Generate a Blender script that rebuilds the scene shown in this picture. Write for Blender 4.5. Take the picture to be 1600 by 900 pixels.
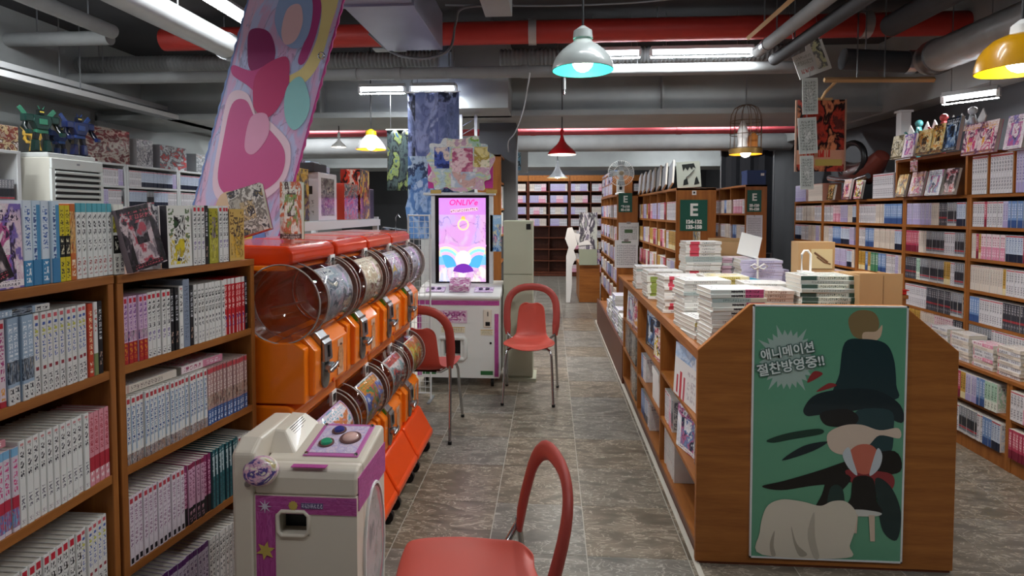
import bpy, bmesh, math, random
from mathutils import Matrix, Vector, Euler
for o in list(bpy.data.objects):
    bpy.data.objects.remove(o)
S = bpy.context.scene
COL = S.collection
PI = math.pi
rnd = random.Random(7)

# ---------------------------------------------------------------- camera
cd = bpy.data.cameras.new('camera')
cam = bpy.data.objects.new('camera', cd)
COL.objects.link(cam)
cam.location = (0, 0, 1.56)
cam.rotation_euler = (PI / 2 - math.atan(35 / 900), 0, math.atan(61 / 900))
cd.sensor_fit = 'HORIZONTAL'
cd.sensor_width = 36
cd.lens = 900 / 1600 * 36
cd.shift_y = -84 / 1600
cd.clip_end = 100
S.camera = cam
# ---------------------------------------------------------------- exposure, world
S.view_settings.view_transform = 'Standard'
S.view_settings.look = 'None'
S.view_settings.gamma = 1
S.view_settings.use_curve_mapping = False
S.view_settings.exposure = 0.38
S.cycles.use_denoising = True
S.cycles.max_bounces = 8
S.cycles.transparent_max_bounces = 12
S.cycles.sample_clamp_indirect = 6
W = bpy.data.worlds.new('world')
S.world = W
W.use_nodes = True
W.node_tree.nodes['Background'].inputs[0].default_value = (0.8, 0.9, 1, 1)
W.node_tree.nodes['Background'].inputs[1].default_value = 0.05
TUBE_W = 21.0      # watts of each fluorescent tube
LAMP_W = 5.0

# ---------------------------------------------------------------- materials
def lin(c):
    if isinstance(c, str):
        c = [int(c[i:i + 2], 16) / 255 for i in (0, 2, 4)]
    return tuple(((x + .055) / 1.055) ** 2.4 if x > .04045 else x / 12.92 for x in c) + (1,)

MATS = {}
def newmat(name):
    m = bpy.data.materials.new(name)
    m.use_nodes = True
    return m, m.node_tree.nodes, m.node_tree.links, m.node_tree.nodes['Principled BSDF']

def setb(b, rough=.5, metal=0, spec=.5, coat=0, trans=0, alpha=1):
    b.inputs['Roughness'].default_value = rough
    b.inputs['Metallic'].default_value = metal
    b.inputs['Specular IOR Level'].default_value = spec
    b.inputs['Coat Weight'].default_value = coat
    b.inputs['Transmission Weight'].default_value = trans
    b.inputs['Alpha'].default_value = alpha

def pm(name, col, rough=.5, metal=0, var=.08, scale=6, spec=.4, coat=0, bump=0, trans=0, alpha=1):
    """plain material with a little noise in its colour"""
    if name in MATS:
        return MATS[name]
    m, N, L, b = newmat(name)
    setb(b, rough, metal, spec, coat, trans, alpha)
    c = lin(col)
    tc = N.new('ShaderNodeTexCoord')
    nz = N.new('ShaderNodeTexNoise')
    nz.inputs['Scale'].default_value = scale
    nz.inputs['Detail'].default_value = 4
    L.new(tc.outputs['Object'], nz.inputs['Vector'])
    mx = N.new('ShaderNodeMix'); mx.data_type = 'RGBA'
    mx.inputs[6].default_value = tuple(x * (1 - var) for x in c[:3]) + (1,)
    mx.inputs[7].default_value = tuple(min(1, x * (1 + var)) for x in c[:3]) + (1,)
    L.new(nz.outputs[0], mx.inputs[0])
    L.new(mx.outputs[2], b.inputs['Base Color'])
    if bump:
        bp = N.new('ShaderNodeBump'); bp.inputs['Strength'].default_value = bump; bp.inputs['Distance'].default_value = .004
        L.new(nz.outputs[0], bp.inputs['Height']); L.new(bp.outputs[0], b.inputs['Normal'])
    MATS[name] = m
    return m

def emat(name, col, power):
    if name in MATS:
        return MATS[name]
    m, N, L, b = newmat(name)
    b.inputs['Base Color'].default_value = lin(col)
    b.inputs['Emission Color'].default_value = lin(col)
    b.inputs['Emission Strength'].default_value = power
    MATS[name] = m
    return m

def wood(name, c1, c2, rough=.42, axis=2):
    """wood laminate: long grain along the object's z (axis 2) or y (axis 1)"""
    if name in MATS:
        return MATS[name]
    m, N, L, b = newmat(name)
    setb(b, rough, spec=.35)
    tc = N.new('ShaderNodeTexCoord'); mp = N.new('ShaderNodeMapping')
    sc = [9, 9, 9]; sc[axis] = .7
    mp.inputs['Scale'].default_value = sc
    n1 = N.new('ShaderNodeTexNoise'); n1.inputs['Scale'].default_value = 3; n1.inputs['Detail'].default_value = 6; n1.inputs['Distortion'].default_value = .6
    n2 = N.new('ShaderNodeTexNoise'); n2.inputs['Scale'].default_value = 22; n2.inputs['Detail'].default_value = 2
    L.new(tc.outputs['Object'], mp.inputs['Vector'])
    L.new(mp.outputs[0], n1.inputs['Vector']); L.new(mp.outputs[0], n2.inputs['Vector'])
    ad = N.new('ShaderNodeMath'); ad.operation = 'MULTIPLY_ADD'; ad.inputs[1].default_value = .35
    L.new(n2.outputs[0], ad.inputs[0]); L.new(n1.outputs[0], ad.inputs[2])
    rp = N.new('ShaderNodeValToRGB')
    rp.color_ramp.elements[0].position = .3; rp.color_ramp.elements[0].color = lin(c1)
    rp.color_ramp.elements[1].position = 1.0; rp.color_ramp.elements[1].color = lin(c2)
    L.new(ad.outputs[0], rp.inputs[0]); L.new(rp.outputs[0], b.inputs['Base Color'])
    MATS[name] = m
    return m

def G(name, ins, outs):
    g = bpy.data.node_groups.new(name, 'ShaderNodeTree')
    for n, t, d in ins:
        s = g.interface.new_socket(n, in_out='INPUT', socket_type=t)
        if d is not None:
            s.default_value = d
    for n, t in outs:
        g.interface.new_socket(n, in_out='OUTPUT', socket_type=t)
    return g, g.nodes, g.links, g.nodes.new('NodeGroupInput'), g.nodes.new('NodeGroupOutput')

F = 'NodeSocketFloat'; CO = 'NodeSocketColor'
def mth(N, L, op, a, b=None):
    n = N.new('ShaderNodeMath'); n.operation = op
    for i, x in enumerate((a, b)):
        if x is None:
            continue
        if isinstance(x, (int, float)):
            n.inputs[i].default_value = x
        else:
            L.new(x, n.inputs[i])
    return n.outputs[0]

# rectangle mask in UV space
g, N, L, gi, go = G('rect', [('u', F, 0), ('v', F, 0), ('u0', F, 0), ('u1', F, 1), ('v0', F, 0), ('v1', F, 1)], [('m', F)])
a = mth(N, L, 'GREATER_THAN', gi.outputs[0], gi.outputs[2]); b_ = mth(N, L, 'LESS_THAN', gi.outputs[0], gi.outputs[3])
c = mth(N, L, 'GREATER_THAN', gi.outputs[1], gi.outputs[4]); d = mth(N, L, 'LESS_THAN', gi.outputs[1], gi.outputs[5])
L.new(mth(N, L, 'MULTIPLY', mth(N, L, 'MULTIPLY', a, b_), mth(N, L, 'MULTIPLY', c, d)), go.inputs[0])
RECT = g
# rows of small printed characters that are too small to read
g, N, L, gi, go = G('glyph', [('u', F, 0), ('v', F, 0), ('M', F, 1), ('N', F, 8), ('seed', F, 0)], [('m', F)])
a = mth(N, L, 'MULTIPLY', gi.outputs[0], gi.outputs[2]); b_ = mth(N, L, 'MULTIPLY', gi.outputs[1], gi.outputs[3])
fa = mth(N, L, 'FRACT', a); fb = mth(N, L, 'FRACT', b_)
ins = mth(N, L, 'MULTIPLY', mth(N, L, 'MULTIPLY', mth(N, L, 'GREATER_THAN', fa, .1), mth(N, L, 'LESS_THAN', fa, .9)),
          mth(N, L, 'MULTIPLY', mth(N, L, 'GREATER_THAN', fb, .1), mth(N, L, 'LESS_THAN', fb, .86)))
cb = N.new('ShaderNodeCombineXYZ')
L.new(mth(N, L, 'MULTIPLY', a, 4.2), cb.inputs[0]); L.new(mth(N, L, 'MULTIPLY', b_, 3.6), cb.inputs[1]); L.new(gi.outputs[4], cb.inputs[2])
nz = N.new('ShaderNodeTexNoise'); nz.inputs['Scale'].default_value = 1; nz.inputs['Detail'].default_value = 1
L.new(cb.outputs[0], nz.inputs['Vector'])
L.new(mth(N, L, 'MULTIPLY', ins, mth(N, L, 'GREATER_THAN', nz.outputs[0], .5)), go.inputs[0])
GLYPH = g
# loose coloured print: blotches of five inks with a lighter mass in the middle
g, N, L, gi, go = G('pic', [('u', F, 0), ('v', F, 0), ('scale', F, 5), ('seed', F, 0)] + [('c%d' % i, CO, (1, 1, 1, 1)) for i in range(5)], [('c', CO)])
cb = N.new('ShaderNodeCombineXYZ')
for i in (0, 1):
    L.new(gi.outputs[i], cb.inputs[i])
L.new(gi.outputs[3], cb.inputs[2])
sc_ = N.new('ShaderNodeVectorMath'); sc_.operation = 'SCALE'; L.new(cb.outputs[0], sc_.inputs[0]); L.new(mth(N, L, 'MULTIPLY', gi.outputs[2], .62), sc_.inputs['Scale'])
nz = N.new('ShaderNodeTexNoise'); nz.inputs['Scale'].default_value = 1; nz.inputs['Detail'].default_value = 4; nz.inputs['Roughness'].default_value = .55; nz.inputs['Distortion'].default_value = .35
L.new(sc_.outputs[0], nz.inputs['Vector'])
val = nz.outputs[0]
prev = gi.outputs[4]
for i, t in ((1, .40), (2, .48), (3, .55), (4, .63)):
    mx = N.new('ShaderNodeMix'); mx.data_type = 'RGBA'
    mr = N.new('ShaderNodeMapRange'); mr.inputs['From Min'].default_value = t - .018; mr.inputs['From Max'].default_value = t + .018; L.new(val, mr.inputs[0])
    L.new(mr.outputs[0], mx.inputs[0]); L.new(prev, mx.inputs[6]); L.new(gi.outputs[4 + i], mx.inputs[7])
    prev = mx.outputs[2]
# fine drawn lines
n2 = N.new('ShaderNodeTexNoise'); n2.inputs['Scale'].default_value = 2.1; n2.inputs['Detail'].default_value = 3; n2.inputs['Distortion'].default_value = .8
L.new(sc_.outputs[0], n2.inputs['Vector'])
ln = mth(N, L, 'LESS_THAN', mth(N, L, 'ABSOLUTE', mth(N, L, 'SUBTRACT', n2.outputs[0], .5)), .012)
mx = N.new('ShaderNodeMix'); mx.data_type = 'RGBA'; mx.blend_type = 'MULTIPLY'
L.new(mth(N, L, 'MULTIPLY', ln, .35), mx.inputs[0]); L.new(prev, mx.inputs[6]); mx.inputs[7].default_value = (.15, .12, .18, 1)
L.new(mx.outputs[2], go.inputs[0])
PIC = g

def printed(name, base, layers, rough=.32, emit=0, coat=0, seedobj=True):
    """flat print on a UV-mapped face. layers, bottom to top:
       ('r',u0,u1,v0,v1,col)  ('g',u0,u1,v0,v1,col,M,N)  ('p',u0,u1,v0,v1,[5 cols],scale)"""
    if name in MATS:
        return MATS[name]
    m, N, L, b = newmat(name)
    setb(b, rough, spec=.4, coat=coat)
    uv = N.new('ShaderNodeUVMap'); sp = N.new('ShaderNodeSeparateXYZ'); L.new(uv.outputs[0], sp.inputs[0])
    U, V = sp.outputs[0], sp.outputs[1]
    sd = None
    if seedobj:
        oi = N.new('ShaderNodeObjectInfo'); sd = mth(N, L, 'MULTIPLY', oi.outputs['Random'], 40)
    rg = N.new('ShaderNodeRGB'); rg.outputs[0].default_value = lin(base)
    prev = rg.outputs[0]
    for k, l in enumerate(layers):
        r = N.new('ShaderNodeGroup'); r.node_tree = RECT
        L.new(U, r.inputs[0]); L.new(V, r.inputs[1])
        for i in range(4):
            r.inputs[2 + i].default_value = l[1 + i]
        mask = r.outputs[0]
        mx = N.new('ShaderNodeMix'); mx.data_type = 'RGBA'
        if l[0] == 'r':
            mx.inputs[7].default_value = lin(l[5])
        elif l[0] == 'g':
            q = N.new('ShaderNodeGroup'); q.node_tree = GLYPH
            L.new(U, q.inputs[0]); L.new(V, q.inputs[1])
            q.inputs[2].default_value = l[6]; q.inputs[3].default_value = l[7]; q.inputs[4].default_value = k * 3.7 + len(name)
            mask = mth(N, L, 'MULTIPLY', mask, q.outputs[0])
            mx.inputs[7].default_value = lin(l[5])
        else:
            q = N.new('ShaderNodeGroup'); q.node_tree = PIC
            L.new(U, q.inputs[0]); L.new(V, q.inputs[1]); q.inputs[2].default_value = l[6]
            if sd is not None:
                L.new(sd, q.inputs[3])
            else:
                q.inputs[3].default_value = k * 2.3 + len(name)
            for i in range(5):
                q.inputs[4 + i].default_value = lin(l[5][i % len(l[5])])
            L.new(q.outputs[0], mx.inputs[7])
        L.new(mask, mx.inputs[0]); L.new(prev, mx.inputs[6])
        prev = mx.outputs[2]
    L.new(prev, b.inputs['Base Color'])
    if emit:
        L.new(prev, b.inputs['Emission Color']); b.inputs['Emission Strength'].default_value = emit
    MATS[name] = m
    return m

# ---------------------------------------------------------------- mesh builder
QUV = ((0, 0), (1, 0), (1, 1), (0, 1))
class MB:
    def __init__(s):
        s.v = []; s.f = []; s.m = []; s.uv = []
    def face(s, pts, mat=0, uv=None):
        i = len(s.v); s.v += [tuple(p) for p in pts]
        n = len(pts)
        s.f.append(tuple(range(i, i + n))); s.m.append(mat)
        s.uv.append(uv or (QUV if n == 4 else [(0, 0)] * n))
        return s
    def poly(s, verts, faces, mat=0, uvs=None):
        i = len(s.v); s.v += [tuple(p) for p in verts]
        for k, f in enumerate(faces):
            s.f.append(tuple(i + j for j in f)); s.m.append(mat)
            s.uv.append(uvs[k] if uvs else (QUV if len(f) == 4 else [(0, 0)] * len(f)))
        return s
    def box(s, x0, x1, y0, y1, z0, z1, mat=0, M=None):
        v = [(x0, y0, z0), (x1, y0, z0), (x1, y1, z0), (x0, y1, z0), (x0, y0, z1), (x1, y0, z1), (x1, y1, z1), (x0, y1, z1)]
        if M is not None:
            v = [tuple(M @ Vector(p)) for p in v]
        # -y, +x, +y, -x, top, bottom; each with UV u to the viewer's right, v up
        return s.poly(v, [(0, 1, 5, 4), (1, 2, 6, 5), (2, 3, 7, 6), (3, 0, 4, 7), (4, 5, 6, 7), (3, 2, 1, 0)], mat)
    def prism(s, poly, a0, a1, axis='y', mat=0, M=None, capmat=None):
        """poly of 2-D points swept along axis. axis y: points (x,z); axis x: (y,z); axis z: (x,y)"""
        def P(p, a):
            q = {'y': (p[0], a, p[1]), 'x': (a, p[0], p[1]), 'z': (p[0], p[1], a)}[axis]
            return tuple(M @ Vector(q)) if M is not None else q
        n = len(poly)
        ar = sum(poly[i][0] * poly[(i + 1) % n][1] - poly[(i + 1) % n][0] * poly[i][1] for i in range(n))
        flip = (ar < 0) != (axis == 'y')
        if flip:
            poly = poly[::-1]
        xs = [p[0] for p in poly]; ys = [p[1] for p in poly]
        w = max(xs) - min(xs) or 1; h = max(ys) - min(ys) or 1
        uvp = [((p[0] - min(xs)) / w, (p[1] - min(ys)) / h) for p in poly]
        v = [P(p, a0) for p in poly] + [P(p, a1) for p in poly]
        f = [(i, (i + 1) % n, n + (i + 1) % n, n + i) for i in range(n)]
        s.poly(v, f, mat)
        cm = mat if capmat is None else capmat
        s.poly(v, [tuple(range(n - 1, -1, -1)), tuple(range(n, 2 * n))], cm, [uvp[::-1], uvp])
        return s
    def lathe(s, prof, seg=24, mat=0, M=None, a0=0, a1=2 * PI):
        """prof: (r,z) from bottom to top, outside facing out"""
        full = abs(a1 - a0 - 2 * PI) < 1e-6
        n = seg if full else seg + 1
        v = []
        for r, z in prof:
            for k in range(n):
                t = a0 + (a1 - a0) * k / seg
                p = Vector((max(r, 1e-5) * math.cos(t), max(r, 1e-5) * math.sin(t), z))
                v.append(tuple(M @ p) if M is not None else tuple(p))
        f = []; uv = []
        for i in range(len(prof) - 1):
            for k in range(seg):
                k2 = (k + 1) % n
                f.append((i * n + k, i * n + k2, (i + 1) * n + k2, (i + 1) * n + k))
                u0, u1 = k / seg, (k + 1) / seg; w0, w1 = i / (len(prof) - 1), (i + 1) / (len(prof) - 1)
                uv.append(((u0, w0), (u1, w0), (u1, w1), (u0, w1)))
        return s.poly(v, f, mat, uv)
    def cyl(s, p0, p1, r, seg=12, mat=0, r1=None, caps=True):
        p0 = Vector(p0); p1 = Vector(p1); d = p1 - p0
        M = Matrix.Translation(p0) @ d.to_track_quat('Z', 'Y').to_matrix().to_4x4()
        h = d.length; r1 = r if r1 is None else r1
        pr = [(r, 0), (r1, h)]
        if caps:
            pr = [(0, 0)] + pr + [(0, h)]
        return s.lathe(pr, seg, mat, M)
    def tube(s, pts, r, seg=8, mat=0, flat=None, upv=(0, 0, 1)):
        """swept tube; r float or list; flat=(ra,rb) gives an oval/strap section"""
        pts = [Vector(p) for p in pts]; n = len(pts); v = []
        ref = Vector(upv)
        for i, p in enumerate(pts):
            t = (pts[min(i + 1, n - 1)] - pts[max(i - 1, 0)]).normalized()
            a = t.cross(ref)
            if a.length < 1e-3:
                a = t.cross(Vector((1, 0, 0)))
            a.normalize(); b = a.cross(t)
            ra = r[i] if isinstance(r, (list, tuple)) else r
            fa, fb = (flat[0], flat[1]) if flat else (1, 1)
            for k in range(seg):
                th = 2 * PI * k / seg
                v.append(p + a * math.cos(th) * ra * fa + b * math.sin(th) * ra * fb)
        f = [(i * seg + k, i * seg + (k + 1) % seg, (i + 1) * seg + (k + 1) % seg, (i + 1) * seg + k) for i in range(n - 1) for k in range(seg)]
        s.poly(v, f, mat)
        s.poly(v[:seg], [tuple(range(seg - 1, -1, -1))], mat); s.poly(v[-seg:], [tuple(range(seg))], mat)
        return s
    def sphere(s, c, r, mat=0, seg=16, ring=10, sc=(1, 1, 1)):
        M = Matrix.Translation(Vector(c)) @ Matrix.Diagonal((*sc, 1))
        pr = [(r * math.sin(PI * i / ring), -r * math.cos(PI * i / ring)) for i in range(ring + 1)]
        return s.lathe(pr, seg, mat, M)
    def mesh(s, name, mats, smooth=None, weld=False):
        me = bpy.data.meshes.new(name)
        me.from_pydata(s.v, [], s.f)
        for m in (mats if isinstance(mats, (list, tuple)) else [mats]):
            me.materials.append(m)
        me.polygons.foreach_set('material_index', s.m)
        ul = me.uv_layers.new(name='UVMap')
        flat = [c for u in s.uv for p in u for c in p]
        ul.data.foreach_set('uv', flat)
        if smooth is not None:
            bm = bmesh.new(); bm.from_mesh(me)
            bmesh.ops.remove_doubles(bm, verts=bm.verts, dist=1e-5)
            bm.to_mesh(me); bm.free()
            me.polygons.foreach_set('use_smooth', [True] * len(me.polygons))
            me.set_sharp_from_angle(angle=math.radians(smooth))
        me.update()
        return me

def link(name, data, parent=None, loc=None, rot=None):
    o = bpy.data.objects.new(name, data)
    COL.objects.link(o)
    if parent is not None:
        o.parent = parent
    if loc is not None:
        o.location = loc
    if rot is not None:
        o.rotation_euler = rot
    return o

def tag(o, label=None, cat=None, group=None, kind=None):
    if label: o['label'] = label
    if cat: o['category'] = cat
    if group: o['group'] = group
    if kind: o['kind'] = kind
    return o

def thing(name, label, cat, loc=(0, 0, 0), rz=0, group=None):
    return tag(link(name, None, None, loc, (0, 0, rz)), label, cat, group)

def part(name, mb, mats, parent=None, smooth=None, bevel=0, loc=None, rot=None, label=None, seg=2):
    o = link(name, mb.mesh(name, mats, smooth), parent, loc, rot)
    if bevel:
        md = o.modifiers.new('bevel', 'BEVEL'); md.width = bevel; md.segments = seg; md.limit_method = 'ANGLE'; md.angle_limit = math.radians(40)
        if smooth is None:
            bm = bmesh.new(); bm.from_mesh(o.data); bmesh.ops.remove_doubles(bm, verts=bm.verts, dist=1e-5); bm.to_mesh(o.data); bm.free()
    if label: o['label'] = label
    return o

def setting(name, mb, mats, parent=None, smooth=None):
    o = link(name, mb.mesh(name, mats, smooth), parent)
    if parent is None:
        o['kind'] = 'structure'
    return o

def B(*a, mat=0):
    return MB().box(*a, mat=mat)

def copy_thing(src, loc, rz=None, label=None, group=None):
    r = src.copy(); COL.objects.link(r); r.location = loc
    if rz is not None: r.rotation_euler = (0, 0, rz)
    if label: r['label'] = label
    if group: r['group'] = group
    for ch in list(src.children):
        c = ch.copy(); COL.objects.link(c); c.parent = r
        for g in list(ch.children):
            d = g.copy(); COL.objects.link(d); d.parent = c
    return r

def text(name, body, size, mat, parent, loc, rot, extrude=.0006, align='CENTER', bold=0, shear=0):
    """lettering as a mesh"""
    cu = bpy.data.curves.new(name, 'FONT')
    cu.body = body; cu.size = size; cu.extrude = extrude; cu.align_x = align; cu.align_y = 'CENTER'; cu.offset = bold; cu.shear = shear; cu.resolution_u = 3
    o = bpy.data.objects.new(name, cu); COL.objects.link(o)
    dg = bpy.context.evaluated_depsgraph_get(); dg.update()
    me = bpy.data.meshes.new_from_object(o.evaluated_get(dg))
    bpy.data.objects.remove(o); bpy.data.curves.remove(cu)
    me.materials.clear(); me.materials.append(mat); me.name = name
    return link(name, me, parent, loc, rot)

ONES = 'zeroth first second third fourth fifth sixth seventh eighth ninth tenth eleventh twelfth thirteenth fourteenth fifteenth sixteenth seventeenth eighteenth nineteenth'.split()
def ordi(n):
    if n < 20: return ONES[n]
    t = {2: 'twent', 3: 'thirt', 4: 'fort', 5: 'fift'}[n // 10]
    return t + 'ieth' if n % 10 == 0 else t + 'y-' + ONES[n % 10]

# ---------------------------------------------------------------- palette of common materials
WOOD = wood('orange_brown_wood', '7c461d', 'ae6e34')
WOODY = wood('orange_brown_wood_long', '7c461d', 'ae6e34', axis=1)
WOODX = wood('orange_brown_wood_wide', '7c461d', 'ae6e34', axis=0)
WOODD = wood('red_brown_wood', '4f2818', '6a3522')
CHROME = pm('chrome', 'b9b9bb', .18, 1, .03)
STEEL = pm('brushed_steel', 'a8aaad', .35, 1, .1)
BLACK = pm('black_plastic', '151517', .4, 0, .1)
WHITEP = pm('white_plastic', 'e4e4e0', .32, 0, .03)
CREAM = pm('cream_plastic', 'dcd2c2', .3, 0, .04, coat=.2)
PAPER = pm('white_paper', 'e9e7e4', .7, 0, .04)
PAGES = pm('page_edges', 'c9c3b8', .85, 0, .12, 160)
CARD = pm('brown_cardboard', 'b08d63', .8, 0, .08, 9)
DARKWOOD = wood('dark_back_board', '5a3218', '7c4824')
WMETAL = pm('white_painted_metal', 'd6d8d8', .35, 0, .05)
GREYM = pm('grey_painted_metal', '8d9094', .4, .2, .1)
PINK = pm('magenta_print', 'b8479b', .35, 0, .12, 20)
# ================================================================ the room
X0, X1, Y0, Y1, HC = -5.3, 3.75, -3.2, 14.3, 3.36
CONC = pm('dirty_concrete', '66686a', .85, 0, .3, 2.5, bump=.3)
SLAB = pm('dark_slab', '46474a', .9, 0, .35, 1.5, bump=.4)
BEAMM = pm('painted_beam', '9fa3a2', .7, 0, .28, 2.2)
WALLM = pm('dull_white_wall', 'a3a5a3', .8, 0, .1, 1.5)
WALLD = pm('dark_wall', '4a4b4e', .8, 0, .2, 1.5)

def tile_mat(name, body, vein, warm, joint=False):
    m, N, L, b = newmat(name); setb(b, .3, spec=.4)
    tc = N.new('ShaderNodeTexCoord'); oi = N.new('ShaderNodeObjectInfo')
    off = N.new('ShaderNodeVectorMath'); off.operation = 'MULTIPLY_ADD'; off.inputs[1].default_value = (9, 5, 3)
    cb = N.new('ShaderNodeCombineXYZ')
    for i in range(3): L.new(oi.outputs['Random'], cb.inputs[i])
    L.new(cb.outputs[0], off.inputs[0]); L.new(tc.outputs['Object'], off.inputs[2])
    P = off.outputs[0]
    mp = N.new('ShaderNodeMapping'); mp.inputs['Rotation'].default_value = (0, 0, .75); mp.inputs['Scale'].default_value = (1, 2.6, 1); L.new(P, mp.inputs['Vector'])
    n1 = N.new('ShaderNodeTexNoise'); n1.inputs['Scale'].default_value = 4; n1.inputs['Detail'].default_value = 7; n1.inputs['Distortion'].default_value = 1.3; L.new(mp.outputs[0], n1.inputs['Vector'])
    n2 = N.new('ShaderNodeTexNoise'); n2.inputs['Scale'].default_value = 6; n2.inputs['Detail'].default_value = 5; n2.inputs['Distortion'].default_value = 2.6; L.new(mp.outputs[0], n2.inputs['Vector'])
    r1 = N.new('ShaderNodeValToRGB'); r1.color_ramp.elements[0].position = .3; r1.color_ramp.elements[0].color = lin(body); r1.color_ramp.elements[1].position = .72; r1.color_ramp.elements[1].color = lin(warm); L.new(n1.outputs[0], r1.inputs[0])
    v = mth(N, L, 'ABSOLUTE', mth(N, L, 'SUBTRACT', n2.outputs[0], .5))
    vm = mth(N, L, 'MULTIPLY', mth(N, L, 'SUBTRACT', 1, mth(N, L, 'MULTIPLY', v, 34)), .85)
    cl = N.new('ShaderNodeClamp'); L.new(vm, cl.inputs[0])
    fac = mth(N, L, 'MULTIPLY', cl.outputs[0], mth(N, L, 'GREATER_THAN', n1.outputs[0], .44))
    mx = N.new('ShaderNodeMix'); mx.data_type = 'RGBA'; L.new(fac, mx.inputs[0]); L.new(r1.outputs[0], mx.inputs[6]); mx.inputs[7].default_value = lin(vein)
    out = mx.outputs[2]
    if joint:
        bk = N.new('ShaderNodeTexBrick'); bk.offset = 0; bk.inputs['Scale'].default_value = 1; bk.inputs['Mortar Size'].default_value = .004
        bk.inputs['Brick Width'].default_value = .4525; bk.inputs['Row Height'].default_value = .4525
        ad = N.new('ShaderNodeVectorMath'); ad.inputs[1].default_value = (.739 + .4525 * 20, -2.57 + .4525 * 20, 0); L.new(tc.outputs['Object'], ad.inputs[0]); L.new(ad.outputs[0], bk.inputs['Vector'])
        m2 = N.new('ShaderNodeMix'); m2.data_type = 'RGBA'; L.new(bk.outputs['Fac'], m2.inputs[0]); L.new(out, m2.inputs[6]); m2.inputs[7].default_value = lin('aaa59b')
        out = m2.outputs[2]
    L.new(out, b.inputs['Base Color'])
    MATS[name] = m
    return m
TILES = [tile_mat('stone_tile_warm', '5e5548', 'bdb09d', '877a69'), tile_mat('stone_tile_grey', '5d574c', 'b8ae9f', '83796b'), tile_mat('stone_tile_cool', '5f5b54', 'b6afa4', '827c72')]
FARTILE = tile_mat('stone_tile_far', '5b5850', 'b0aa9f', '7a756c', True)
GROUT = pm('pale_grout', 'b3ad a2'.replace(' ', ''), .8, 0, .1, 20)

floor = setting('floor', B(X0, X1, Y0, Y1, -.12, -.0075), [FARTILE])
setting('grout_bed', B(-.739 - 3 * .4525, -.739 + 9 * .4525, 2.57 - 5 * .4525, 2.57 + 14 * .4525, -.0075, -.0015), [GROUT], floor)
TS = .4525
tmesh = []
for m in TILES:
    b_ = MB(); h = TS / 2 - .0022
    b_.box(-h, h, -h, h, -.004, 0)
    tmesh.append(b_.mesh('tile', [m]))
n = 0
for i in range(-3, 9):
    for j in range(-5, 14):
        cx, cy = -.739 + (i + .5) * TS, 2.57 + (j + .5) * TS
        # only where the floor can be seen between the furniture
        vis = (-1.2 < cx < .9) or (cx > 1.5 and cy < 5.2) or (cy < 2.5 and cx > -1.2)
        if vis and cy > .6:
            link('tile', rnd.choice(tmesh), floor, (cx, cy, rnd.uniform(-.0004, .0004)), (0, 0, rnd.choice([0, PI])))
part('threshold_strip', B(.636, .66, .3, 8.3, -.002, .0035), [pm('pale_strip', 'c9c4b8', .4)], floor)
setting('wall_left', B(X0 - .2, X0, Y0, Y1, 0, HC), [WALLM])
setting('wall_right', B(X1, X1 + .2, Y0, Y1, 0, HC), [WALLD])
setting('wall_back', B(X0 - .2, X1 + .2, Y1, Y1 + .2, 0, HC), [WALLD])
setting('wall_front', B(X0 - .2, X1 + .2, Y0 - .2, Y0, 0, HC), [WALLM])
ceiling = setting('ceiling', B(X0 - .2, X1 + .2, Y0 - .2, Y1 + .2, HC, HC + .25), [SLAB])
# beams across the shop, with the lighter flange on their lower edge
def beam(y0, y1, z0, lip=.1, x0=X0, x1=X1):
    b = MB(); b.box(x0, x1, y0, y1, z0 + .06, HC); b.box(x0, x1, y0 - lip, y1 + lip, z0, z0 + .06)
    setting('beam', b, [BEAMM], ceiling)
beam(6.5, 7.3, 2.62)
beam(11.2, 12.0, 2.42)
beam(1.2, 1.9, 2.95, .04)
setting('beam', B(X0, X0 + .5, Y0, Y1, 2.75, HC + .01), [BEAMM], ceiling)
setting('beam', B(3.5, X1, Y0, Y1, 2.6, HC + .01), [BEAMM], ceiling)
setting('beam', B(-1.02, -.44, 5.9, 6.5, 2.62, HC + .01), [BEAMM], ceiling)
for x in (-2.6, -.45, 1.2):
    setting('stiffener', B(x, x + .015, 6.38, 6.5, 2.68, HC), [BEAMM], ceiling)
# concrete columns
setting('column', B(2.85, 3.25, 9.2, 9.6, 0, HC), [pm('black_column', '222326', .8)], ceiling)
setting('column', B(-.86, -.42, 6.9, 7.3, 0, 2.62), [CONC], ceiling)

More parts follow.
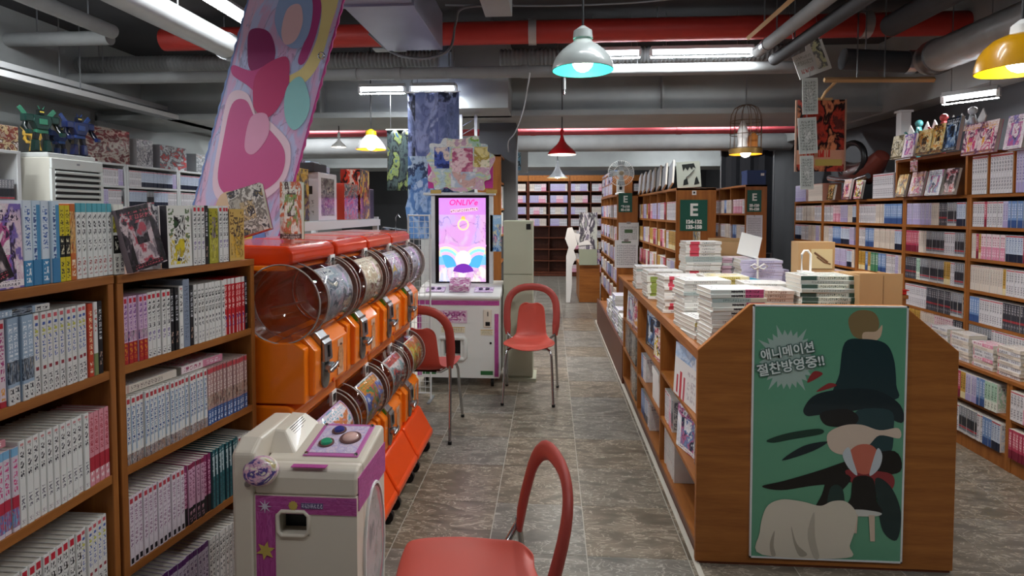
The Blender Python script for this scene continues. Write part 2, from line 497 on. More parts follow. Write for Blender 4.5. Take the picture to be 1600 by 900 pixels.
# ---------------------------------------------------------------- pipes and ducts under the ceiling
REDP = pm('red_paint', 'b2332b', .45, 0, .14, 5)
PINKP = pm('faded_red_paint', 'a8434a', .5, 0, .12, 5)
LAG = pm('grey_lagging', '8b8d8d', .75, 0, .18, 7, bump=.3)
DUCTM = pm('galvanised_duct', '9496a6', .42, .5, .16, 3)
SILV = pm('silver_foil', 'bcbfbf', .4, .55, .22, 5, bump=.2)
DKPIPE = pm('dark_lagging', '3c3d40', .7, 0, .2, 6)
def pipe(name, label, cat, a, b, r, mat, hang=(), ribs=0, ribr=None, joints=(), jm=None, seg=20):
    a = Vector(a); b = Vector(b); d = b - a
    t = thing(name, label, cat, tuple(a))
    m = MB()
    if ribs:
        M = d.to_track_quat('Z', 'Y').to_matrix().to_4x4(); pr = [(0, 0)]
        for i in range(ribs):
            z = d.length * i / ribs; w = d.length / ribs
            pr += [(r, z), (ribr, z + w * .3), (ribr, z + w * .6), (r, z + w * .9)]
        m.lathe(pr + [(0, d.length)], seg, 0, M)
    else:
        m.cyl((0, 0, 0), d, r, seg)
    part('barrel', m, [mat], t, 50)
    for k in joints:
        p = d * k; q = d.normalized() * .035
        part('joint', MB().cyl(p - q, p + q, r * 1.12, seg), [jm or STEEL], t, 50)
    for k in hang:
        p = d * k
        part('hanger', MB().cyl(p + Vector((0, 0, r * .9)), p + Vector((0, 0, HC - a.z - p.z)), .006, 6), [STEEL], t)
    return t
pipe('red_pipe', 'thick red sprinkler main running across under the ceiling slab', 'pipe', (-3.6, 5.2, 3.16), (3.7, 5.2, 3.16), .1, REDP, (.08, .42, .62, .85), joints=(.17, .3, .47, .86), jm=pm('zinc_strap', 'b9b2b0', .4, .5))
pipe('flexible_duct', 'grey corrugated flexible duct across the ceiling beside the banner', 'duct', (-5.2, 5.62, 3.05), (-1.1, 5.62, 3.05), .068, LAG, (.15, .45, .7), ribs=105, ribr=.082, seg=14)
pipe('flexible_duct', 'grey corrugated flexible duct behind the white pendant lamp', 'duct', (-.5, 5.62, 3.05), (2.3, 5.62, 3.05), .068, LAG, (.2, .7), ribs=72, ribr=.082, seg=14)
pipe('lagged_pipe', 'long grey lagged pipe across the ceiling below the corrugated duct', 'pipe', (-5.2, 5.5, 2.885), (2.3, 5.5, 2.885), .056, LAG, (.1, .3, .55, .8), joints=(.44, .497, .66, .7), jm=LAG)
pipe('thin_red_pipe', 'faded red thin pipe crossing behind the big grey beam', 'pipe', (-4.2, 8.0, 2.66), (3.7, 8.0, 2.66), .046, PINKP, (.1, .4, .6, .9), joints=(.5, .75, .84), jm=PINKP)
pipe('round_duct', 'fat grey round duct above the boxed goods shelf', 'duct', (-4.4, 8.6, 2.52), (-1.9, 8.6, 2.52), .15, LAG, (.2, .8))
pipe('round_duct', 'grey round duct running across beyond the red pendant lamp', 'duct', (-.6, 9.0, 2.62), (3.6, 9.0, 2.62), .13, LAG, (.2, .8))
pipe('silver_duct', 'silver foil round duct beside the bright tube above the banner', 'duct', (-2.62, 1.2, 2.9), (-2.62, 4.62, 2.9), .1, SILV, (.3, .8), joints=(.985,))
pipe('silver_duct', 'silver spiral duct above the yellow pendant lamp', 'duct', (3.02, 1.2, 2.78), (3.02, 4.9, 2.78), .125, SILV, (.3, .75), ribs=26, ribr=.128, joints=(.97,), seg=24)
pipe('elbow_duct', 'dark lagged duct joining the silver spiral duct', 'duct', (3.0, 4.98, 2.78), (2.4, 4.98, 2.82), .085, DKPIPE, (.7,), joints=(.12,))
pipe('dark_pipe', 'dark thick pipe running lengthwise above the hanging red poster', 'pipe', (2.62, 1.0, 3.0), (2.62, 4.7, 3.0), .085, DKPIPE, (.5, .9))
pipe('red_branch_pipe', 'short red branch pipe running lengthwise from the red main', 'pipe', (2.28, 1.8, 3.12), (2.28, 5.095, 3.12), .055, REDP, (.3, .7))
pipe('lagged_pipe', 'grey lagged pipe running lengthwise above the birdcage lamp', 'pipe', (1.79, 1.0, 2.95), (1.79, 5.2, 2.95), .05, LAG, (.4, .9), joints=(.95,))
pipe('dark_pipe', 'dark lengthwise pipe next to the grey lagged pipe above the birdcage', 'pipe', (1.93, 1.0, 2.88), (1.93, 5.2, 2.88), .05, DKPIPE, (.4, .9))
pipe('wooden_batten', 'rough wooden batten resting along the grey lengthwise pipe', 'batten', (1.66, 1.4, 3.03), (1.66, 5.05, 3.03), .022, CARD, (.4, .9), seg=4)
pipe('wooden_batten', 'thin wooden batten under the dark duct by the hanging poster', 'batten', (2.2, 4.86, 2.625), (3.05, 4.86, 2.615), .022, CARD, (.3, .55), seg=4)
pipe('wrapped_pipe', 'cloth wrapped pipe running lengthwise near the outer tube lamp', 'pipe', (-3.75, 2.2, 3.1), (-3.75, 4.75, 3.1), .06, LAG, (.3, .9))
pipe('lagged_pipe', 'pale pipe crossing the far corner ceiling beside the cloth wrapped pipe', 'pipe', (-5.2, 4.85, 3.08), (-3.85, 4.85, 3.08), .06, LAG, (.5,))
for x, z, l in ((-4.55, 2.74, 'upper'), (-4.35, 2.62, 'lower')):
    t = thing('cable_tray', l + ' grey metal cable tray running lengthwise above the toy robots', 'cable tray', (x, 2.6, z))
    b_ = MB(); b_.box(-.07, .07, 0, 5.6, 0, .012); part('base', b_, [GREYM], t)
    for s in (-1, 1): part('flange', B(s * .07 - .004, s * .07 + .004, 0, 5.6, 0, .05), [WMETAL], t)
    for y in (.6, 2.5, 5.2): part('hanger', MB().cyl((0, y, .01), (0, y, HC - z), .006, 6), [STEEL], t)
t = thing('rectangular_duct', 'big rectangular sheet metal duct hanging over the aisle', 'duct', (-1.1, 1.4, 2.86))
part('section', B(-.23, .23, .0, 2.2, 0, .3), [DUCTM], t, bevel=.004); part('section', B(-.225, .225, 2.22, 3.25, .004, .3), [DUCTM], t, bevel=.004)
part('flange', B(-.245, .245, 2.195, 2.225, -.014, .31), [DUCTM], t)
for y in (1.0, 2.9):
    for s in (-1, 1): part('hanger', MB().cyl((s * .22, y, .29), (s * .22, y, .5), .006, 6), [STEEL], t)
t = thing('rectangular_duct', 'short pale boxed duct beside the red main pipe', 'duct', (-.39, 2.0, 3.0))
part('section', B(-.1, .1, 0, 2.3, 0, .355), [BEAMM], t, bevel=.004)
t = thing('pull_box', 'dark perforated steel bracket under the red main pipe', 'bracket', (-1.42, 5.0, 2.98)); part('plate', B(-.14, .14, 0, .1, 0, .012), [STEEL], t); part('rod', MB().cyl((0, .05, .01), (0, .05, .17), .008, 6), [STEEL], t)
# loose cables
def cable(label, pts, r=.006, mat=None, name='cable'):
    P = [Vector(p) for p in pts]; out = []
    for i in range(len(P) - 1):
        p0 = P[max(i - 1, 0)]; p1 = P[i]; p2 = P[i + 1]; p3 = P[min(i + 2, len(P) - 1)]
        for k in range(6):
            t = k / 6
            out.append(.5 * ((2 * p1) + (p2 - p0) * t + (2 * p0 - 5 * p1 + 4 * p2 - p3) * t * t + (3 * p1 - p0 - 3 * p2 + p3) * t ** 3))
    out.append(P[-1])
    o = link(name, MB().tube(out, r, 6).mesh(name, [mat or GREYM], 60)); tag(o, label, 'cable'); return o
cable('grey cable looping under the end of the rectangular duct', [(-1.47, 4.62, 3.0), (-1.3, 4.74, 2.87), (-1.05, 4.76, 2.83), (-.84, 4.76, 2.9), (-.78, 4.72, 3.1), (-.7, 4.66, 3.2), (-.3, 4.55, 3.17)], .011, pm('cable_grey', '6d6f72', .5))
cable('pale cable drooping down behind the white pendant lamp', [(-.2, 5.4, 2.85), (-.22, 5.52, 2.77), (-.28, 5.9, 2.6), (-.38, 6.2, 2.42), (-.48, 6.5, 2.35), (-.5, 6.75, 2.26)], .007, pm('cable_pale', 'b9bcc0', .5))
cable('thin pale cable clipped along the slab above the red main', [(-.9, 4.9, 3.31), (0, 4.95, 3.30), (.7, 4.95, 3.31), (1.3, 4.9, 3.335), (2.2, 4.9, 3.34)], .008, GREYM)
t = thing('sprinkler', 'small sprinkler head hanging below the grey lagged pipe', 'sprinkler', (.12, 5.5, 2.83))
part('drop_pipe', MB().cyl((0, 0, 0), (0, 0, -.12), .016, 10), [LAG], t, 50); part('deflector', MB().lathe([(0, -.17), (.02, -.165), (.012, -.15), (.009, -.12), (0, -.12)], 10), [CHROME], t, 50)

# ---------------------------------------------------------------- lamps
TUBE = emat('tube_glow', 'f4f8ff', 16)
def tube_lamp(label, c, length, rz, group=None, drop=None, watts=TUBE_W, n=1, tilt=0):
    t = thing('tube_lamp', label, 'lamp', c, rz, group)
    if tilt: t.rotation_euler = (0, tilt, rz)
    l = length / 2
    b = MB(); b.prism([(-.045, .03), (.045, .03), (.03, .065), (-.03, .065)], -l, l, 'x'); part('housing', b, [WMETAL], t)
    for s in (-1, 1):
        part('end_cap', B(s * l - .012, s * l + .012, -.02, .02, -.018, .045), [WMETAL], t)
    part('glass_tube', MB().cyl((-l + .012, 0, .008), (l - .012, 0, .008), .013, 10), [TUBE], t, 60)
    if drop:
        for s in (-1, 1): part('suspension', MB().cyl((s * l * .7, 0, .06), (s * l * .7, 0, drop - .003), .004, 6), [STEEL], t)
    ld = bpy.data.lights.new('tube_light', 'AREA'); ld.shape = 'RECTANGLE'; ld.size = length; ld.size_y = .05; ld.energy = watts * length; ld.color = (.95, .98, 1)
    lo = link('tube_light', ld, t, (0, 0, -.03))
    lo.visible_camera = True
    return t
for x, w in ((-1.7, 'nearer the banner'), (-1.18, 'nearer the concrete column')):
    tube_lamp('bright white tube lamp on the beam %s' % w, (x, 5.75, 2.78), .46, 0, drop=HC - 2.78)
tube_lamp('long tube lamp under the red main beside the white pendant', (1.35, 5.36, 2.99), .9, 0, drop=HC - 2.99)
tube_lamp('short tube lamp just behind the white pendant lamp', (.55, 5.36, 2.99), .5, 0, drop=HC - 2.99)
tube_lamp('long tube lamp alongside the silver foil duct', (-2.39, 3.55, 3.06), 1.9, PI / 2, drop=HC - 3.06, watts=TUBE_W * .5)
tube_lamp('tube lamp beside the cloth wrapped pipe in the corner', (-3.9, 3.55, 3.22), 1.2, PI / 2, drop=HC - 3.22)
tube_lamp('cool white tube lamp in front of the wall bookcases', (3.29, 4.81, 2.46), .36, -.9, drop=HC - 2.46)
k = 0
for x, y in ((-3.4, 7.9), (-3.6, 9.7), (-1.6, 9.6), (.4, 9.9), (2.4, 10.2), (.4, 12.9), (-1.2, 12.9), (2.2, 7.9), (.2, 7.9)):  # tubes added behind the beams, out of view, to light the far end
    k += 1
    tube_lamp('added tube lamp hidden above the far shelves, %s of the far row' % ordi(k), (x, y, 3.12), 1.2, 0, 'added tube lamps over the far shelves', drop=HC - 3.12, watts=TUBE_W * (.45 if y == 9.9 else 1))
k = 0
for x, y in ((-.9, .3), (1.9, .6), (1.0, 2.9), (-3.6, .4), (-3.7, 2.5), (2.6, .3), (.6, 2.6)):  # unseen tubes added overhead; the outer two brighten the far side wall
    k += 1
    tube_lamp('added unseen tube lamp overhead near the entrance, %s of that row' % ordi(k), (x, y, 3.22), 1.2, 0, 'added unseen tube lamps over the entrance', drop=HC - 3.22, watts=TUBE_W * (.36 if x > -3 else 2.1))

BULB = emat('bulb_glow', 'fff4e2', 22)
def pendant(label, c, r, prof, outer, inner, cap, warm=False, cordr=.006, watts=LAMP_W):
    """prof: outer shade outline from rim up to neck, (radius fraction, height fraction)"""
    t = thing('pendant_lamp', label, 'lamp', c)
    P = [(a * r, b * r) for a, b in prof]
    part('shade', MB().lathe(P, 40), [outer], t, 40)
    I = [(max(a - .004, .001), b - .002) for a, b in P][::-1]
    rim = [(P[0][0] - .004, P[0][1]), P[0]]
    part('shade_lining', MB().lathe(I + [(P[0][0], P[0][1] - .001)], 40), [inner], t, 40)
    top = P[-1]
    part('cap', MB().lathe([(top[0] + .012, top[1] - .005), (top[0] + .008, top[1] + .035), (.012, top[1] + .06), (0, top[1] + .06)], 20), [cap], t, 40)
    part('cord', MB().cyl((0, 0, top[1] + .05), (0, 0, HC - c[2]), cordr, 8), [BLACK if cordr < .008 else cap], t)
    part('bulb', MB().sphere((0, 0, r * .28), r * .34), [BULB], t, 80)
    ld = bpy.data.lights.new('bulb_light', 'SPOT'); ld.energy = watts * 6; ld.spot_size = math.radians(140); ld.spot_blend = .6; ld.shadow_soft_size = .05; ld.color = (1, .9, .78) if warm else (1, .98, .95)
    link('bulb_light', ld, t, (0, 0, -.03))
    return t
DOME = [(1, 0), (1.0, .06), (.97, .2), (.88, .4), (.72, .6), (.5, .78), (.34, .88), (.27, .98), (.25, 1.04)]
CONE = [(1, 0), (.97, .12), (.85, .28), (.6, .5), (.36, .72), (.2, .95), (.12, 1.2), (.08, 1.42)]
ROUND = [(1, 0), (.98, .2), (.92, .42), (.8, .62), (.62, .8), (.4, .9), (.2, .94)]
GREYW = pm('grey_white_enamel', 'a9b0ae', .3, 0, .04, coat=.3)
pendant('grey white dome pendant lamp with a turquoise lining', (.16, 3.0, 2.285), .157, DOME, GREYW, pm('turquoise_lining', '35d8d0', .5), GREYW)
pendant('glossy red teardrop pendant lamp over the aisle', (.12, 6.5, 2.2), .16, CONE, pm('red_enamel', 'd21c24', .18, 0, .03, coat=.6), PAPER, pm('red_enamel', 'd21c24'))
pendant('small grey flared pendant lamp at the far end of the aisle', (.1, 9.2, 2.1), .17, [(1, 0), (.8, .12), (.5, .4), (.3, .75), (.16, 1.1), (.07, 1.4)], GREYM, pm('cream_lining', 'e8d9b0', .5), GREYM, True)
pendant('white pendant lamp with yellow cap above the boxed goods', (-1.93, 6.1, 2.23), .16, [(1, 0), (.96, .14), (.82, .4), (.62, .66), (.42, .88), (.3, .98)], pm('white_enamel', 'd8d9da', .25, 0, .03, coat=.4), pm('orange_lining', 'e0a02c', .5), pm('yellow_enamel', 'c8a91c', .35), True)
pendant('yellow dome pendant lamp at the edge of the picture', (2.02, 2.65, 2.17), .165, ROUND, pm('mustard_enamel', 'c08a0a', .3, 0, .05, coat=.3), pm('yellow_lining', 'ffd400', .5), WHITEP, True)
pendant('small white bell pendant lamp near the boxed goods shelf', (-2.62, 7.0, 2.36), .09, CONE, WHITEP, PAPER, WHITEP)
# birdcage lamp: a wire cage with a lamp pan below, a white figurine and a little house inside
t = thing('birdcage_lamp', 'rusty wire birdcage lamp with a glowing pan under it', 'lamp', (1.96, 6.0, 2.14))
RUST = pm('rusty_wire', '6b5644', .6, .4, .2, 20)
for k in range(12):
    a = k * PI / 6
    part('wire', MB().tube([(.15 * f * math.cos(a), .15 * f * math.sin(a), z) for f, z in ((1, .06), (1, .33), (.95, .4), (.75, .46), (.4, .49), (.05, .5))], .0035, 5), [RUST], t)
for z in (.06, .2, .33):
    part('hoop', MB().tube([(.15 * math.cos(k * PI / 12), .15 * math.sin(k * PI / 12), z) for k in range(25)], .004, 5), [RUST], t)
part('lamp_pan', MB().lathe([(.158, 0), (.16, .05), (.13, .062), (.0, .062)], 32), [pm('brass_dull', '9a7b48', .35, .6)], t, 40)
part('pan_lining', MB().lathe([(0, .05), (.12, .048), (.155, .0)], 32), [pm('orange_lining', 'e0a02c')], t, 40)
part('bulb', MB().sphere((0, 0, .02), .05), [BULB], t, 80)
part('figurine', MB().lathe([(0, .06), (.05, .065), (.045, .12), (.055, .2), (.04, .27), (.015, .33), (0, .34)], 14, 0, Matrix.Translation((-.045, -.05, 0))), [PAPER], t, 60)
part('little_house', MB().prism([(-.04, .06), (.04, .06), (.04, .17), (0, .22), (-.04, .17)], -.09, -.02, 'y', 0, Matrix.Translation((.05, 0, 0))), [WOOD], t)
part('chain', MB().cyl((0, 0, .49), (0, 0, HC - 2.14), .005, 6), [STEEL], t)
ld = bpy.data.lights.new('bulb_light', 'SPOT'); ld.energy = 18; ld.spot_size = 2.3; ld.spot_blend = .6; ld.color = (1, .85, .65); link('bulb_light', ld, t, (0, 0, -.04))
# ================================================================ books
SER = {}
def series(key, thick, h, d, base, layers, desc, board=None):
    SER[key] = dict(t=thick, h=h, d=d, base=base, layers=layers, desc=desc, board=board or base, me=None)
def T(col, v0=.3, v1=.84, n=11, u0=.18, u1=.82, m=1): return ('g', u0, u1, v0, v1, col, m, n)
def Rr(col, v0, v1, u0=0, u1=1): return ('r', u0, u1, v0, v1, col)
RED = 'c2283a'; INK = '2c2a33'
def Pp(v0, v1, cols, sc=6): return ('p', 0, 1, v0, v1, cols, sc)
WH = 'dedbd8'
series('white_redcap', .0155, .182, .125, WH, [Rr(RED, .9, .965, .12, .88), T(INK, .42, .86), T('7d6c9c', .26, .4, 12), T('555', .04, .1, 12) if 0 else T('5a5560', .03, .12, 10)], 'white manga with red number cap')
series('pinkwhite', .0155, .182, .125, 'e3cfd6', [Rr(RED, .9, .96, .15, .85), T('b0407c', .3, .86), Rr('b8323e', 0, .07), T('e8a040', .08, .22, 8)], 'pale pink manga with red foot')
series('slate', .016, .182, .125, '9fb3c9', [T('eef2f6', .5, .93), Pp(.24, .5, ['22262e', '39485c', 'a8b4c2', '14161a', 'd9c8b8'], 9), Rr(WH, 0, .2), T(INK, .03, .18, 9)], 'pale blue manga with dark picture band')
series('white_blue', .0155, .182, .125, WH, [Rr('c95a62', .92, .97, .15, .85), T('3f5aa0', .4, .88, 12), T('c3c05a', .72, .84, 12), Rr('8d2f3a', .3, .345, .2, .8), T(INK, .03, .26, 12)], 'white manga with blue title')
series('redorange', .016, .18, .125, 'c0432a', [T('f0d9b0', .3, .92), T('f2e6d0', .05, .2, 8)], 'red orange manga')
series('white_green', .013, .182, .125, WH, [T('b03a2e', .6, .92), Rr('7d8a5a', 0, .3)], 'white manga with green foot')
series('black', .015, .182, .125, '1d1d22', [T('c9c9cf', .45, .92), T('b89a8a', .1, .3, 9)], 'black spined manga')
series('rainbow', .0165, .178, .125, 'd9ccd6', [Rr('7fb2d6', .9, 1), T('d14a86', .42, .88), Rr('b93348', .26, .42), Pp(.05, .28, ['d9782e', '3f7fc0', 'd13a4a', '79b9dd', '8a3f86'], 7)], 'red orange and blue manga')
series('white_plain', .0162, .186, .13, 'e4e2df', [T(INK, .55, .93, 9), T('6a6670', .2, .36, 12), Rr('c98a8a', .94, .97, .2, .8), T('b0a4a8', .03, .1, 10)], 'plain white manga with black title')
series('pinkred', .016, .18, .125, 'd98f9a', [T('a81f33', .45, .95), Rr('b3303f', .2, .4), T('f3e6e6', .05, .2, 8)], 'pinkish red manga')
series('capred_black', .0172, .182, .13, WH, [Rr(RED, .88, .97, .1, .9), T('17171b', .36, .85, 8, .1, .9), T('b9a68e', .05, .3, 10)], 'white manga with heavy black title')
series('pink_redfoot', .0145, .18, .125, 'd6b4cf', [Rr(RED, .9, .97, .15, .85), T('7a3f8f', .5, .88), Pp(.34, .48, ['3a3f7a', 'c77aa8', 'e0d0d8', '22243c', 'd99'.replace('d99', 'dd9999')], 12), Rr('b02a2a', .0, .32), T('e0912e', .06, .3, 8)], 'lilac manga with red foot')
series('greyblue_big', .026, .203, .13, '8590a4', [T('5c6678', .1, .9, 16)], 'tall grey blue volume')
series('white_bigblack', .0145, .182, .125, WH, [T('111114', .5, .92, 8, .08, .92), T('44424a', .3, .44, 8), T('8a868c', .04, .2, 12)], 'white manga with bold black letters')
series('red_block', .0158, .184, .125, 'c82e34', [Rr(WH, .9, 1), Rr(WH, .0, .36, .2, .5), T('4a3f8a', .12, .34, 8), T('f2d7d0', .45, .88, 9)], 'bright red manga')
series('yellow_black', .0155, .176, .125, 'd3c12c', [T('1d1c18', .6, .95), Rr('161616', .32, .6), T('d8cfae', .36, .56, 6), T('3a3620', .04, .28)], 'yellow manga with black belly band')
series('orange', .017, .18, .125, 'c5672f', [Pp(.35, .9, ['7e3a22', 'd88d3a', 'f0c98a', '3a2018', 'b34a2a'], 9), T('f5e3c8', .05, .3, 7)], 'orange brown manga')
series('white_sky', .0215, .186, .13, 'd5dfea', [T('3f62a6', .42, .93, 11), Rr('3f88b8', 0, .3), T('e6eef4', .04, .27, 9)], 'white manga with sky blue foot')
series('sky_solid', .0215, .186, .13, 'c9d9e8', [Rr('4a8db8', .0, .95, .5, 1), T('3a558e', .3, .93, 11, .05, .48), Rr('3d7fae', 0, .3)], 'blue and white striped manga')
series('tealcap', .0155, .182, .13, 'e2e2df', [Rr('56a6b4', .88, 1), T(INK, .36, .85, 9), T('a05a56', .05, .28, 12)], 'white manga with teal top band')
series('yellowtop', .0162, .182, .13, 'e6e4dc', [Pp(.6, .9, ['d8c92c', '26241e', 'e2d850', '38342a', 'c8b81f'], 7), Rr('191816', .3, .56), T('e0dccb', .34, .53, 6), T('4a484c', .03, .25, 11)], 'white manga with yellow and black band')
series('thinwhite', .0142, .182, .13, 'e0dedc', [Rr('b83c44', .9, .97, .1, .9), T('2c4a86', .3, .86, 14), Pp(0, .16, ['4a3a38', 'c9a48e', '2b3c62', 'ddd5ce', '7a5a50'], 14), Rr('b8c9dd', .2, .86, .0, .16)], 'thin white manga with picture foot')
series('brownblue', .0142, .182, .13, 'b58e8c', [Rr('c04a52', .9, .98), T('f0e4da', .5, .88, 14), Pp(.3, .52, ['4a3230', 'b98a78', 'd9c4b4', '2e2430', 'a05a50'], 10), Rr('3f63a0', .0, .27), T('dde6f2', .03, .24, 9)], 'reddish brown manga with blue foot')
series('palepink', .0155, .186, .13, 'ddd0d8', [Rr('b53a48', .9, .97, .12, .88), T('8a5a7c', .25, .86, 15), Rr('1d1b20', .02, .1, .15, .85)], 'pale lilac manga with red cap')
series('magenta_black', .0155, .184, .13, '8a2a5c', [T('e9b9d2', .3, .92), Rr('16141a', 0, .3)], 'dark magenta manga')
series('pink_black', .0155, .184, .13, 'd6a6bf', [Rr('8a2a4c', .92, 1), T('7c2c58', .4, .9), Rr('1a181d', 0, .28), T('c9a', .05, .2) if 0 else T('cc99aa', .04, .22, 8)], 'pink manga with black foot')
series('teal', .0155, .186, .13, '2f6a72', [Rr('1b3a44', .0, 1, .0, .3), T('cfe2e2', .62, .95), Rr('b8ccd2', .55, .9, .4, .9), T('1f4a52', .1, .5, 12)], 'dark teal manga')
series('purple', .0155, .184, .13, 'cbbfd0', [Rr('5c2a6c', .9, 1), T('4a2a5c', .3, .86, 13), Rr('5c2a6c', .1, .2)], 'white manga with purple cap')
# right hand wall series
series('r_cream', .0155, .18, .12, 'dcd0c4', [T('8a7a74', .3, .9, 15), Rr('c9a8a0', .94, .98)], 'cream paperback')
series('r_lilac', .0155, .18, .12, 'c6bfda', [T('6a5f96', .3, .92, 14), Rr('b0a4cf', 0, .25)], 'lilac paperback')
series('r_white', .0155, .18, .12, 'd9d6da', [T('4a4854', .52, .9, 11), Rr('b8484e', .93, .97), T('77727c', .1, .4, 12)], 'white paperback with red cap')
series('r_grey', .0155, .18, .12, '7d7f86', [Rr('34363c', .28, .62), Rr('b03a44', .2, .26), T('c9c9cc', .66, .95), Rr('c9c9c9', 0, .1)], 'grey paperback with red stripe')
series('r_dark', .0155, .18, .12, '3b3c44', [T('c2bfc4', .6, .94, 10), Rr('9c3a40', .3, .38), T('9a98a0', .03, .25, 9)], 'charcoal paperback')
series('r_pink', .0155, .18, .12, 'd98aa4', [Rr('e9d6da', .5, 1), T('a83c64', .54, .94), T('f2dfe6', .06, .4, 9)], 'pink and white paperback')
series('r_rose', .0155, .18, .12, 'b5405a', [T('f0d5d8', .4, .92), Rr('7e2439', 0, .3)], 'rose red paperback')
series('r_blue', .0155, .18, .12, '6f8fc0', [T('e4ecf6', .35, .92), Rr('39568c', 0, .28)], 'blue paperback')
series('r_green', .0155, .18, .12, '4f8a66', [T('e0eee4', .35, .92)], 'green paperback')
series('r_ochre', .0155, .18, .12, 'c49a4a', [T('4a3a1c', .35, .92), Rr('e2d2a4', 0, .25)], 'ochre paperback')
series('r_mint', .0155, .18, .12, 'aecdb8', [Rr('e3e8dc', 0, .35), T('4f6a58', .4, .92), T('6a6a5c', .05, .3)], 'mint green paperback')
series('r_bluefoot', .0155, .18, .12, 'c5cfdf', [Rr('b8484e', .93, .98), T('4a5f90', .35, .9, 13), Rr('20283c', 0, .3)], 'pale blue paperback with dark foot')
mag = series
mag('a_white', .022, .235, .17, 'dddcda', [T('9a9aa0', .3, .9, 12)], 'white large format art book')
for k_ in [k for k in SER if k.startswith('r_')]: SER[k_]['h'] = .175; SER[k_]['t'] = .0235 if k_ not in ('r_white', 'r_cream') else .0225
# flat magazines: spine side is what shows in a stack
def mag(key, thick, h, d, base, layers, desc, board=None): series(key, thick, h, d, base, layers, desc, board)
mag('m_white', .02, .25, .18, 'dddcd8', [T('77767a', .3, .8, 26)], 'plain white comic magazine')
mag('m_redblock', .021, .25, .18, 'dcd9d4', [Rr('c9485a', .62, .88), T('3f3d44', .18, .55, 24)], 'white comic magazine with red block')
mag('m_green', .02, .25, .18, 'dfe0d6', [Rr('8a9a4c', .68, .9), T('55564a', .2, .6, 22)], 'white comic magazine with green block')
mag('m_pinkstripe', .019, .25, .18, 'dbe2de', [Rr('c95a8a', .02, .36), T('2a2a34', .1, .62, 20), Rr('2b2b33', .4, .62, .3, .7)], 'white magazine with pink and black lettering')
mag('m_teal', .021, .26, .185, '9fb0ac', [Rr('c6d2ca', .12, .68), T('34504a', .15, .66, 26), Rr('2f5048', .0, .1), Rr('3f5a54', .7, 1)], 'grey green comic magazine')
mag('m_grey', .02, .26, .185, 'a9b4b2', [T('6c7a78', .2, .8, 20)], 'plain pale grey magazine')
mag('m_lilac', .02, .27, .19, 'c3bedb', [T('8580a8', .2, .8, 24)], 'lilac magazine')
mag('m_magenta', .019, .25, .18, 'd7b3c4', [Pp(.0, .42, ['b5397e', '3a1c34', 'd97ab0', 'f0dce6', '8a2a60'], 12), Rr('8f8a90', .45, .72)], 'magenta patterned magazine')
mag('m_yellow', .02, .26, .19, 'd9c878', [T('6b5a28', .2, .8, 20), Rr('e6ddb6', .0, .2)], 'pale yellow magazine')
mag('m_pale', .021, .26, .19, 'd7c6ba', [Rr('c4705c', .6, .75), T('8a6a5c', .15, .5, 22)], 'cream magazine with reddish label')
mag('m_mint', .021, .25, .18, 'b7ccca', [T('5f7c7c', .2, .8, 22), Rr('d8d6c2', 0, .3)], 'mint and cream magazine')

def book_mesh(key):
    s = SER[key]
    if s['me']: return s['me']
    t, h, d = s['t'], s['h'], s['d']; a = t / 2; c = .0016; w = .0012
    prof = [(-d, -a), (-c, -a), (0, -a + c), (0, a - c), (-c, a), (-d, a), (-d, a - w), (-.003, a - w), (-.003, -a + w), (-d, -a + w)]
    b = MB(); n = len(prof)
    vs = [(x, y, 0) for x, y in prof] + [(x, y, h) for x, y in prof]
    f = [(i, (i + 1) % n, n + (i + 1) % n, n + i) for i in range(n)]
    for i, q in enumerate(f): b.poly([vs[j] for j in q], [(0, 1, 2, 3)], 0 if i in (1, 2, 3) else 1)
    b.uv[2] = QUV; b.uv[1] = ((0, 0), (.1, 0), (.1, 1), (0, 1)); b.uv[3] = ((.9, 0), (1, 0), (1, 1), (.9, 1))
    # paper-thin end faces of the cover, split in three quads
    for z, fl in ((0, 1), (h, 0)):
        for q in ((0, 1, 8, 9), (1, 2, 3, 4), (4, 5, 6, 7), (8, 1, 4, 7)):
            p = [(prof[j][0], prof[j][1], z) for j in q]
            b.face(p[::-1] if fl else p, 1)
    sm = printed('spine_' + key, s['base'], s['layers'])
    bm_ = pm('board_' + key, s['board'], .4, 0, .05, 20)
    if key[:2] in ('m_', 'r_'):
        q = s['base']; bm_ = printed('board_' + key + '_print', 'dedcda', [('p', .06, .94, .06, .94, ['dedcda', q, 'e8e6e4', q, 'c4bfc2'], 5), ('g', .1, .9, .78, .93, '6a6470', 5, 8)], .35)
    cover = b.mesh('cover_' + key, [sm, bm_])
    pb = MB().box(-d + .002, -.003, -a + w, a - w, .002, h - .002).mesh('page_block', [PAGES])
    s['me'] = (cover, pb)
    return s['me']

def lump_mesh(key):
    """one plain closed volume: a far-off book seen only by its spine"""
    s = SER[key]
    return s['t'], s['h'], s['d']

def put_book(kind, key, M, label, group, pages=True):
    cov, pb = book_mesh(key)
    o = link(kind, cov); o.matrix_world = M
    tag(o, label, 'book', group)
    if pages:
        p = link('page_block', pb, o)
    return o

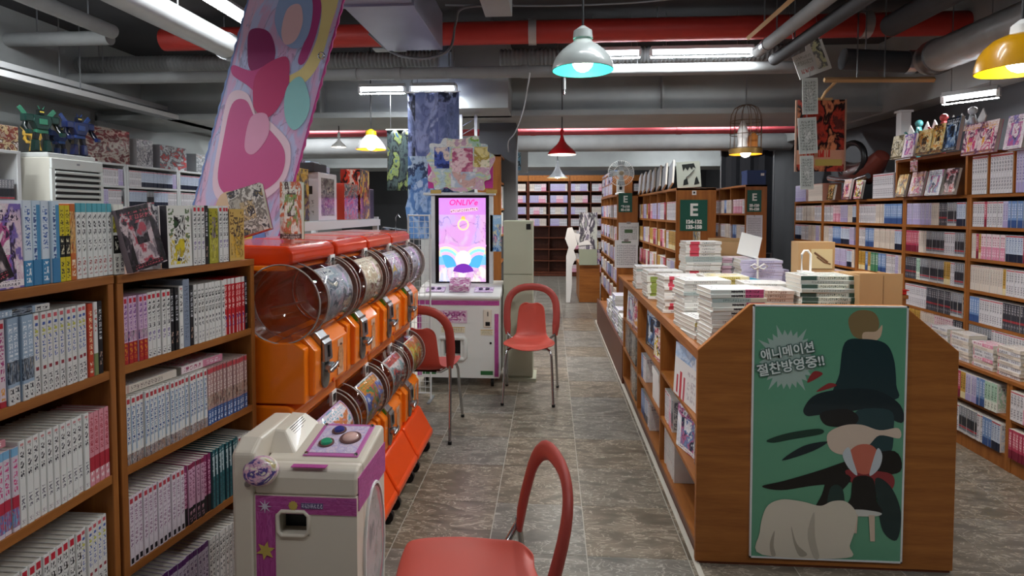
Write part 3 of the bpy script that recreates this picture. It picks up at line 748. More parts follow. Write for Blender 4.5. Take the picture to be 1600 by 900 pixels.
def row_books(kind, x, y, ang, z, runs, where, group, s0=0., gap=.0005, rs=1):
    """runs of upright books along local +y (viewer's right); spine looks along local +x"""
    R = random.Random(rs); s = s0; prevo = 0
    count = {}
    F_ = Matrix.Translation((x, y, z)) @ Matrix.Rotation(ang, 4, 'Z')
    for key, n in runs:
        if key is None:
            s += n; continue
        S_ = SER[key]; k0 = count.get(key, 0)
        for i in range(n):
            yy = s + S_['t'] / 2 + gap; s += S_['t'] + gap
            M = F_ @ Matrix.Translation((R.uniform(-.003, .0025), yy, .0005)) @ Matrix.Rotation(R.uniform(-.0012, .0012), 4, 'X')
            count[key] = count.get(key, 0) + 1
            put_book(kind, key, M, '%s %s from left, %s' % (ordi(count[key]).capitalize(), SER[key]['desc'], where), group)
    return s

LIE = Matrix(((0, 0, -1, 0), (-1, 0, 0, 0), (0, 1, 0, 0), (0, 0, 0, 1)))   # book on its side: spine to -y, thickness up
def stack(x, y, z, rz, keys, where, group, kind='comic_magazine', rs=0, jit=.006, turn=0):
    """lying books, bottom first. (x,y) is the middle of the spine edge"""
    R = random.Random(rs * 13 + 5); n = len(keys); zz = z
    for i, key in enumerate(keys):
        S_ = SER[key]; zz += S_['t'] / 2
        M = Matrix.Translation((x + R.uniform(-jit, jit), y + R.uniform(-jit, jit), zz)) @ Matrix.Rotation(rz + R.uniform(-.03, .03), 4, 'Z') @ LIE @ Matrix.Translation((0, 0, -S_['h'] / 2))
        lab = '%s from top: %s, stack %s' % (ordi(n - i).capitalize(), SER[key]['desc'], where)
        put_book(kind, key, M, lab, group)
        zz += S_['t'] / 2 + .0004
    return zz

def packed(name, rows, group=None):
    """far shelves: rows of (x,y,ang,z,[(key,n)..]) joined into one mass of spines"""
    b = MB(); mats = []; idx = {}
    def mi(m):
        if m.name not in idx: idx[m.name] = len(mats); mats.append(m)
        return idx[m.name]
    pg = mi(PAGES); R = random.Random(3)
    for x, y, ang, z, runs in rows:
        F_ = Matrix.Translation((x, y, z + .0008)) @ Matrix.Rotation(ang, 4, 'Z'); s = 0
        for key, n in runs:
            if key is None: s += n; continue
            S_ = SER[key]; k = mi(printed('spine_' + key, S_['base'], S_['layers']))
            for i in range(n):
                t = S_['t']; xo = R.uniform(-.003, .003); h = S_['h']; i0 = len(b.f)
                b.box(-S_['d'] + xo, xo, s + .0006, s + t, 0, h, pg, F_)
                b.m[i0 + 1] = k; b.m[i0] = k; b.m[i0 + 2] = k
                b.uv[i0] = b.uv[i0 + 2] = ((.9, 0), (1, 0), (1, 1), (.9, 1))
                s += t + .0008
    o = link(name, b.mesh(name, mats)); o['kind'] = 'stuff'
    return o

# standing display books: thin slab with a printed front, leaning back
PALS = [['e3c9d6', 'c05a92', '7f6ab5', 'f2e6ea', '3a2c4a'], ['e8e2da', '2c2a30', 'd8b830', 'b8485c', 'f4efe6'], ['3a3038', '8a7a82', 'c9b4b8', '1c181c', 'b04a58'],
        ['c9a45a', '6b4a2c', 'e2cf9a', '3a2a1c', 'd98a3a'], ['d5dbe6', '6a86b8', 'b86a96', 'f0f0f4', '2c3450'], ['b83a34', 'e0a23a', '2a1a1c', 'f0d8b0', '7a1f22'],
        ['dfe6dc', '8aa86a', 'd07a5a', '5a4a4a', 'f2f0e4'], ['22304a', '4f6f9c', '9fb6cc', '10161f', 'd8dfe6'], ['e6c6cc', 'd14a78', 'f4e4e0', '6a3a5a', 'e9a03a'], ['c8bda0', '7a705a', 'e2dcc6', '4a4438', '9a8a60']]
def cover_mat(i, base=None):
    p = PALS[i % len(PALS)]
    return printed('cover_print_%d' % i, p[0], [('p', .0, 1, 0, 1, [p[0], p[3], p[0], p[2], p[0]], 2.6), ('p', .2, .82, .1, .78, [p[0], p[1], p[2], p[4], p[0]], 4.6), ('p', .34, .68, .4, .74, [p[3], p[0], p[3], p[1], p[4]], 6), ('g', .08, .92, .8, .93, p[4], 7, 9), Rr(p[3], .02, .1), ('g', .1, .9, .03, .09, p[4], 12, 14)], .25)
def display_book(name, label, loc, rz, w, h, t, pal, lean=0, roll=0, cat='book', group=None, side=None, front=None):
    """front looks along local -y; lean tips the top backwards"""
    o = thing(name, label, cat, (loc[0], loc[1], loc[2] + t * math.sin(abs(lean)) + w / 2 * math.sin(abs(roll)) + .0004), rz, group); o.rotation_euler = (-lean, roll, rz)
    b = MB(); b.box(-w / 2, w / 2, 0, .0012, 0, h); b.m[0] = 1
    b.box(-w / 2, -w / 2 + .0012, .0012, t - .0012, 0, h); b.box(-w / 2, w / 2, t - .0012, t, 0, h)
    part('cover', b, [side or pm('cover_side_%d' % pal, PALS[pal % 10][1], .4), front or cover_mat(pal)], o)
    part('page_block', B(-w / 2 + .0015, w / 2 - .002, .0015, t - .0015, .002, h - .002), [PAGES], o)
    return o
def carton(name, label, loc, rz, w, d, h, front, side, cat='box', top=None, group=None, window=None):
    """printed retail box, front along local -y"""
    o = thing(name, label, cat, loc, rz, group)
    b = MB(); b.box(-w / 2, w / 2, 0, d, 0, h); b.m[0] = 1
    part('box_body', b, [side, front], o, bevel=.0015, seg=1)
    if window:
        part('clear_window', B(-w * .36, w * .36, -.003, 0, h * .1, h * .9), [window], o)
    part('lid_flap', B(-w / 2 + .002, w / 2 - .002, .002, d - .002, h, h + .0025), [top or side], o)
    return o

# ================================================================ bookcases
def bookcase(label, x, y, ang, w, d, shelves, top, foot=0., mat=None, back=True, divs=(), th=.022, side=.02, cat='bookcase', name='bookcase', shm=None, gm=None, topx=0.):
    """origin: viewer's left end of the front face on the floor; +x out of the shelves, +y to the viewer's right.
       shelves: heights of the upper surface of each board"""
    mat = mat or WOOD; shm = shm or WOODY
    t = thing(name, label, cat, (x, y, 0), ang, gm)
    for yy in (0, w - side):
        part('side_panel', B(-d, 0, yy, yy + side, foot, top), [mat], t, bevel=.0015, seg=1)
    for yy in divs:
        part('divider', B(-d + .01, -.004, yy - .008, yy + .008, shelves[0], top - th), [mat], t)
    for z in shelves:
        part('shelf', B(-d + .008, -.002, side, w - side, z - th, z), [shm], t)
    part('top_board', B(-d, .002 + topx, 0, w, top - th, top), [shm], t, bevel=.0015, seg=1)
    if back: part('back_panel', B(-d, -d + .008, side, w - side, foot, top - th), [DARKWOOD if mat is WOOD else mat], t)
    if foot == 0 and shelves[0] > .06: part('plinth', B(-.03, -.012, side, w - side, 0, shelves[0] - th), [mat], t)
    return t

# --- the two bookcases beside the viewer
LS = [.07, .338, .612, .885, 1.155]
bookcase('nearest wooden bookcase of manga, cut off by the picture edge', -1.12, .60, 0, .80, .26, LS, 1.398)
ANG_B = -math.atan2(.08, .54)
bookcase('wooden bookcase of manga between the nearest bookcase and the orange capsule machines', -1.118, 1.408, ANG_B, .545, .26, LS, 1.396)
PB = 'nearest bookcase'; QB = 'bookcase by capsule machines'
gl = 'manga on the shelves of the two near bookcases'
def rowA(z, runs, where, s0, rs): return row_books('manga_volume', -1.125, .60, 0, z, runs, where, gl, s0, rs=rs)
def rowB(z, runs, where, s0, rs): return row_books('manga_volume', -1.118 - .005 * math.cos(ANG_B), 1.408 - .005 * math.sin(ANG_B), ANG_B, z, runs, where, gl, s0, rs=rs)
rowA(1.155, [('pinkwhite', 9), ('slate', 4), ('white_blue', 9), ('redorange', 1), ('white_green', 1), ('black', 1)], 'upper shelf, ' + PB, .365, 1)
rowA(.885, [('rainbow', 12), ('white_plain', 11), ('pinkred', 4)], 'middle shelf, ' + PB, .325, 2)
rowA(.612, [('white_redcap', 8), ('capred_black', 11), ('white_blue', 5)], 'lower shelf, ' + PB, .36, 3)
rowB(1.155, [('pink_redfoot', 5), ('white_redcap', 5), ('black', 2), ('white_plain', 1), ('greyblue_big', 1), ('black', 1), ('white_bigblack', 9), ('red_block', 6), ('black', 1)], 'upper shelf, ' + QB, .022, 4)
rowB(.885, [('thinwhite', 20), ('brownblue', 13)], 'middle shelf, ' + QB, .022, 5)
rowB(.612, [('palepink', 12), ('magenta_black', 1), ('pink_black', 4), ('magenta_black', 2), ('teal', 8), ('white_redcap', 4)], 'lower shelf, ' + QB, .022, 6)
rowB(.338, [('purple', 18), ('white_bigblack', 12)], 'bottom shelf, ' + QB, .022, 7)
# books lying on top of the rows
for i, (x, y, z, rz, key, lab) in enumerate([(-1.135, 1.135, 1.338, PI / 2, 'slate', 'Flat blue volume lying on the upper row, nearest bookcase'),
        (-1.128, 1.545, 1.068, PI / 2 + ANG_B, 'r_cream', 'Cream volume lying flat over the middle row, bookcase by capsule machines'),
        (-1.098, 1.735, 1.068, PI / 2 + ANG_B, 'r_pink', 'Pink topped volume lying flat over the middle row, bookcase by capsule machines'),
        (-1.145, 1.03, 1.0655, PI / 2, 'pinkred', 'Red volume lying flat over the middle row, nearest bookcase')]):
    M = Matrix.Translation((x, y, z + SER[key]['t'] / 2)) @ Matrix.Rotation(rz, 4, 'Z') @ LIE @ Matrix.Translation((0, 0, -SER[key]['h'] / 2))
    put_book('manga_volume', key, M, lab, gl)
# the row standing on top
rowA(1.3985, [('white_sky', 1), ('sky_solid', 1), ('white_sky', 1), ('sky_solid', 1), ('yellow_black', 2), ('orange', 1), ('tealcap', 7)], 'on top, ' + PB, .558, 8)
rowB(1.397, [('yellowtop', 2)], 'on top, ' + QB, .0, 9)
FA = PI / 2   # fronts towards the aisle
def onB(s, inset=.006): return (-1.118 + .1465 * s - inset, 1.408 + .989 * s, 1.397)
display_book('display_book', 'dark cover leaning at the edge of the picture on the nearest bookcase', (-1.085, 1.045, 1.3985), FA, .10, .172, .014, 2, .08, -.3)
display_book('display_book', 'lilac and pink cover standing behind the dark leaning cover, nearest bookcase', (-1.127, 1.113, 1.3985), FA, .088, .178, .016, 0, .02)
def art(name, base, pal, title): return printed(name, base, [('p', .1, .9, .05, .55, [base, pal[0], base, pal[1], base], 7), ('p', .28, .74, .3, .84, [base, pal[2], base, pal[2], pal[3]], 5), ('p', .3, .7, .1, .46, [pal[0], pal[0], pal[1], base, pal[2]], 8), ('g', .06, .28, .5, .95, title, 2, 6), ('g', .76, .94, .45, .95, title, 2, 7)], .25)
display_book('display_book', 'dark grey cover leaning sideways across the white row', onB(.085, -.02), FA + ANG_B, .115, .168, .02, 2, .1, -.2)
display_book('display_book', 'white cover with pink flowers behind the dark leaning book', onB(.14, .03), FA + ANG_B, .075, .178, .018, 8, .02, front=art('flower_cover', 'dcd9dc', ['c4587c', '8a2f4c', '3a2c34', 'd9b84a'], '77707a'))
display_book('display_book', 'white cover with black hair and yellow dress standing square', onB(.215, 0), FA + ANG_B, .09, .18, .024, 1, .02, front=art('yellow_dress_cover', 'e4e1da', ['d8c02c', 'a8902c', '1c1a1c', '2c4a2c'], '6a7a5a'))
row_books('manga_volume', *onB(.265, 0)[:2], ANG_B, 1.397, [('white_redcap', 3), ('black', 1)], 'beside the yellow dress cover', gl, rs=10)
display_book('display_book', 'olive green cover beside the yellow dress cover', onB(.352, 0), FA + ANG_B, .038, .174, .02, 6, .0, front=art('olive_cover', 'a8a030', ['8a8428', 'c9c05a', '7a6a7a', '5a5a2c'], '3a3a1c'))
row_books('manga_volume', *onB(.376, 0)[:2], ANG_B, 1.397, [('white_redcap', 3)], 'beside the olive cover', gl, rs=12)
display_book('display_book', 'ochre cover with long haired figure at the end of the bookcase', onB(.46, 0), FA + ANG_B, .072, .172, .02, 3, .0, front=art('ochre_cover', 'c9a45a', ['d9a83a', '8a6a2c', '4a3a34', '3a2c28'], '6a4a2c'))
# ================================================================ capsule machines
ORANGE = pm('orange_translucent_plastic', 'f27a14', .22, 0, .14, 6, coat=.4)
ORANGED = pm('deep_orange_plastic', 'cf5216', .3, 0, .2, 5, coat=.2)
REDOR = pm('red_orange_lid', 'd6390c', .2, 0, .08, 5, coat=.5)
TRAYM = pm('orange_tray_plastic', 'ee4d0e', .28, 0, .06, 5, coat=.3)
def clear_mat(name, tint=(.96, .97, .98), alpha=.22, rough=.04):
    m, N, L, b = newmat(name)
    out = N['Material Output']; tr = N.new('ShaderNodeBsdfTransparent'); tr.inputs[0].default_value = (*tint, 1)
    gl_ = N.new('ShaderNodeBsdfGlossy'); gl_.inputs['Roughness'].default_value = rough; gl_.inputs[0].default_value = (.9, .9, .9, 1)
    fr = N.new('ShaderNodeFresnel'); fr.inputs[0].default_value = 1.4
    mx = N.new('ShaderNodeMixShader')
    L.new(mth(N, L, 'ADD', mth(N, L, 'MULTIPLY', fr.outputs[0], .75), alpha * .12), mx.inputs[0]); L.new(tr.outputs[0], mx.inputs[1]); L.new(gl_.outputs[0], mx.inputs[2])
    L.new(mx.outputs[0], out.inputs['Surface']); N.remove(b)
    return m
CLEAR = clear_mat('clear_acrylic', (.94, .93, .92)); ENDC = pm('tinted_drum_end', '8a3820', .06, 0, .1, 5, coat=.6, alpha=.42); CLEARPINK = clear_mat('pink_clear_acrylic', (.95, .72, .8))
def capsule_machine(loc, label):
    """local: +x out to the aisle, y along the row (width .42), z up"""
    t = thing('capsule_machine', label, 'machine', loc, 0, 'orange capsule machines in two tiers')
    w = .205
    # lower housing: sloped chin carrying the mechanism, with a recess either side
    part('housing', MB().prism([(-.44, 0), (-.02, 0), (-.02, .2), (-.06, .225), (-.13, .222), (-.2, .245), (-.24, .3), (-.44, .3)], -w, w, 'y'), [ORANGE], t, bevel=.006)
    part('face_block', MB().prism([(-.03, .015), (0, .02), (.004, .185), (-.05, .245), (-.09, .245)], -.165, .165, 'y'), [ORANGE], t, bevel=.006)
    part('back_wall', MB().prism([(-.44, .26), (-.25, .26), (-.25, .5), (-.44, .5)], -w, w, 'y'), [ORANGED], t, bevel=.004)
    part('lid', MB().prism([(-.44, .5), (-.075, .5), (-.06, .515), (-.06, .55), (-.085, .572), (-.44, .58)], -w + .002, w - .002, 'y'), [REDOR], t, bevel=.012, seg=3)
    part('rim_band', MB().prism([(-.25, .482), (-.085, .482), (-.085, .502), (-.25, .502)], -w + .004, w - .004, 'y'), [ORANGE], t, bevel=.003)
    # clear drum, open at the back
    Mx = Matrix.Translation((-.105, 0, .362)) @ Matrix.Rotation(-PI / 2, 4, 'X')
    R = .142
    part('clear_drum', MB().lathe([(R * .97, -.203), (R, -.197), (R, .197), (R * .97, .203)], 40, 0, Mx), [CLEAR], t, 40)
    for y in (-.202, .202): part('drum_end', MB().lathe([(0, y), (R * .97, y)], 40, 0, Mx), [ENDC], t, 40)
    for y in (-.2, -.12, .2):
        part('drum_rim', MB().tube([(-.105 + R * 1.01 * math.cos(a), y, .362 + R * 1.01 * math.sin(a)) for a in [k * PI / 20 for k in range(41)]], .0032, 6), [pm('clear_rim', '9c928c', .12, 0, .05, coat=.5)], t, 60)
    # printed card curved inside the drum
    c = MB(); seg = 12
    for k in range(seg):
        a0, a1 = -.75 + 1.75 * k / seg, -.75 + 1.75 * (k + 1) / seg
        r = R - .006
        c.face([(-.105 + r * math.cos(a0), -.09, .362 + r * math.sin(a0)), (-.105 + r * math.cos(a0), .165, .362 + r * math.sin(a0)), (-.105 + r * math.cos(a1), .165, .362 + r * math.sin(a1)), (-.105 + r * math.cos(a1), -.09, .362 + r * math.sin(a1))], 0, ((0, k / seg), (1, k / seg), (1, (k + 1) / seg), (0, (k + 1) / seg)))
    cdm = printed('capsule_card_0', 'd9d9dd', [('p', .03, .97, .03, .97, ['dfe3e6', 'a9bcc9', 'c7c3d2', '6d7c8c', 'e6ddc9'], 4.5), ('r', .05, .5, .82, .95, 'eef0f2'), ('g', .06, .48, .84, .94, '3a4a6a', 6, 14)], .3)
    part('display_card', c, [cdm], t, 60, label='printed card inside the clear drum')
    part('stirrer', MB().tube([(-.2, -.09, .33), (-.12, -.1, .345), (-.06, -.1, .36)], .005, 6), [STEEL], t)
    # coin mechanism
    part('coin_plate', MB().prism([(-.035, -.06), (-.035, .10), (.035, .10), (.035, -.06)] + [(.035 * math.cos(a), -.06 - .035 * math.sin(a)) for a in [PI * k / 8 for k in range(1, 8)]], .0, .006, 'x', 0, Matrix.Translation((.002, -.075, .12))), [pm('mech_grey', '77746f', .4, .5)], t, 40)
    part('coin_box', MB().prism([(-.01, .13), (.022, .13), (.018, .2), (-.02, .245), (-.045, .235)], -.11, -.04, 'y'), [STEEL], t, bevel=.004)
    part('coin_slot', B(.02, .0235, -.083, -.068, .145, .19), [BLACK], t)
    kn = part('handle_hub', MB().cyl((.006, -.075, .105), (.035, -.075, .105), .02, 16), [STEEL], t, 40)
    part('handle_bar', MB().tube([(.037, -.115, .098), (.04, -.075, .106), (.037, -.035, .114)], [.007, .011, .007], 8), [CHROME], kn, 60)
    part('oval_sticker', MB().lathe([(0, 0), (.036, 0), (.036, .001), (0, .001)], 24, 0, Matrix.Translation((.0035, .09, .105)) @ Matrix.Rotation(PI / 2, 4, 'Y') @ Matrix.Diagonal((1.55, .8, 1, 1))), [printed('oval_sticker', 'c9946a', [('g', .1, .9, .1, .9, 'a0673f', 9, 3)])], t)
    for z in (.165, .05):
        part('label_sticker', B(.001, .0045, .055, .115, z - .014, z + .014), [pm('pale_sticker', 'd0a184', .5)], t)
    part('screw', MB().cyl((.001, .01, .03), (.006, .01, .03), .009, 10), [ORANGED], t)
    part('price_tag', B(-.071, -.058, .15, .198, .455, .515), [PAPER], t)
    part('price_mark', B(-.0585, -.0565, .16, .188, .468, .502), [BLACK], t)
    return t
TIER = [('upper', .865), ('lower', .285)]
WHO = ['nearest the bookcase', 'second from the bookcase', 'third from the bookcase', 'nearest the red side chair']
proto = None; CX = -.862
caps = []
cards = [['dfe3e6', 'a9bcc9', 'c7c3d2', '6d7c8c', 'e6ddc9'], ['e6dccb', 'c9b39a', 'f0eadd', '8c6f5c', 'c98a8a'], ['d9d4e2', 'b48ab5', 'e6e2ea', '8a9ac5', 'd9b84a'], ['e4e2e8', 'b9b5c9', 'd0cbe0', '57556a', 'eceaf0'],
         ['c9a9d6', 'e08a4a', 'f2e6ec', '5ab0c9', '8a5aa8'], ['d9dbe2', '4f6fc0', 'd98a2c', '3f8a5a', 'c94a4a'], ['e2d9dc', '6fa0a8', 'c9584a', '3c3c58', 'e0c9a0'], ['e9e4da', 'c9c14a', 'd1603a', '7ab06a', 'b03a5a']]
k = 0
for tn, z in TIER:
    for i in range(4):
        y = 1.98 + .218 + i * .435
        lab = '%s tier orange capsule machine %s' % (tn, WHO[i])
        if proto is None:
            proto = capsule_machine((CX, y, z), lab); o = proto
        else:
            o = copy_thing(proto, (CX, y, z), 0, lab)
        if k:
            for ch in o.children:
                if ch.name.startswith('display_card'):
                    ch.data = ch.data.copy(); p = cards[k]
                    ch.data.materials[0] = printed('capsule_card_%d' % k, p[0], [('p', .03, .97, .03, .97, p, 5), ('r', .06, .94, .8, .95, p[2]), ('g', .08, .92, .82, .93, p[3], 9, 14), ('p', .1, .9, .08, .4, p[::-1], 9)], .3)
        caps.append(o); k += 1
olid = None
for o in caps[4:]:
    for ch in o.children:
        if ch.name.startswith('lid'):
            if olid is None: olid = ch.data.copy(); olid.materials[0] = ORANGE
            ch.data = olid
# loose capsules inside the lower drums
for i, (x, y, z, r, c, lab) in enumerate([(-.93, 2.56, .585, .048, '5f9a88', 'green capsule lying in the second lower drum'), (-.93, 3.0, .585, .045, '7a5a50', 'brown capsule lying in the third lower drum'), (-.95, 3.01, .67, .045, '8a6a5c', 'brown capsule resting on another in the third lower drum'),
        (-.93, 2.13, .59, .048, 'd9a05a', 'orange capsule lying in the nearest lower drum'), (-.95, 2.62, 1.16, .04, '2f4a2a', 'dark green capsule in the second upper drum')]):
    t = thing('toy_capsule', lab, 'capsule', (x, y, z)); 
    part('shell', MB().lathe([(r * math.sin(PI * q / 16), -r * math.cos(PI * q / 16)) for q in range(9)], 18), [pm('capsule_%d' % i, c, .15, 0, .05, coat=.5)], t, 60)
    part('clear_cap', MB().lathe([(r * math.sin(PI * q / 16), -r * math.cos(PI * q / 16)) for q in range(8, 17)], 18), [pm('capsule_top_%d' % i, c, .1, 0, .1, coat=.8)], t, 60)
GREENT = pm('green_label', '3f8a2c', .4)
for i in (1, 2, 3):
    for tn in (0,):
        part('green_tab', MB().prism([(.0, .205), (-.03, .25), (-.06, .25), (-.06, .24), (-.02, .2)], -.112, -.038, 'y'), [GREENT], caps[i])
part('green_tab', MB().prism([(.0, .205), (-.03, .25), (-.06, .25), (-.06, .24), (-.02, .2)], -.112, -.038, 'y'), [GREENT], caps[6])
part('yellow_label', B(.004, .007, -.1, .02, .06, .2), [printed('yellow_label', 'c9a53a', [('p', .05, .95, .3, .95, ['c9a53a', '6a4a2a', 'e6d28a', 'b8542a', '3a2a1a'], 6), ('g', .05, .95, .03, .25, '222222', 14, 5)])], caps[7])
# wheeled trays under the columns
for i in range(4):
    y = 1.98 + .218 + i * .435
    t = thing('machine_base', 'orange sloping tray on casters under the capsule machine %s' % WHO[i], 'stand', (CX, y, 0), 0, 'orange caster trays under the capsule machines')
    part('tray', MB().prism([(-.44, .09), (.085, .09), (.09, .13), (.075, .145), (-.0, .285), (-.44, .285)], -.208, .208, 'y'), [TRAYM], t, bevel=.014, seg=3)
    part('mounting_board', B(-.44, -.03, -.2, .2, .07, .091), [BLACK], t)
    for x in (-.38, .045):
        for yy in (-.15, .15):
            cst = part('caster', MB().cyl((x, yy - .012, .035), (x, yy + .012, .035), .035, 14), [BLACK], t, 40)
            part('caster_fork', B(x - .012, x + .012, yy - .018, yy + .018, .04, .09), [STEEL], cst)
# two albums leaning on the first lid
display_book('magazine', 'grey and pink patterned magazine leaning aslant on the first capsule machine', (-1.17, 2.19, 1.4475), .02, .145, .195, .026, 2, .2, -.3, side=pm('pink_spine', 'a63a6a', .4), front=printed('foil_cover', 'a7a49a', [('p', 0, 1, 0, 1, ['b0aca0', '7a7670', 'd2cfc6', '4a4a50', '9a8a60'], 6), ('p', .3, .7, .3, .7, ['d8cfc0', '8a8070', 'c9b48a', '3f3d44', 'e4ded2'], 9)], .2))
display_book('magazine', 'pale green cover with brown haired figure standing on the capsule machines', (-1.04, 2.24, 1.4475), .05, .088, .232, .03, 6, .03)
# ---------------------------------------------------------------- white display shelf behind the machines
t = thing('display_shelf', 'white metal display shelf behind the orange capsule machines', 'shelf', (-1.4, 3.03, 0))
part('shelf_board', B(-.55, 0, 0, 1.58, 1.462, 1.505), [WMETAL], t, bevel=.003)
part('shelf_board', B(-.55, 0, 0, 1.58, 1.02, 1.05), [WMETAL], t)
for y in (.0, 1.54):
    for x in (-.55, -.04): part('post', B(x, x + .04, y, y + .04, 0, 1.52), [WMETAL], t)
part('price_rail', B(.0, .012, .0, 1.58, 1.45, 1.5), [WHITEP], t)
CL = PI / 2
NAVYB = ['22304a', '4f6f9c', '9fb6cc', '10161f', 'd8dfe6']
def cm(name, pal, base=None, frame=None, sc=5):
    L_ = [('p', 0, 1, 0, 1, pal, sc)]
    if frame: L_ = [('r', 0, 1, 0, 1, frame), ('p', .14, .86, .1, .9, pal, sc)]
    return printed(name, base or pal[0], L_, .2, coat=.4)
boxes = [
 ('white boxed figure set with a barcode side and dark picture window', 3.53, .30, .15, .295, cm('box_white', ['3a3a38', '6b6a60', '8a867c', '23231f', 'a9a08a'], frame='d9d8d6', sc=9), printed('box_white_side', 'c6c3cc', [('r', .45, .75, .55, .72, '2a2a2e'), ('r', .1, .2, .05, .5, '3a3a3e'), ('g', .2, .8, .1, .45, '77757c', 3, 9)])),
 ('red edged box with a burning skyline picture', 3.97, .28, .17, .25, cm('box_redgrey', ['5a5654', 'b8402c', '8a8480', '2f2d2d', 'c9a08a'], sc=7), pm('box_red_side', 'b83a26', .35)),
 ('tall red and black box with yellow flame picture', 4.3, .22, .15, .37, cm('box_flame', ['c4401f', 'e0a52a', '2a1a18', '8a1f18', 'f0cf6a'], sc=6), cm('box_flame_side', ['8a2418', '241614', 'b83a24', 'c9b0a0', '1a1010'], sc=4)),
 ('pale pink and navy box at the far end of the shelf', 4.53, .1, .15, .23, pm('navy_card', '20242e', .4), pm('pink_card', 'd2b8cc', .4)),
]
for lab, y, w, d, h, fr, sd in boxes:
    carton('boxed_goods', lab, (-1.415, y + w / 2 - .1, 1.5055), CL, w, d, h, fr, sd)
carton('boxed_goods', 'small dark box lying on the white figure box', (-1.43, 3.5, 1.806), CL, .2, .1, .05, BLACK, pm('dark_box', '2c2b30', .4))
carton('boxed_goods', 'red top box standing behind the burning skyline box', (-1.62, 4.0, 1.5055), CL, .1, .12, .36, pm('box_orange', 'c24a1c', .35), pm('box_red_side', 'b83a26'))
for i, (y, w, h, pal, lab) in enumerate([(3.33, .26, .42, 9, 'olive patterned tall box at the back of the white shelf'), (3.62, .24, .44, 4, 'lilac drawing box at the back of the white shelf'), (3.92, .14, .42, 7, 'mauve narrow box at the back of the white shelf'), (4.16, .16, .42, 7, 'night sky box beside the mauve narrow box'), (4.36, .17, .40, 7, 'second night sky box at the far end')]):
    pl = PALS[pal] if i != 2 else ['8a7a96', 'a99ab5', '6a5a7a', 'c4b8cf', '4a3f58']
    carton('boxed_goods', lab, (-1.74, y, 1.5055), CL, w, .16, h, cm('back_box_%d' % i, pl, frame='c9c9d2' if i > 2 else None, sc=6), pm('back_box_side_%d' % i, pl[2 if i else 0], .4))
carton('boxed_goods', 'yellow lidded dark box behind the pale green magazine', (-1.42, 3.195, 1.5055), CL, .22, .2, .3, cm('box_yellow', ['3a3024', 'c9a52a', '6a5a2c', '1c1814', '8a7a3a']), pm('box_yellow_side', 'c0982a', .4))
# lower goods behind the lids
for i, (y, w, lab) in enumerate([(3.35, .3, 'dark red box on the lower board behind the lids'), (3.75, .28, 'orange striped box on the lower board behind the lids'), (4.2, .34, 'white sheet folded box on the lower board behind the lids')]):
    carton('boxed_goods', lab, (-1.45, y, 1.0505), CL, w, .2, .34, cm('low_box_%d' % i, [['5a2420', '8a3a30', '2a1614', '3a1c1a', 'a05a4a'], ['c98a2c', '6a3a1c', 'e0b45a', '3a2416', 'b0602a'], ['d9d6d4', 'b0aeb0', 'e6e4e2', '6a686a', 'c9a09a']][i]), pm('low_box_side', '6a3a30', .4))
# wire grid panel at the end of the machines
t = thing('wire_grid_panel', 'white wire grid panel standing beyond the orange capsule machines', 'rack', (-1.17, 4.66, 0))
for x in (0, .18): part('frame_bar', MB().cyl((x, 0, 0), (x, 0, 1.54), .008, 8), [WMETAL], t)
for z in (.06, 1.53): part('frame_bar', MB().cyl((0, 0, z), (.18, 0, z), .006, 8), [WMETAL], t)
for k in range(1, 4): part('grid_wire', MB().cyl((.18 * k / 4, .002, .06), (.18 * k / 4, .002, 1.53), .0022, 5), [WMETAL], t)
for k in range(1, 30): part('grid_wire', MB().cyl((0, -.002, .06 + .049 * k), (.18, -.002, .06 + .049 * k), .0022, 5), [WMETAL], t)
for s in (0, .18): part('foot', B(s - .012, s + .012, -.1, .1, 0, .012), [GREYM], t)
t = thing('packed_dark_goods', 'dark plastic wrapped garments hanging behind the wire grid', 'garment bag', (-1.38, 5.0, .35))
part('wrapped_bundle', MB().prism([(-.14, 0), (.12, 0), (.14, .5), (.12, 1.05), (-.12, 1.08), (-.15, .5)], 0, .1, 'y'), [printed('dark_wrap', '2a2c32', [('p', 0, 1, 0, 1, ['2a2c32', '4a505c', '6a7484', '16171a', '8a94a4'], 5)], .2)], t, bevel=.02)
part('hook', MB().tube([(0, .05, 1.06), (0, .05, 1.16), (.02, .05, 1.19), (.04, .05, 1.16)], .005, 6), [CHROME], t)
part('stand_pole', MB().cyl((0, .05, -.35), (0, .05, .02), .012, 8), [STEEL], t)

# ================================================================ small white toy machine in front
MAG = printed('toy_decal', 'b0468f', [('p', 0, 1, 0, 1, ['b0468f', 'b8529a', 'a83f88', 'c05fa4', 'ab4a94'], 9)], .35)
LAV = printed('toy_panel', 'cbbbd6', [('p', 0, 1, 0, 1, ['cfc0d8', 'd9c4d6', 'c2b4d6', 'd6cbdc', 'bfb0d2'], 7)], .35)
t = thing('toy_vending_machine', 'small cream and pink arcade toy machine with three buttons', 'machine', (-.905, 1.55, 0))
# cheek on the far side with a rounded top, main body with a sloping top, speaker wedge
part('side_cheek', MB().prism([(0, 0), (.28, 0), (.28, .88), (.25, .905), (.05, .905), (.0, .875)], 0, .068, 'x'), [CREAM], t, bevel=.012, seg=3)
bodyp = [(0, 0), (.275, 0), (.275, .865), (.255, .872), (.06, .835), (.035, .842), (.012, .835), (0, .815)]
m_ = MB()
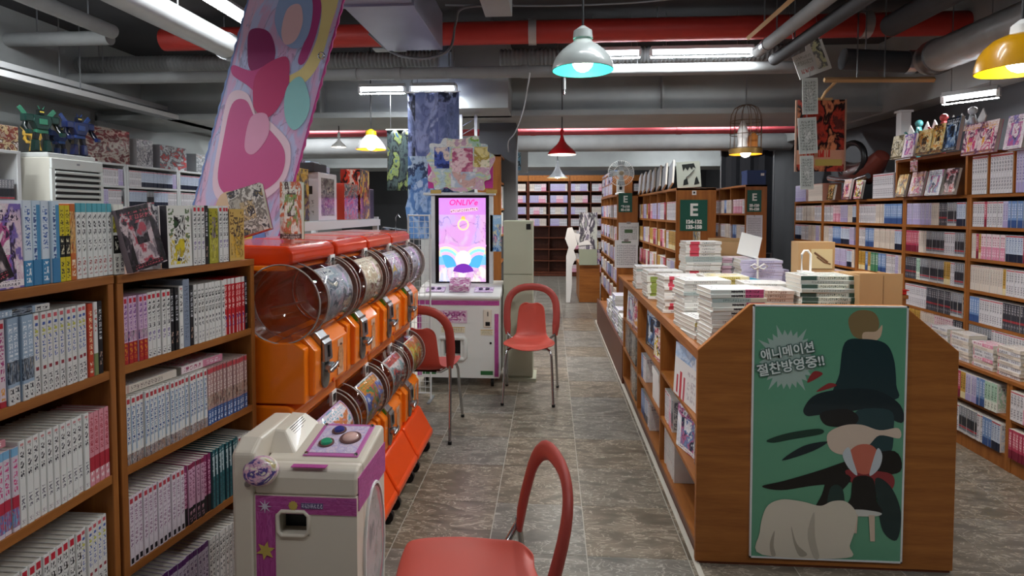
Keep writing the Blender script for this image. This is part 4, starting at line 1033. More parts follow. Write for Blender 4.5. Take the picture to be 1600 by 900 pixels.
# body with the prize opening left as a real recess: build front around the hole
m_.prism([(.055, 0), (.275, 0), (.275, .862), (.255, .87), (.055, .835)], .068, .364, 'x')
part('body', m_, [CREAM], t, bevel=.012, seg=3)
hx0, hx1, hz0, hz1 = .135, .225, .645, .715
fr_ = MB()
fr_.box(.068, hx0, 0, .056, 0, .76); fr_.box(hx1, .364, 0, .056, 0, .76); fr_.box(hx0, hx1, 0, .056, 0, hz0); fr_.box(hx0, hx1, 0, .056, hz1, .76)
fo = part('front_panel', fr_, [CREAM], t)
part('top_brow', MB().prism([(0, .76), (.057, .76), (.057, .836), (.03, .84), (.01, .832), (0, .81)], .068, .364, 'x'), [CREAM], t, bevel=.008, seg=3)
part('prize_recess', B(hx0 - .002, hx1 + .002, .05, .0575, hz0 - .002, hz1 + .002), [BLACK], t)
rim = MB().tube([(hx0 + .012, -.001, hz0), (hx1 - .012, -.001, hz0), (hx1, -.001, hz0 + .012), (hx1, -.001, hz1 - .012), (hx1 - .012, -.001, hz1), (hx0 + .012, -.001, hz1), (hx0, -.001, hz1 - .012), (hx0, -.001, hz0 + .012), (hx0 + .012, -.001, hz0)], .006, 8, 0, None, (0, 1, 0))
part('prize_rim', rim, [CREAM], t, 60)
part('decal', B(.072, .364, -.0022, .0, .708, .757), [MAG], t, label='magenta decal band with yellow medal and small lettering')
part('decal', B(.072, .128, -.0022, 0, .1, .708), [MAG], t, label='magenta decal column with yellow star')
part('decal', B(.364, .3662, .012, .27, .715, .81), [MAG], t, label='magenta side decal')
YEL = pm('decal_yellow', 'c9b05a', .4)
def star(r0, r1, n, ph=0): return [((r0 if k % 2 == 0 else r1) * math.cos(ph + PI * k / n), (r0 if k % 2 == 0 else r1) * math.sin(ph + PI * k / n)) for k in range(2 * n)]
Fm = lambda x, z, y=-.0035: Matrix.Translation((x, y, z)) @ Matrix.Rotation(PI / 2, 4, 'X')
part('star_print', MB().prism(star(.028, .013, 6, .3), 0, .001, 'z', 0, Fm(.1, .6)), [YEL], t)
part('snowflake_print', MB().prism(star(.02, .006, 8), 0, .001, 'z', 0, Fm(.1, .728)), [pm('decal_white', 'd5cbdc', .4)], t)
part('medal_print', MB().prism(star(.014, .0115, 10), 0, .001, 'z', 0, Fm(.182, .733)), [YEL], t)
part('logo_plate', B(.205, .268, -.0036, -.0015, .725, .741), [printed('logo_plate', '5a4a78', [('g', .03, .97, .1, .95, 'cfc8dc', 7, 1)])], t)
part('speaker_wedge', MB().poly([(.06, .09, .838), (.15, .09, .838), (.06, .272, .868), (.15, .272, .868), (.06, .13, .9), (.1, .13, .895), (.06, .265, .905), (.105, .265, .903)], [(0, 1, 5, 4), (1, 3, 7, 5), (3, 2, 6, 7), (2, 0, 4, 6), (4, 5, 7, 6), (0, 2, 3, 1)]), [CREAM], t, bevel=.006)
for k in range(9):
    part('speaker_slot', MB().cyl((.104 + .0045 * k, .15, .893 - .0053 * k), (.107 + .0045 * k, .235, .899 - .0053 * k), .0013, 6), [BLACK], t)
Tp = Matrix.Translation((.258, .165, .8535)) @ Matrix.Rotation(math.atan2(.035, .2), 4, 'X')
pan = part('control_panel', MB().box(-.083, .083, -.088, .088, 0, .005, 0, Tp), [pm('panel_pink', 'c06aa8', .3, coat=.4)], t, bevel=.003)
part('panel_print', MB().box(-.07, .07, -.074, .074, .005, .006, 0, Tp), [LAV], pan)
for x, y, r, c, lab in ((-.02, .045, .017, '3a3f8a', 'blue button'), (-.035, -.025, .018, '2f9a72', 'green button'), (.03, .005, .025, 'd9b0a8', 'large pale pink button')):
    bt = part('button', MB().lathe([(r, .005), (r, .011), (r * .8, .016), (0, .017)], 20, 0, Tp @ Matrix.Translation((x, y, 0))), [pm('btn' + c, c, .2, coat=.5)], t, 50, label=lab)
    part('button_ring', MB().lathe([(r * 1.35, .005), (r * 1.3, .010), (r * 1.02, .010)], 20, 0, Tp @ Matrix.Translation((x, y, 0))), [pm('ring_brown', '6a4a48', .3)], bt, 50)
for sx in (-1, 1):
    for sy in (-1, 1): part('screw', MB().lathe([(.006, .005), (.005, .009), (0, .0095)], 10, 0, Tp @ Matrix.Translation((sx * .075, sy * .079, 0))), [CHROME], t, 50)
part('slot_groove', MB().box(.175, .275, .0, .02, .8405, .8425), [MAG], t)
part('emblem', MB().lathe([(0, 0), (.046, 0), (.044, .012), (.03, .02), (0, .022)], 28, 0, Matrix.Translation((.088, .004, .826)) @ Matrix.Rotation(PI / 2 - .5, 4, 'X') @ Matrix.Diagonal((1.1, .9, 1, 1))), [printed('emblem', 'd9cdb8', [('p', 0, 1, 0, 1, ['ded2bc', '4a3f86', 'd8a8bc', 'e9e2d2', 'd9c07a'], 6)], .3, coat=.4)], t, 50)
part('lock', MB().cyl((.05, .002, .79), (.05, -.004, .79), .009, 14), [STEEL], t, 40)
part('side_window', MB().lathe([(0, .001), (.09, .001), (.09, .004), (0, .006)], 32, 0, Matrix.Translation((.364, .15, .53)) @ Matrix.Rotation(PI / 2, 4, 'Y') @ Matrix.Diagonal((2.1, 1, 1, 1))), [printed('pink_window', 'b8a2a6', [('p', 0, 1, 0, 1, ['b39a9e', 'c86a7c', 'a9a0a0', 'c2b0b2', '8d8286'], 3)], .12, coat=.6)], t, 50)
part('window_frame', MB().tube([(.366, .15 + .095 * math.cos(a), .53 + .2 * math.sin(a)) for a in [k * PI / 20 for k in range(41)]], .006, 6, 0, None, (1, 0, 0)), [WHITEP], t, 60)
for k in range(4): part('rail', MB().cyl((.367, .06 + .05 * k, .24 + .0 * k), (.367, .075 + .05 * k, .34), .004, 6), [CHROME], t)
# ================================================================ kiosk: card game machine with an upright screen
t = thing('game_kiosk', 'white and pink card game kiosk with a lit upright screen', 'machine', (-.82, 5.03, 0))
SW = .365
kb = MB()
kb.box(-SW, -.13, 0, .5, .085, .79); kb.box(.02, SW, 0, .5, .085, .79); kb.box(-.13, .02, 0, .5, .085, .28); kb.box(-.13, .02, 0, .5, .42, .79)
part('cabinet', kb, [WHITEP], t)
part('door_recess', B(-.13, .02, .09, .1, .28, .42), [BLACK], t)
part('door_frame', MB().tube([(-.16, -.008, .255), (.05, -.008, .255), (.065, -.008, .27), (.065, -.008, .43), (.05, -.008, .445), (-.16, -.008, .445), (-.175, -.008, .43), (-.175, -.008, .27), (-.16, -.008, .255)], .02, 8, 0, None, (0, 1, 0)), [WHITEP], t, 60)
part('console', MB().prism([(-.02, .785), (.5, .785), (.5, .90), (.22, .885), (.03, .83), (-.02, .82)], -SW - .012, SW + .012, 'x'), [WHITEP], t, bevel=.015, seg=3)
Mc = Matrix.Translation((0, .115, .857)) @ Matrix.Rotation(math.atan2(.055, .19), 4, 'X')
for x, w in ((-.22, .085), (0, .09), (.22, .085)):
    p_ = part('control_pad', MB().box(x - w, x + w, -.06, .05, 0, .006, 0, Mc), [printed('kiosk_pad', 'd8c3dc', [('p', 0, 1, 0, 1, ['dccbe0', 'c9a9d0', 'e6dcea', 'b88ac0', 'e9e2ee'], 4)])], t)
    for s in (-1, 1):
        if x: part('button', MB().lathe([(.02, .006), (.018, .016), (0, .018)], 16, 0, Mc @ Matrix.Translation((x + s * .03, 0, 0))), [pm('kiosk_button', '4a3a58', .3)], p_, 50)
part('card_reader', MB().prism([(.05, .845), (.2, .885), (.2, .96), (.13, .965), (.05, .9)], -.09, .09, 'x'), [printed('reader_print', 'd9c2d2', [('p', 0, 1, 0, 1, ['e0cfd8', 'c98ab5', 'b86a9c', 'eee4ea', 'd3a9c9'], 5)], .25, coat=.4)], t, bevel=.008)
part('trim_band', B(-SW - .002, SW + .002, -.004, .0, .735, .775), [MAG], t)
part('trim_band', B(-SW - .002, -SW + .035, -.004, 0, .1, .735), [MAG], t)
part('trim_band', B(SW - .04, SW - .005, -.004, 0, .1, .66), [MAG], t)
part('poster_sticker', B(-.17, .08, -.004, 0, .575, .69), [printed('kiosk_sticker', 'd9bcd0', [('p', .05, .95, .1, .9, ['e4d0dc', 'c07aac', 'b0508f', 'efe6ec', 'd6a4c6'], 6), ('g', .1, .9, .45, .75, '7a2a68', 5, 2)])], t)
part('paper_notice', B(-.15, .06, -.004, 0, .49, .54), [printed('kiosk_notice', 'e6dcc0', [('g', .05, .95, .15, .85, '7a6a4a', 10, 3), ('r', 0, 1, .9, 1, 'c9a04a')])], t)
part('paper_notice', B(.2, .31, -.004, 0, .47, .52), [printed('kiosk_notice')] if 0 else [MATS['kiosk_notice']], t)
cu_ = part('coin_unit', B(.225, .3, -.012, 0, .54, .7), [CREAM], t, bevel=.006)
part('coin_slot', B(.262, .27, -.0135, -.011, .64, .68), [BLACK], cu_); part('return_slot', B(.245, .285, -.0135, -.011, .555, .59), [BLACK], cu_)
part('lock', MB().cyl((.29, .0, .4), (.29, -.008, .4), .01, 12), [BLACK], t, 40)
for x0, x1 in ((-.32, -.2), (.2, .31)): part('green_label', B(x0, x1, -.003, 0, .115, .15), [pm('green_sticker', '2f6a3a', .5)], t)
part('grey_plate', B(-.32, -.25, -.003, 0, .18, .21), [STEEL], t)
for x in (-.3, .3):
    for y in (.06, .44): part('caster', MB().cyl((x - .012, y, .04), (x + .012, y, .04), .04, 12), [BLACK], t, 40)
for x in (-.30, .245): part('screen_post', B(x, x + .035, .3, .36, .88, 1.72), [WMETAL], t)
part('screen_bezel', B(-.265, .245, .32, .37, .88, 1.715), [pm('bezel_black', '101013', .25)], t, bevel=.004)
part('screen_cap', B(-.37, .3, .28, .4, 1.715, 1.74), [WMETAL], t, bevel=.003)
SKY = printed('screen_picture', 'd58fd8', [('r', 0, 1, .72, 1, 'c987d8'), ('r', 0, 1, .48, .72, 'cfa2da'), ('r', 0, 1, 0, .48, 'd8b0d0'), ('p', 0, 1, .42, .8, ['cf96da', 'd6a8d4', 'c3a6e0', 'd29ad6', 'd4b4da'], 2), ('r', 0, 1, .2, .3, '7abce8'), ('p', 0, 1, .3, .37, ['a8d8e8', 'e8d8b0', '8ad0e0', 'e8b0d0', 'f0e0c0'], 4), ('p', 0, 1, 0, .18, ['e6d4c9', 'd9b0dc', 'f0e4dc', 'c9d0ee', 'e9c9dc'], 4)], .3, emit=.75, seedobj=False)
sc = part('screen', B(-.23, .212, .3165, .3195, .905, 1.69), [SKY], t, label='lit screen with a pastel rainbow scene')
def band(name, cx, cz, r0, r1, a0, a1, col, y=.3155, sq=1.0):
    P = [(cx + r1 * math.cos(a), cz + r1 * sq * math.sin(a)) for a in [a0 + (a1 - a0) * k / 16 for k in range(17)]] + [(cx + r0 * math.cos(a), cz + r0 * sq * math.sin(a)) for a in [a1 + (a0 - a1) * k / 16 for k in range(17)]]
    b_ = MB()
    for k in range(16): b_.face([(P[k][0], y, P[k][1]), (P[k + 1][0], y, P[k + 1][1]), (P[32 - k][0], y, P[32 - k][1]), (P[33 - k][0], y, P[33 - k][1])])
    part(name, b_, [emat('glow_' + col, col, .9)], sc)
for i, (c_, r0, r1) in enumerate((('e8a4d8', .215, .25), ('f0e6b0', .195, .216), ('8adbe0', .165, .196), ('f0b0d0', .135, .166), ('4aa4e6', .0, .136))):
    band('rainbow_band', -.165, 1.03, max(r0 * .75, .01), r1 * .75, .15, PI - 1.2, c_, .3155 - i * .0002, 1.25)
    band('rainbow_band', .15, 1.03, max(r0 * .75, .01), r1 * .75, 1.2, PI - .15, c_, .3155 - i * .0002, 1.25)
band('picture_disc', .0, 1.12, .001, .075, 0, 2 * PI, 'efe6d2', .3145)
band('picture_disc', 0, .985, .001, .1, .2, PI - .2, '6a2a9c', .3143, .9)
band('picture_disc', 0, 1.44, .04, .055, 0, 2 * PI, 'e8c9a0', .3143)
band('picture_disc', 0, 1.5, .001, .02, 0, 2 * PI, 'e0b45a', .3143)
HOTP = emat('hot_pink_glow', 'e0248c', .9)
text('screen_title', 'ONLIV\'e', .075, HOTP, t, (0, .3145, 1.645), (PI / 2, 0, 0), bold=.001, shear=.2)
part('screen_subtitle', MB().box(-.12, .14, .314, .3145, -.016, .016, 0, Matrix.Translation((0, 0, 1.575)) @ Matrix.Rotation(-.09, 4, 'Y')), [printed('subtitle', 'e8c0d8', [('g', .0, 1, .1, .95, '5a1a3a', 13, 1)], .3, emit=.8)], sc)
# cut-out sign on top: a scalloped card with loose coloured print
out = []
for k in range(72):
    a = 2 * PI * k / 72
    r = 1 + .07 * math.sin(a * 11) + .05 * math.sin(a * 5 + 1)
    out.append((.30 * math.copysign(abs(math.cos(a)) ** .6, math.cos(a)) * r - .03, .245 * math.copysign(abs(math.sin(a)) ** .75, math.sin(a)) * r + 2.0))
m_ = MB().prism(out, .3, .308, 'y', 1, None, 0)
part('topper_card', m_, [printed('topper_print', 'd8dcdc', [('p', 0, 1, 0, 1, ['dfe2e0', 'b9cfd6', 'cfd8a8', 'd8b0c4', 'e9e6dc'], 7), ('p', .38, .68, .36, .78, ['d8829c', 'e2a0b4', 'b8587c', 'f0d0d4', 'c96a8a'], 5), ('p', .12, .34, .42, .8, ['3a4a8e', 'e4d0c4', '4a5fae', '2a3468', 'b0b8d8'], 5), ('p', .7, .92, .44, .8, ['d9c76a', 'e9dc9a', 'b8a04a', 'f2ead0', '9ab87a'], 5), ('p', .36, .72, .08, .36, ['d3d8e0', 'e2e6ea', 'b8c4d4', 'd8b0a8', 'f0f0f0'], 5), ('p', .3, .8, .8, .98, ['dfe6d0', '8ab84a', 'b0d0c0', 'e8e0d0', 'c9a4b8'], 6)], .3), PAPER], t, label='scalloped cut-out sign with crowded coloured print')
part('topper_board', B(-.33, .28, .312, .318, 1.78, 2.06), [pm('topper_pink', 'c03a8f', .4)], t)
for x in (-.3, .22): part('tape', B(x, x + .1, .278, .285, 1.73, 1.765), [pm('tape_tan', 'c2a45a', .4)], t)
part('side_poster', B(.255, .36, .3, .304, 1.19, 1.53), [printed('side_poster', '9cc4e6', [('p', .0, 1, .12, .75, ['cfe0ec', '7aa8d6', 'e4dcb0', '5a7ab0', 'e0a0b4'], 6), ('g', .1, .9, .86, .97, 'f2f6fa', 8, 9), ('p', 0, 1, 0, .12, ['5a8ac4', '3a6aac', '8ab4dc', 'c9dcec', '4a7ab8'], 8)])], t, label='pale blue poster strip hanging beside the screen')
# pale locker behind the facing chair
t = thing('pale_cabinet', 'pale green grey cabinet standing behind the facing red chair', 'cabinet', (-.435, 5.2, 0))
PALEG = pm('pale_green_enamel', 'b7b9a2', .45, 0, .06, 2)
part('body', B(0, .27, 0.06, .3, .02, 1.48), [PALEG], t, bevel=.004)
part('door', B(.003, .267, .04, .062, .99, 1.475), [PALEG], t, bevel=.003); part('door', B(.003, .267, .04, .062, .05, .985), [PALEG], t, bevel=.003)
part('vent', B(.21, .25, .036, .041, 1.4, 1.45), [BLACK], t); part('base', B(-.01, .3, .03, .33, 0, .03), [PALEG], t)
# ================================================================ red chairs
REDC = pm('dusty_red_plastic', 'b94c3f', .42, 0, .04, 4)
REDB = pm('dusty_red_plastic_dark', '9e3f37', .42, 0, .04, 4)
def chair(loc, rz, label, back=True):
    t = thing('red_chair', label, 'chair', loc, rz, 'red plastic chairs with arched backs')
    # shell: profile along y (front -, back +), half width, height
    prof = [(-.235, .150, .448), (-.222, .185, .462), (-.18, .207, .470), (-.10, .213, .466), (0, .209, .458), (.07, .188, .455), (.12, .158, .460), (.155, .138, .478), (.178, .129, .515), (.192, .124, .58), (.203, .120, .64), (.210, .114, .71), (.215, .102, .742), (.218, .08, .757), (.220, .05, .762)]
    if not back: prof = prof[:7] + [(.168, .132, .468), (.19, .10, .462), (.2, .06, .458)]
    nu = 12; v = []; f = []
    for y, w, z in prof:
        for k in range(nu + 1):
            u = -1 + 2 * k / nu
            dz = .022 * abs(u) ** 2.5 if z < .5 else 0
            dy = -.018 * abs(u) ** 2 if z > .5 else -(.0) 
            v.append((u * w, y + dy + (.03 * u * u if y < -.2 else 0), z + dz))
    for i in range(len(prof) - 1):
        for k in range(nu): f.append((i * (nu + 1) + k, i * (nu + 1) + k + 1, (i + 1) * (nu + 1) + k + 1, (i + 1) * (nu + 1) + k))
    o = part('seat_shell', MB().poly(v, f), [REDC], t, 80)
    md = o.modifiers.new('thick', 'SOLIDIFY'); md.thickness = .011; md.offset = -1
    md = o.modifiers.new('sub', 'SUBSURF'); md.levels = 1; md.render_levels = 2
    ap = []
    for x, y, z in [(.205, .185, .49), (.212, .195, .57), (.217, .208, .64), (.216, .22, .70)]: ap.append((x, y, z))
    for k in range(1, 14):
        a = PI * k / 14
        c_ = math.cos(a); ap.append((.215 * math.copysign(abs(c_) ** .8, c_), (.222 + .04 * math.sin(a)), .705 + .195 * math.sin(a) ** .85))
    ap += [(-x, y, z) for x, y, z in ap[:4][::-1]]
    if not back: ap = [(x * .9, y, .49 + (z - .49) * .765) for x, y, z in ap]
    part('arch_back', MB().tube(ap, [.022] + [.031] * (len(ap) - 2) + [.022], 12, 0, (1, .45), (0, 1, 0)), [REDB], t, 60)
    for s in (-1, 1):
        part('leg', MB().tube([(s * .206, .186, .52), (s * .212, .21, .35), (s * .226, .285, .012)], .0105, 10), [CHROME], t, 60, label='chrome rear leg')
        part('leg', MB().tube([(s * .08, -.1, .438), (s * .15, -.13, .44), (s * .178, -.15, .425), (s * .186, -.16, .39), (s * .205, -.232, .012)], .0105, 10), [CHROME], t, 60, label='chrome front leg')
        for y, x in ((.287, .2265), (-.233, .206)): part('foot_cap', MB().cyl((s * x, y, 0), (s * x, y, .02), .0135, 10), [BLACK], t, 40)
    part('cross_tube', MB().tube([(-.206, .185, .5), (-.12, .1, .438), (0, .06, .436), (.12, .1, .438), (.206, .185, .5)], .0105, 10), [CHROME], t, 60)
    part('seat_bracket', B(-.1, .1, -.12, .1, .432, .445), [BLACK], t, bevel=.004)
    return t
chair((-.232, 1.67, 0), math.radians(-74), 'red plastic chair in front, nearest the viewer, seen from its side', False)
c0 = chair((-.175, 4.80, 0), math.radians(-2), 'red plastic chair facing the viewer beside the game kiosk')
copy_thing(c0, (-.885, 4.07, 0), math.radians(177), 'red plastic chair seen from behind, between capsule machines and game kiosk')

# ================================================================ display island with the green poster
t = thing('display_island', 'wooden display island with open side shelves and a chamfered end panel', 'display table', (.643, 2.55, 0))
L = 2.65
part('end_panel', MB().prism([(0, .01), (1.09, .01), (1.09, .965), (.862, 1.16), (.222, 1.16), (0, .955)], 0, .025, 'y'), [WOODX], t, bevel=.002, seg=1)
part('kick_board', B(.01, 1.08, .004, .03, 0, .02), [WOODD], t)
part('table_top', B(.004, 1.086, .025, L, .905, .93), [WOODY], t)
part('top_rim', B(.0, .022, .025, L, .93, .957), [WOODY], t); part('top_rim', B(1.068, 1.09, .025, L, .93, .957), [WOODY], t)
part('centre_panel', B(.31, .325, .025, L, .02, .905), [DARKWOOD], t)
part('side_panel', B(1.07, 1.09, .025, L, .02, .93), [WOOD], t)
part('plinth', B(.02, 1.07, .03, L, 0, .07), [WOODD], t)
for y in (.88, 1.78, L - .02): part('divider', B(.006, .31, y, y + .02, .07, .905), [WOOD], t)
for y0, y1 in ((.025, .88), (.9, 1.78), (1.8, L - .02)):
    for z in (.085, .35, .62): part('shelf', B(.008, .31, y0, y1, z - .018, z), [WOODY], t)
# the green poster on the end panel
t = thing('green_poster', 'large green framed poster with Korean lettering on the island end panel', 'poster', (.878, 2.549, .045))
PW, PH = .635, 1.11
part('poster_sheet', B(0, PW, -.006, 0, 0, PH), [pm('poster_green', '5f9a7c', .28, 0, .1, 1.5, coat=.25)], t, label='deep green printed sheet')
for x0, x1, z0, z1 in ((-.004, .003, -.004, PH + .004), (PW - .003, PW + .004, -.004, PH + .004)): part('poster_frame', B(x0, x1, -.009, 0, z0, z1), [WMETAL], t)
for z0 in (-.004, PH - .003): part('poster_frame', B(-.004, PW + .004, -.009, 0, z0, z0 + .007), [WMETAL], t)
kz = [0]
def shape(pts, col, name='printed_shape', smooth=True, rough=.3):
    """flat printed patch; pts as fractions of the sheet"""
    if smooth:
        P = [Vector(p) for p in pts]; n_ = len(P); out_ = []
        for i in range(n_):
            p0, p1, p2, p3 = P[i - 1], P[i], P[(i + 1) % n_], P[(i + 2) % n_]
            for k in range(5):
                q = k / 5; out_.append(.5 * ((2 * p1) + (p2 - p0) * q + (2 * p0 - 5 * p1 + 4 * p2 - p3) * q * q + (3 * p1 - p0 - 3 * p2 + p3) * q ** 3))
        pts = out_
    kz[0] += 1; y = -.0062 - kz[0] * .00012
    b_ = MB().face([(p[0] * PW, y, p[1] * PH) for p in pts])
    return part(name, b_, [pm('ink_' + col, col, rough, 0, .05, 3, coat=.2)], t)
bs = []
for k in range(56):
    a = 2 * PI * k / 56; rr = 1.0 if k % 2 else (.8 if k % 8 else .82)
    if k in (9, 17, 23, 37, 47): rr = 1.22
    bs.append((.225 + .19 * rr * math.cos(a), .79 + .118 * rr * math.sin(a)))
shape(bs, 'a3b8b0', 'starburst', False)
DK, DK2 = '1d3338', '16262c'
# plain abstract masses in the poster's own colours
shape([(.62, .95), (.68, .985), (.78, .98), (.82, .94), (.80, .90), (.72, .875), (.65, .89)], '85704c')
shape([(.72, .90), (.80, .905), (.84, .93), (.83, .885), (.78, .865), (.72, .868)], 'cdb196')
shape([(.60, .86), (.72, .875), (.86, .86), (.92, .80), (.94, .70), (.93, .64), (.55, .64), (.57, .74)], DK)
shape([(.36, .70), (.46, .735), (.40, .745)], '8e3032'); shape([(.42, .665), (.55, .69), (.50, .70)], '8e3032')
shape([(.34, .60), (.42, .655), (.62, .68), (.82, .675), (.97, .62), (.98, .55), (.78, .60), (.60, .585), (.45, .575), (.36, .57)], DK2)
shape([(.66, .58), (.90, .60), (.93, .52), (.90, .42), (.70, .40)], '233f44')
shape([(.46, .585), (.62, .60), (.70, .57), (.66, .535), (.52, .53), (.46, .55)], '18181b')
shape([(.50, .50), (.60, .535), (.72, .54), (.84, .52), (.96, .53), (.97, .49), (.84, .50), (.76, .455), (.62, .42), (.52, .44)], 'd3bfae')
shape([(.10, .47), (.24, .50), (.44, .52), (.46, .50), (.26, .475), (.14, .46)], '1b3a30'); shape([(.20, .39), (.34, .45), (.50, .47), (.40, .43)], DK2)
shape([(.07, .285), (.22, .31), (.45, .355), (.70, .41), (.94, .44), (.98, .36), (.80, .34), (.64, .31), (.42, .295), (.20, .272)], '121214')
shape([(.62, .355), (.72, .36), (.92, .35), (.93, .29), (.80, .27), (.70, .29)], '8a2f34')
shape([(.52, .345), (.66, .33), (.56, .25), (.44, .17), (.38, .115), (.34, .10), (.40, .18), (.47, .26)], '141416')
shape([(.52, .28), (.60, .29), (.62, .20), (.56, .11), (.50, .11)], '1e3836'); shape([(.82, .33), (.92, .30), (.99, .2), (.97, .09), (.88, .12), (.84, .22)], '1b2f30')
shape([(.64, .425), (.70, .46), (.79, .46), (.84, .42), (.82, .365), (.74, .345), (.66, .37)], 'c46a58')
shape([(.60, .42), (.64, .45), (.67, .40), (.70, .34), (.64, .37)], 'c2cad0'); shape([(.86, .42), (.83, .45), (.80, .40), (.78, .34), (.84, .37)], 'c2cad0')
shape([(.68, .33), (.80, .33), (.83, .24), (.86, .195), (.62, .195), (.66, .25)], '151517')
shape([(.63, .20), (.74, .205), (.86, .195), (.84, .182), (.74, .178), (.65, .182)], 'c9c9c4')
shape([(.67, .185), (.71, .185), (.705, .11), (.675, .11)], 'cdb7a4', smooth=False); shape([(.78, .185), (.82, .185), (.825, .08), (.795, .08)], 'cdb7a4', smooth=False)
shape([(.08, .01), (.06, .10), (.10, .20), (.20, .235), (.34, .23), (.46, .215), (.54, .235), (.63, .235), (.70, .19), (.69, .12), (.66, .06), (.64, .01)], 'cfc6b6')
shape([(.14, .01), (.13, .06), (.16, .11), (.155, .05), (.17, .01)], 'a49b8c'); shape([(.33, .01), (.29, .06), (.27, .13), (.31, .06), (.38, .02)], 'a49b8c'); shape([(.42, .01), (.38, .10), (.42, .19), (.43, .09), (.46, .01)], 'b5ac9d')
LET = pm('letter_white', 'd9e2df', .35); LETD = pm('letter_edge', '4c6a62', .4)
for body, size, cx, cz in (('애니메이션', .050, .222, .822), ('절찬방영중!!', .056, .245, .765)):
    for m_, of, yy in ((LETD, .005, -.0118), (LET, .0012, -.0126)):
        text('korean_lettering', body, size, m_, t, (cx * PW, yy, cz * PH), (PI / 2, -math.radians(11), 0), .0002, bold=of)

# things on the island's open shelves
gi_ = 'items on the open shelves of the display island'
def side_cover(label, loc, w, h, th, pal, yaw=0, lean=.08, front=None, name='picture_book'):
    return display_book(name, label, loc, -PI / 2 + yaw, w, h, th, pal, lean, 0, 'book', gi_, front=front)
side_cover('large white picture book with red towers and blue sky cover, island top shelf', (.66, 2.83, .6205), .40, .265, .03, 0, .1, .05, printed('tower_cover', 'd9d6d4', [('p', 0, 1, .72, 1, ['9ab4d2', 'b4c6dc', '86a4c8', 'd6dde6', 'c4d0e0'], 3), ('r', .1, .16, .05, .4, 'b8323e'), ('r', .22, .3, .0, .5, 'c23a46'), ('r', .36, .42, 0, .44, 'b8485a'), ('g', .5, .9, .1, .6, 'b9b0b4', 5, 4)]))
side_cover('yellow edged picture book behind the red towers book', (.70, 3.08, .6205), .34, .265, .03, 3, .05, .05)
side_cover('grey blue art book standing on the middle board of the island', (.68, 2.9, .3505), .22, .22, .04, 4, .25, .05)
t = thing('boxed_set', 'orange and white boxed set on the middle board of the island', 'box', (.70, 2.62, .3505)); part('sleeve', B(0, .16, .02, .16, 0, .1), [pm('sleeve_orange', 'c9702c', .4)], t, bevel=.002); part('volume_block', B(-.012, .15, .025, .155, .004, .2), [cm('sleeve_art', PALS[2])], t)
row_books('art_book', .668, 3.40, PI, .3505, [('r_white', 5), ('r_pink', 3), ('r_grey', 2)], 'middle board of the island', gi_, rs=21)
row_books('art_book', .672, 3.42, PI, .0855, [('a_white', 12)], 'bottom board of the island', gi_, .02, rs=22)
t = thing('boxed_set', 'white and violet case at the near end of the bottom board', 'box', (.70, 2.63, .0855)); part('sleeve', B(0, .18, 0, .12, 0, .21), [pm('sleeve_lilac', 'c9c4d6', .4)], t, bevel=.002); part('dark_label', B(-.001, 0, .01, .1, .17, .18), [BLACK], t)
side_cover('white cover with black eyed artwork on the second bay of the island', (.672, 3.62, .6205), .22, .2, .06, 1, .1, .04)
side_cover('blue grey artwork box beside the black eyed cover', (.69, 3.98, .6205), .3, .27, .05, 7, .1, .04)
side_cover('red and white patterned cover in the far bay of the island', (.668, 4.55, .6205), .30, .26, .03, 8, .05, .04)
side_cover('violet striped cover beside the red patterned cover', (.668, 4.9, .6205), .3, .27, .03, 4, .05, .04)
t = thing('paper_box', 'plain white paper box on the second bay of the island', 'box', (.665, 3.56, .3505)); part('box_body', B(0, .2, 0, .22, 0, .2), [PAPER], t, bevel=.003); part('lid', B(-.004, .204, -.004, .224, .16, .205), [PAPER], t, bevel=.002)
row_books('art_book', .668, 4.28, PI, .3505, [('r_blue', 3), ('r_white', 4)], 'middle board, second bay of the island', gi_, .02, rs=23)
row_books('art_book', .668, 4.28, PI, .0855, [('r_blue', 6), ('r_bluefoot', 6), ('r_white', 4)], 'bottom board, second bay of the island', gi_, .02, rs=24)
for i, (y, z, lab) in enumerate([(4.52, .3505, 'clear bagged goods hanging in the far bay, nearer one'), (4.85, .3505, 'clear bagged goods hanging in the far bay, further one'), (4.5, .0855, 'clear bagged goods on the bottom board of the far bay')]):
    t = thing('bagged_goods', lab, 'packaged goods', (.67, y, z)); part('backing_card', B(0, .02, 0, .26, 0, .22), [cm('bag_%d' % i, [['7a8478', 'c9ccc4', '2c302c', '9aa49a', 'dcdcd4'], ['5a6470', '9aa4b0', '2a3038', 'c9ccd0', 'd8c86a'], ['8a8a80', 'd6d4c8', '3a3c38', 'b0b0a8', 'e0ddd4']][i])], t); part('bag', B(-.012, .03, -.01, .27, 0, .24), [CLEAR], t, bevel=.004)
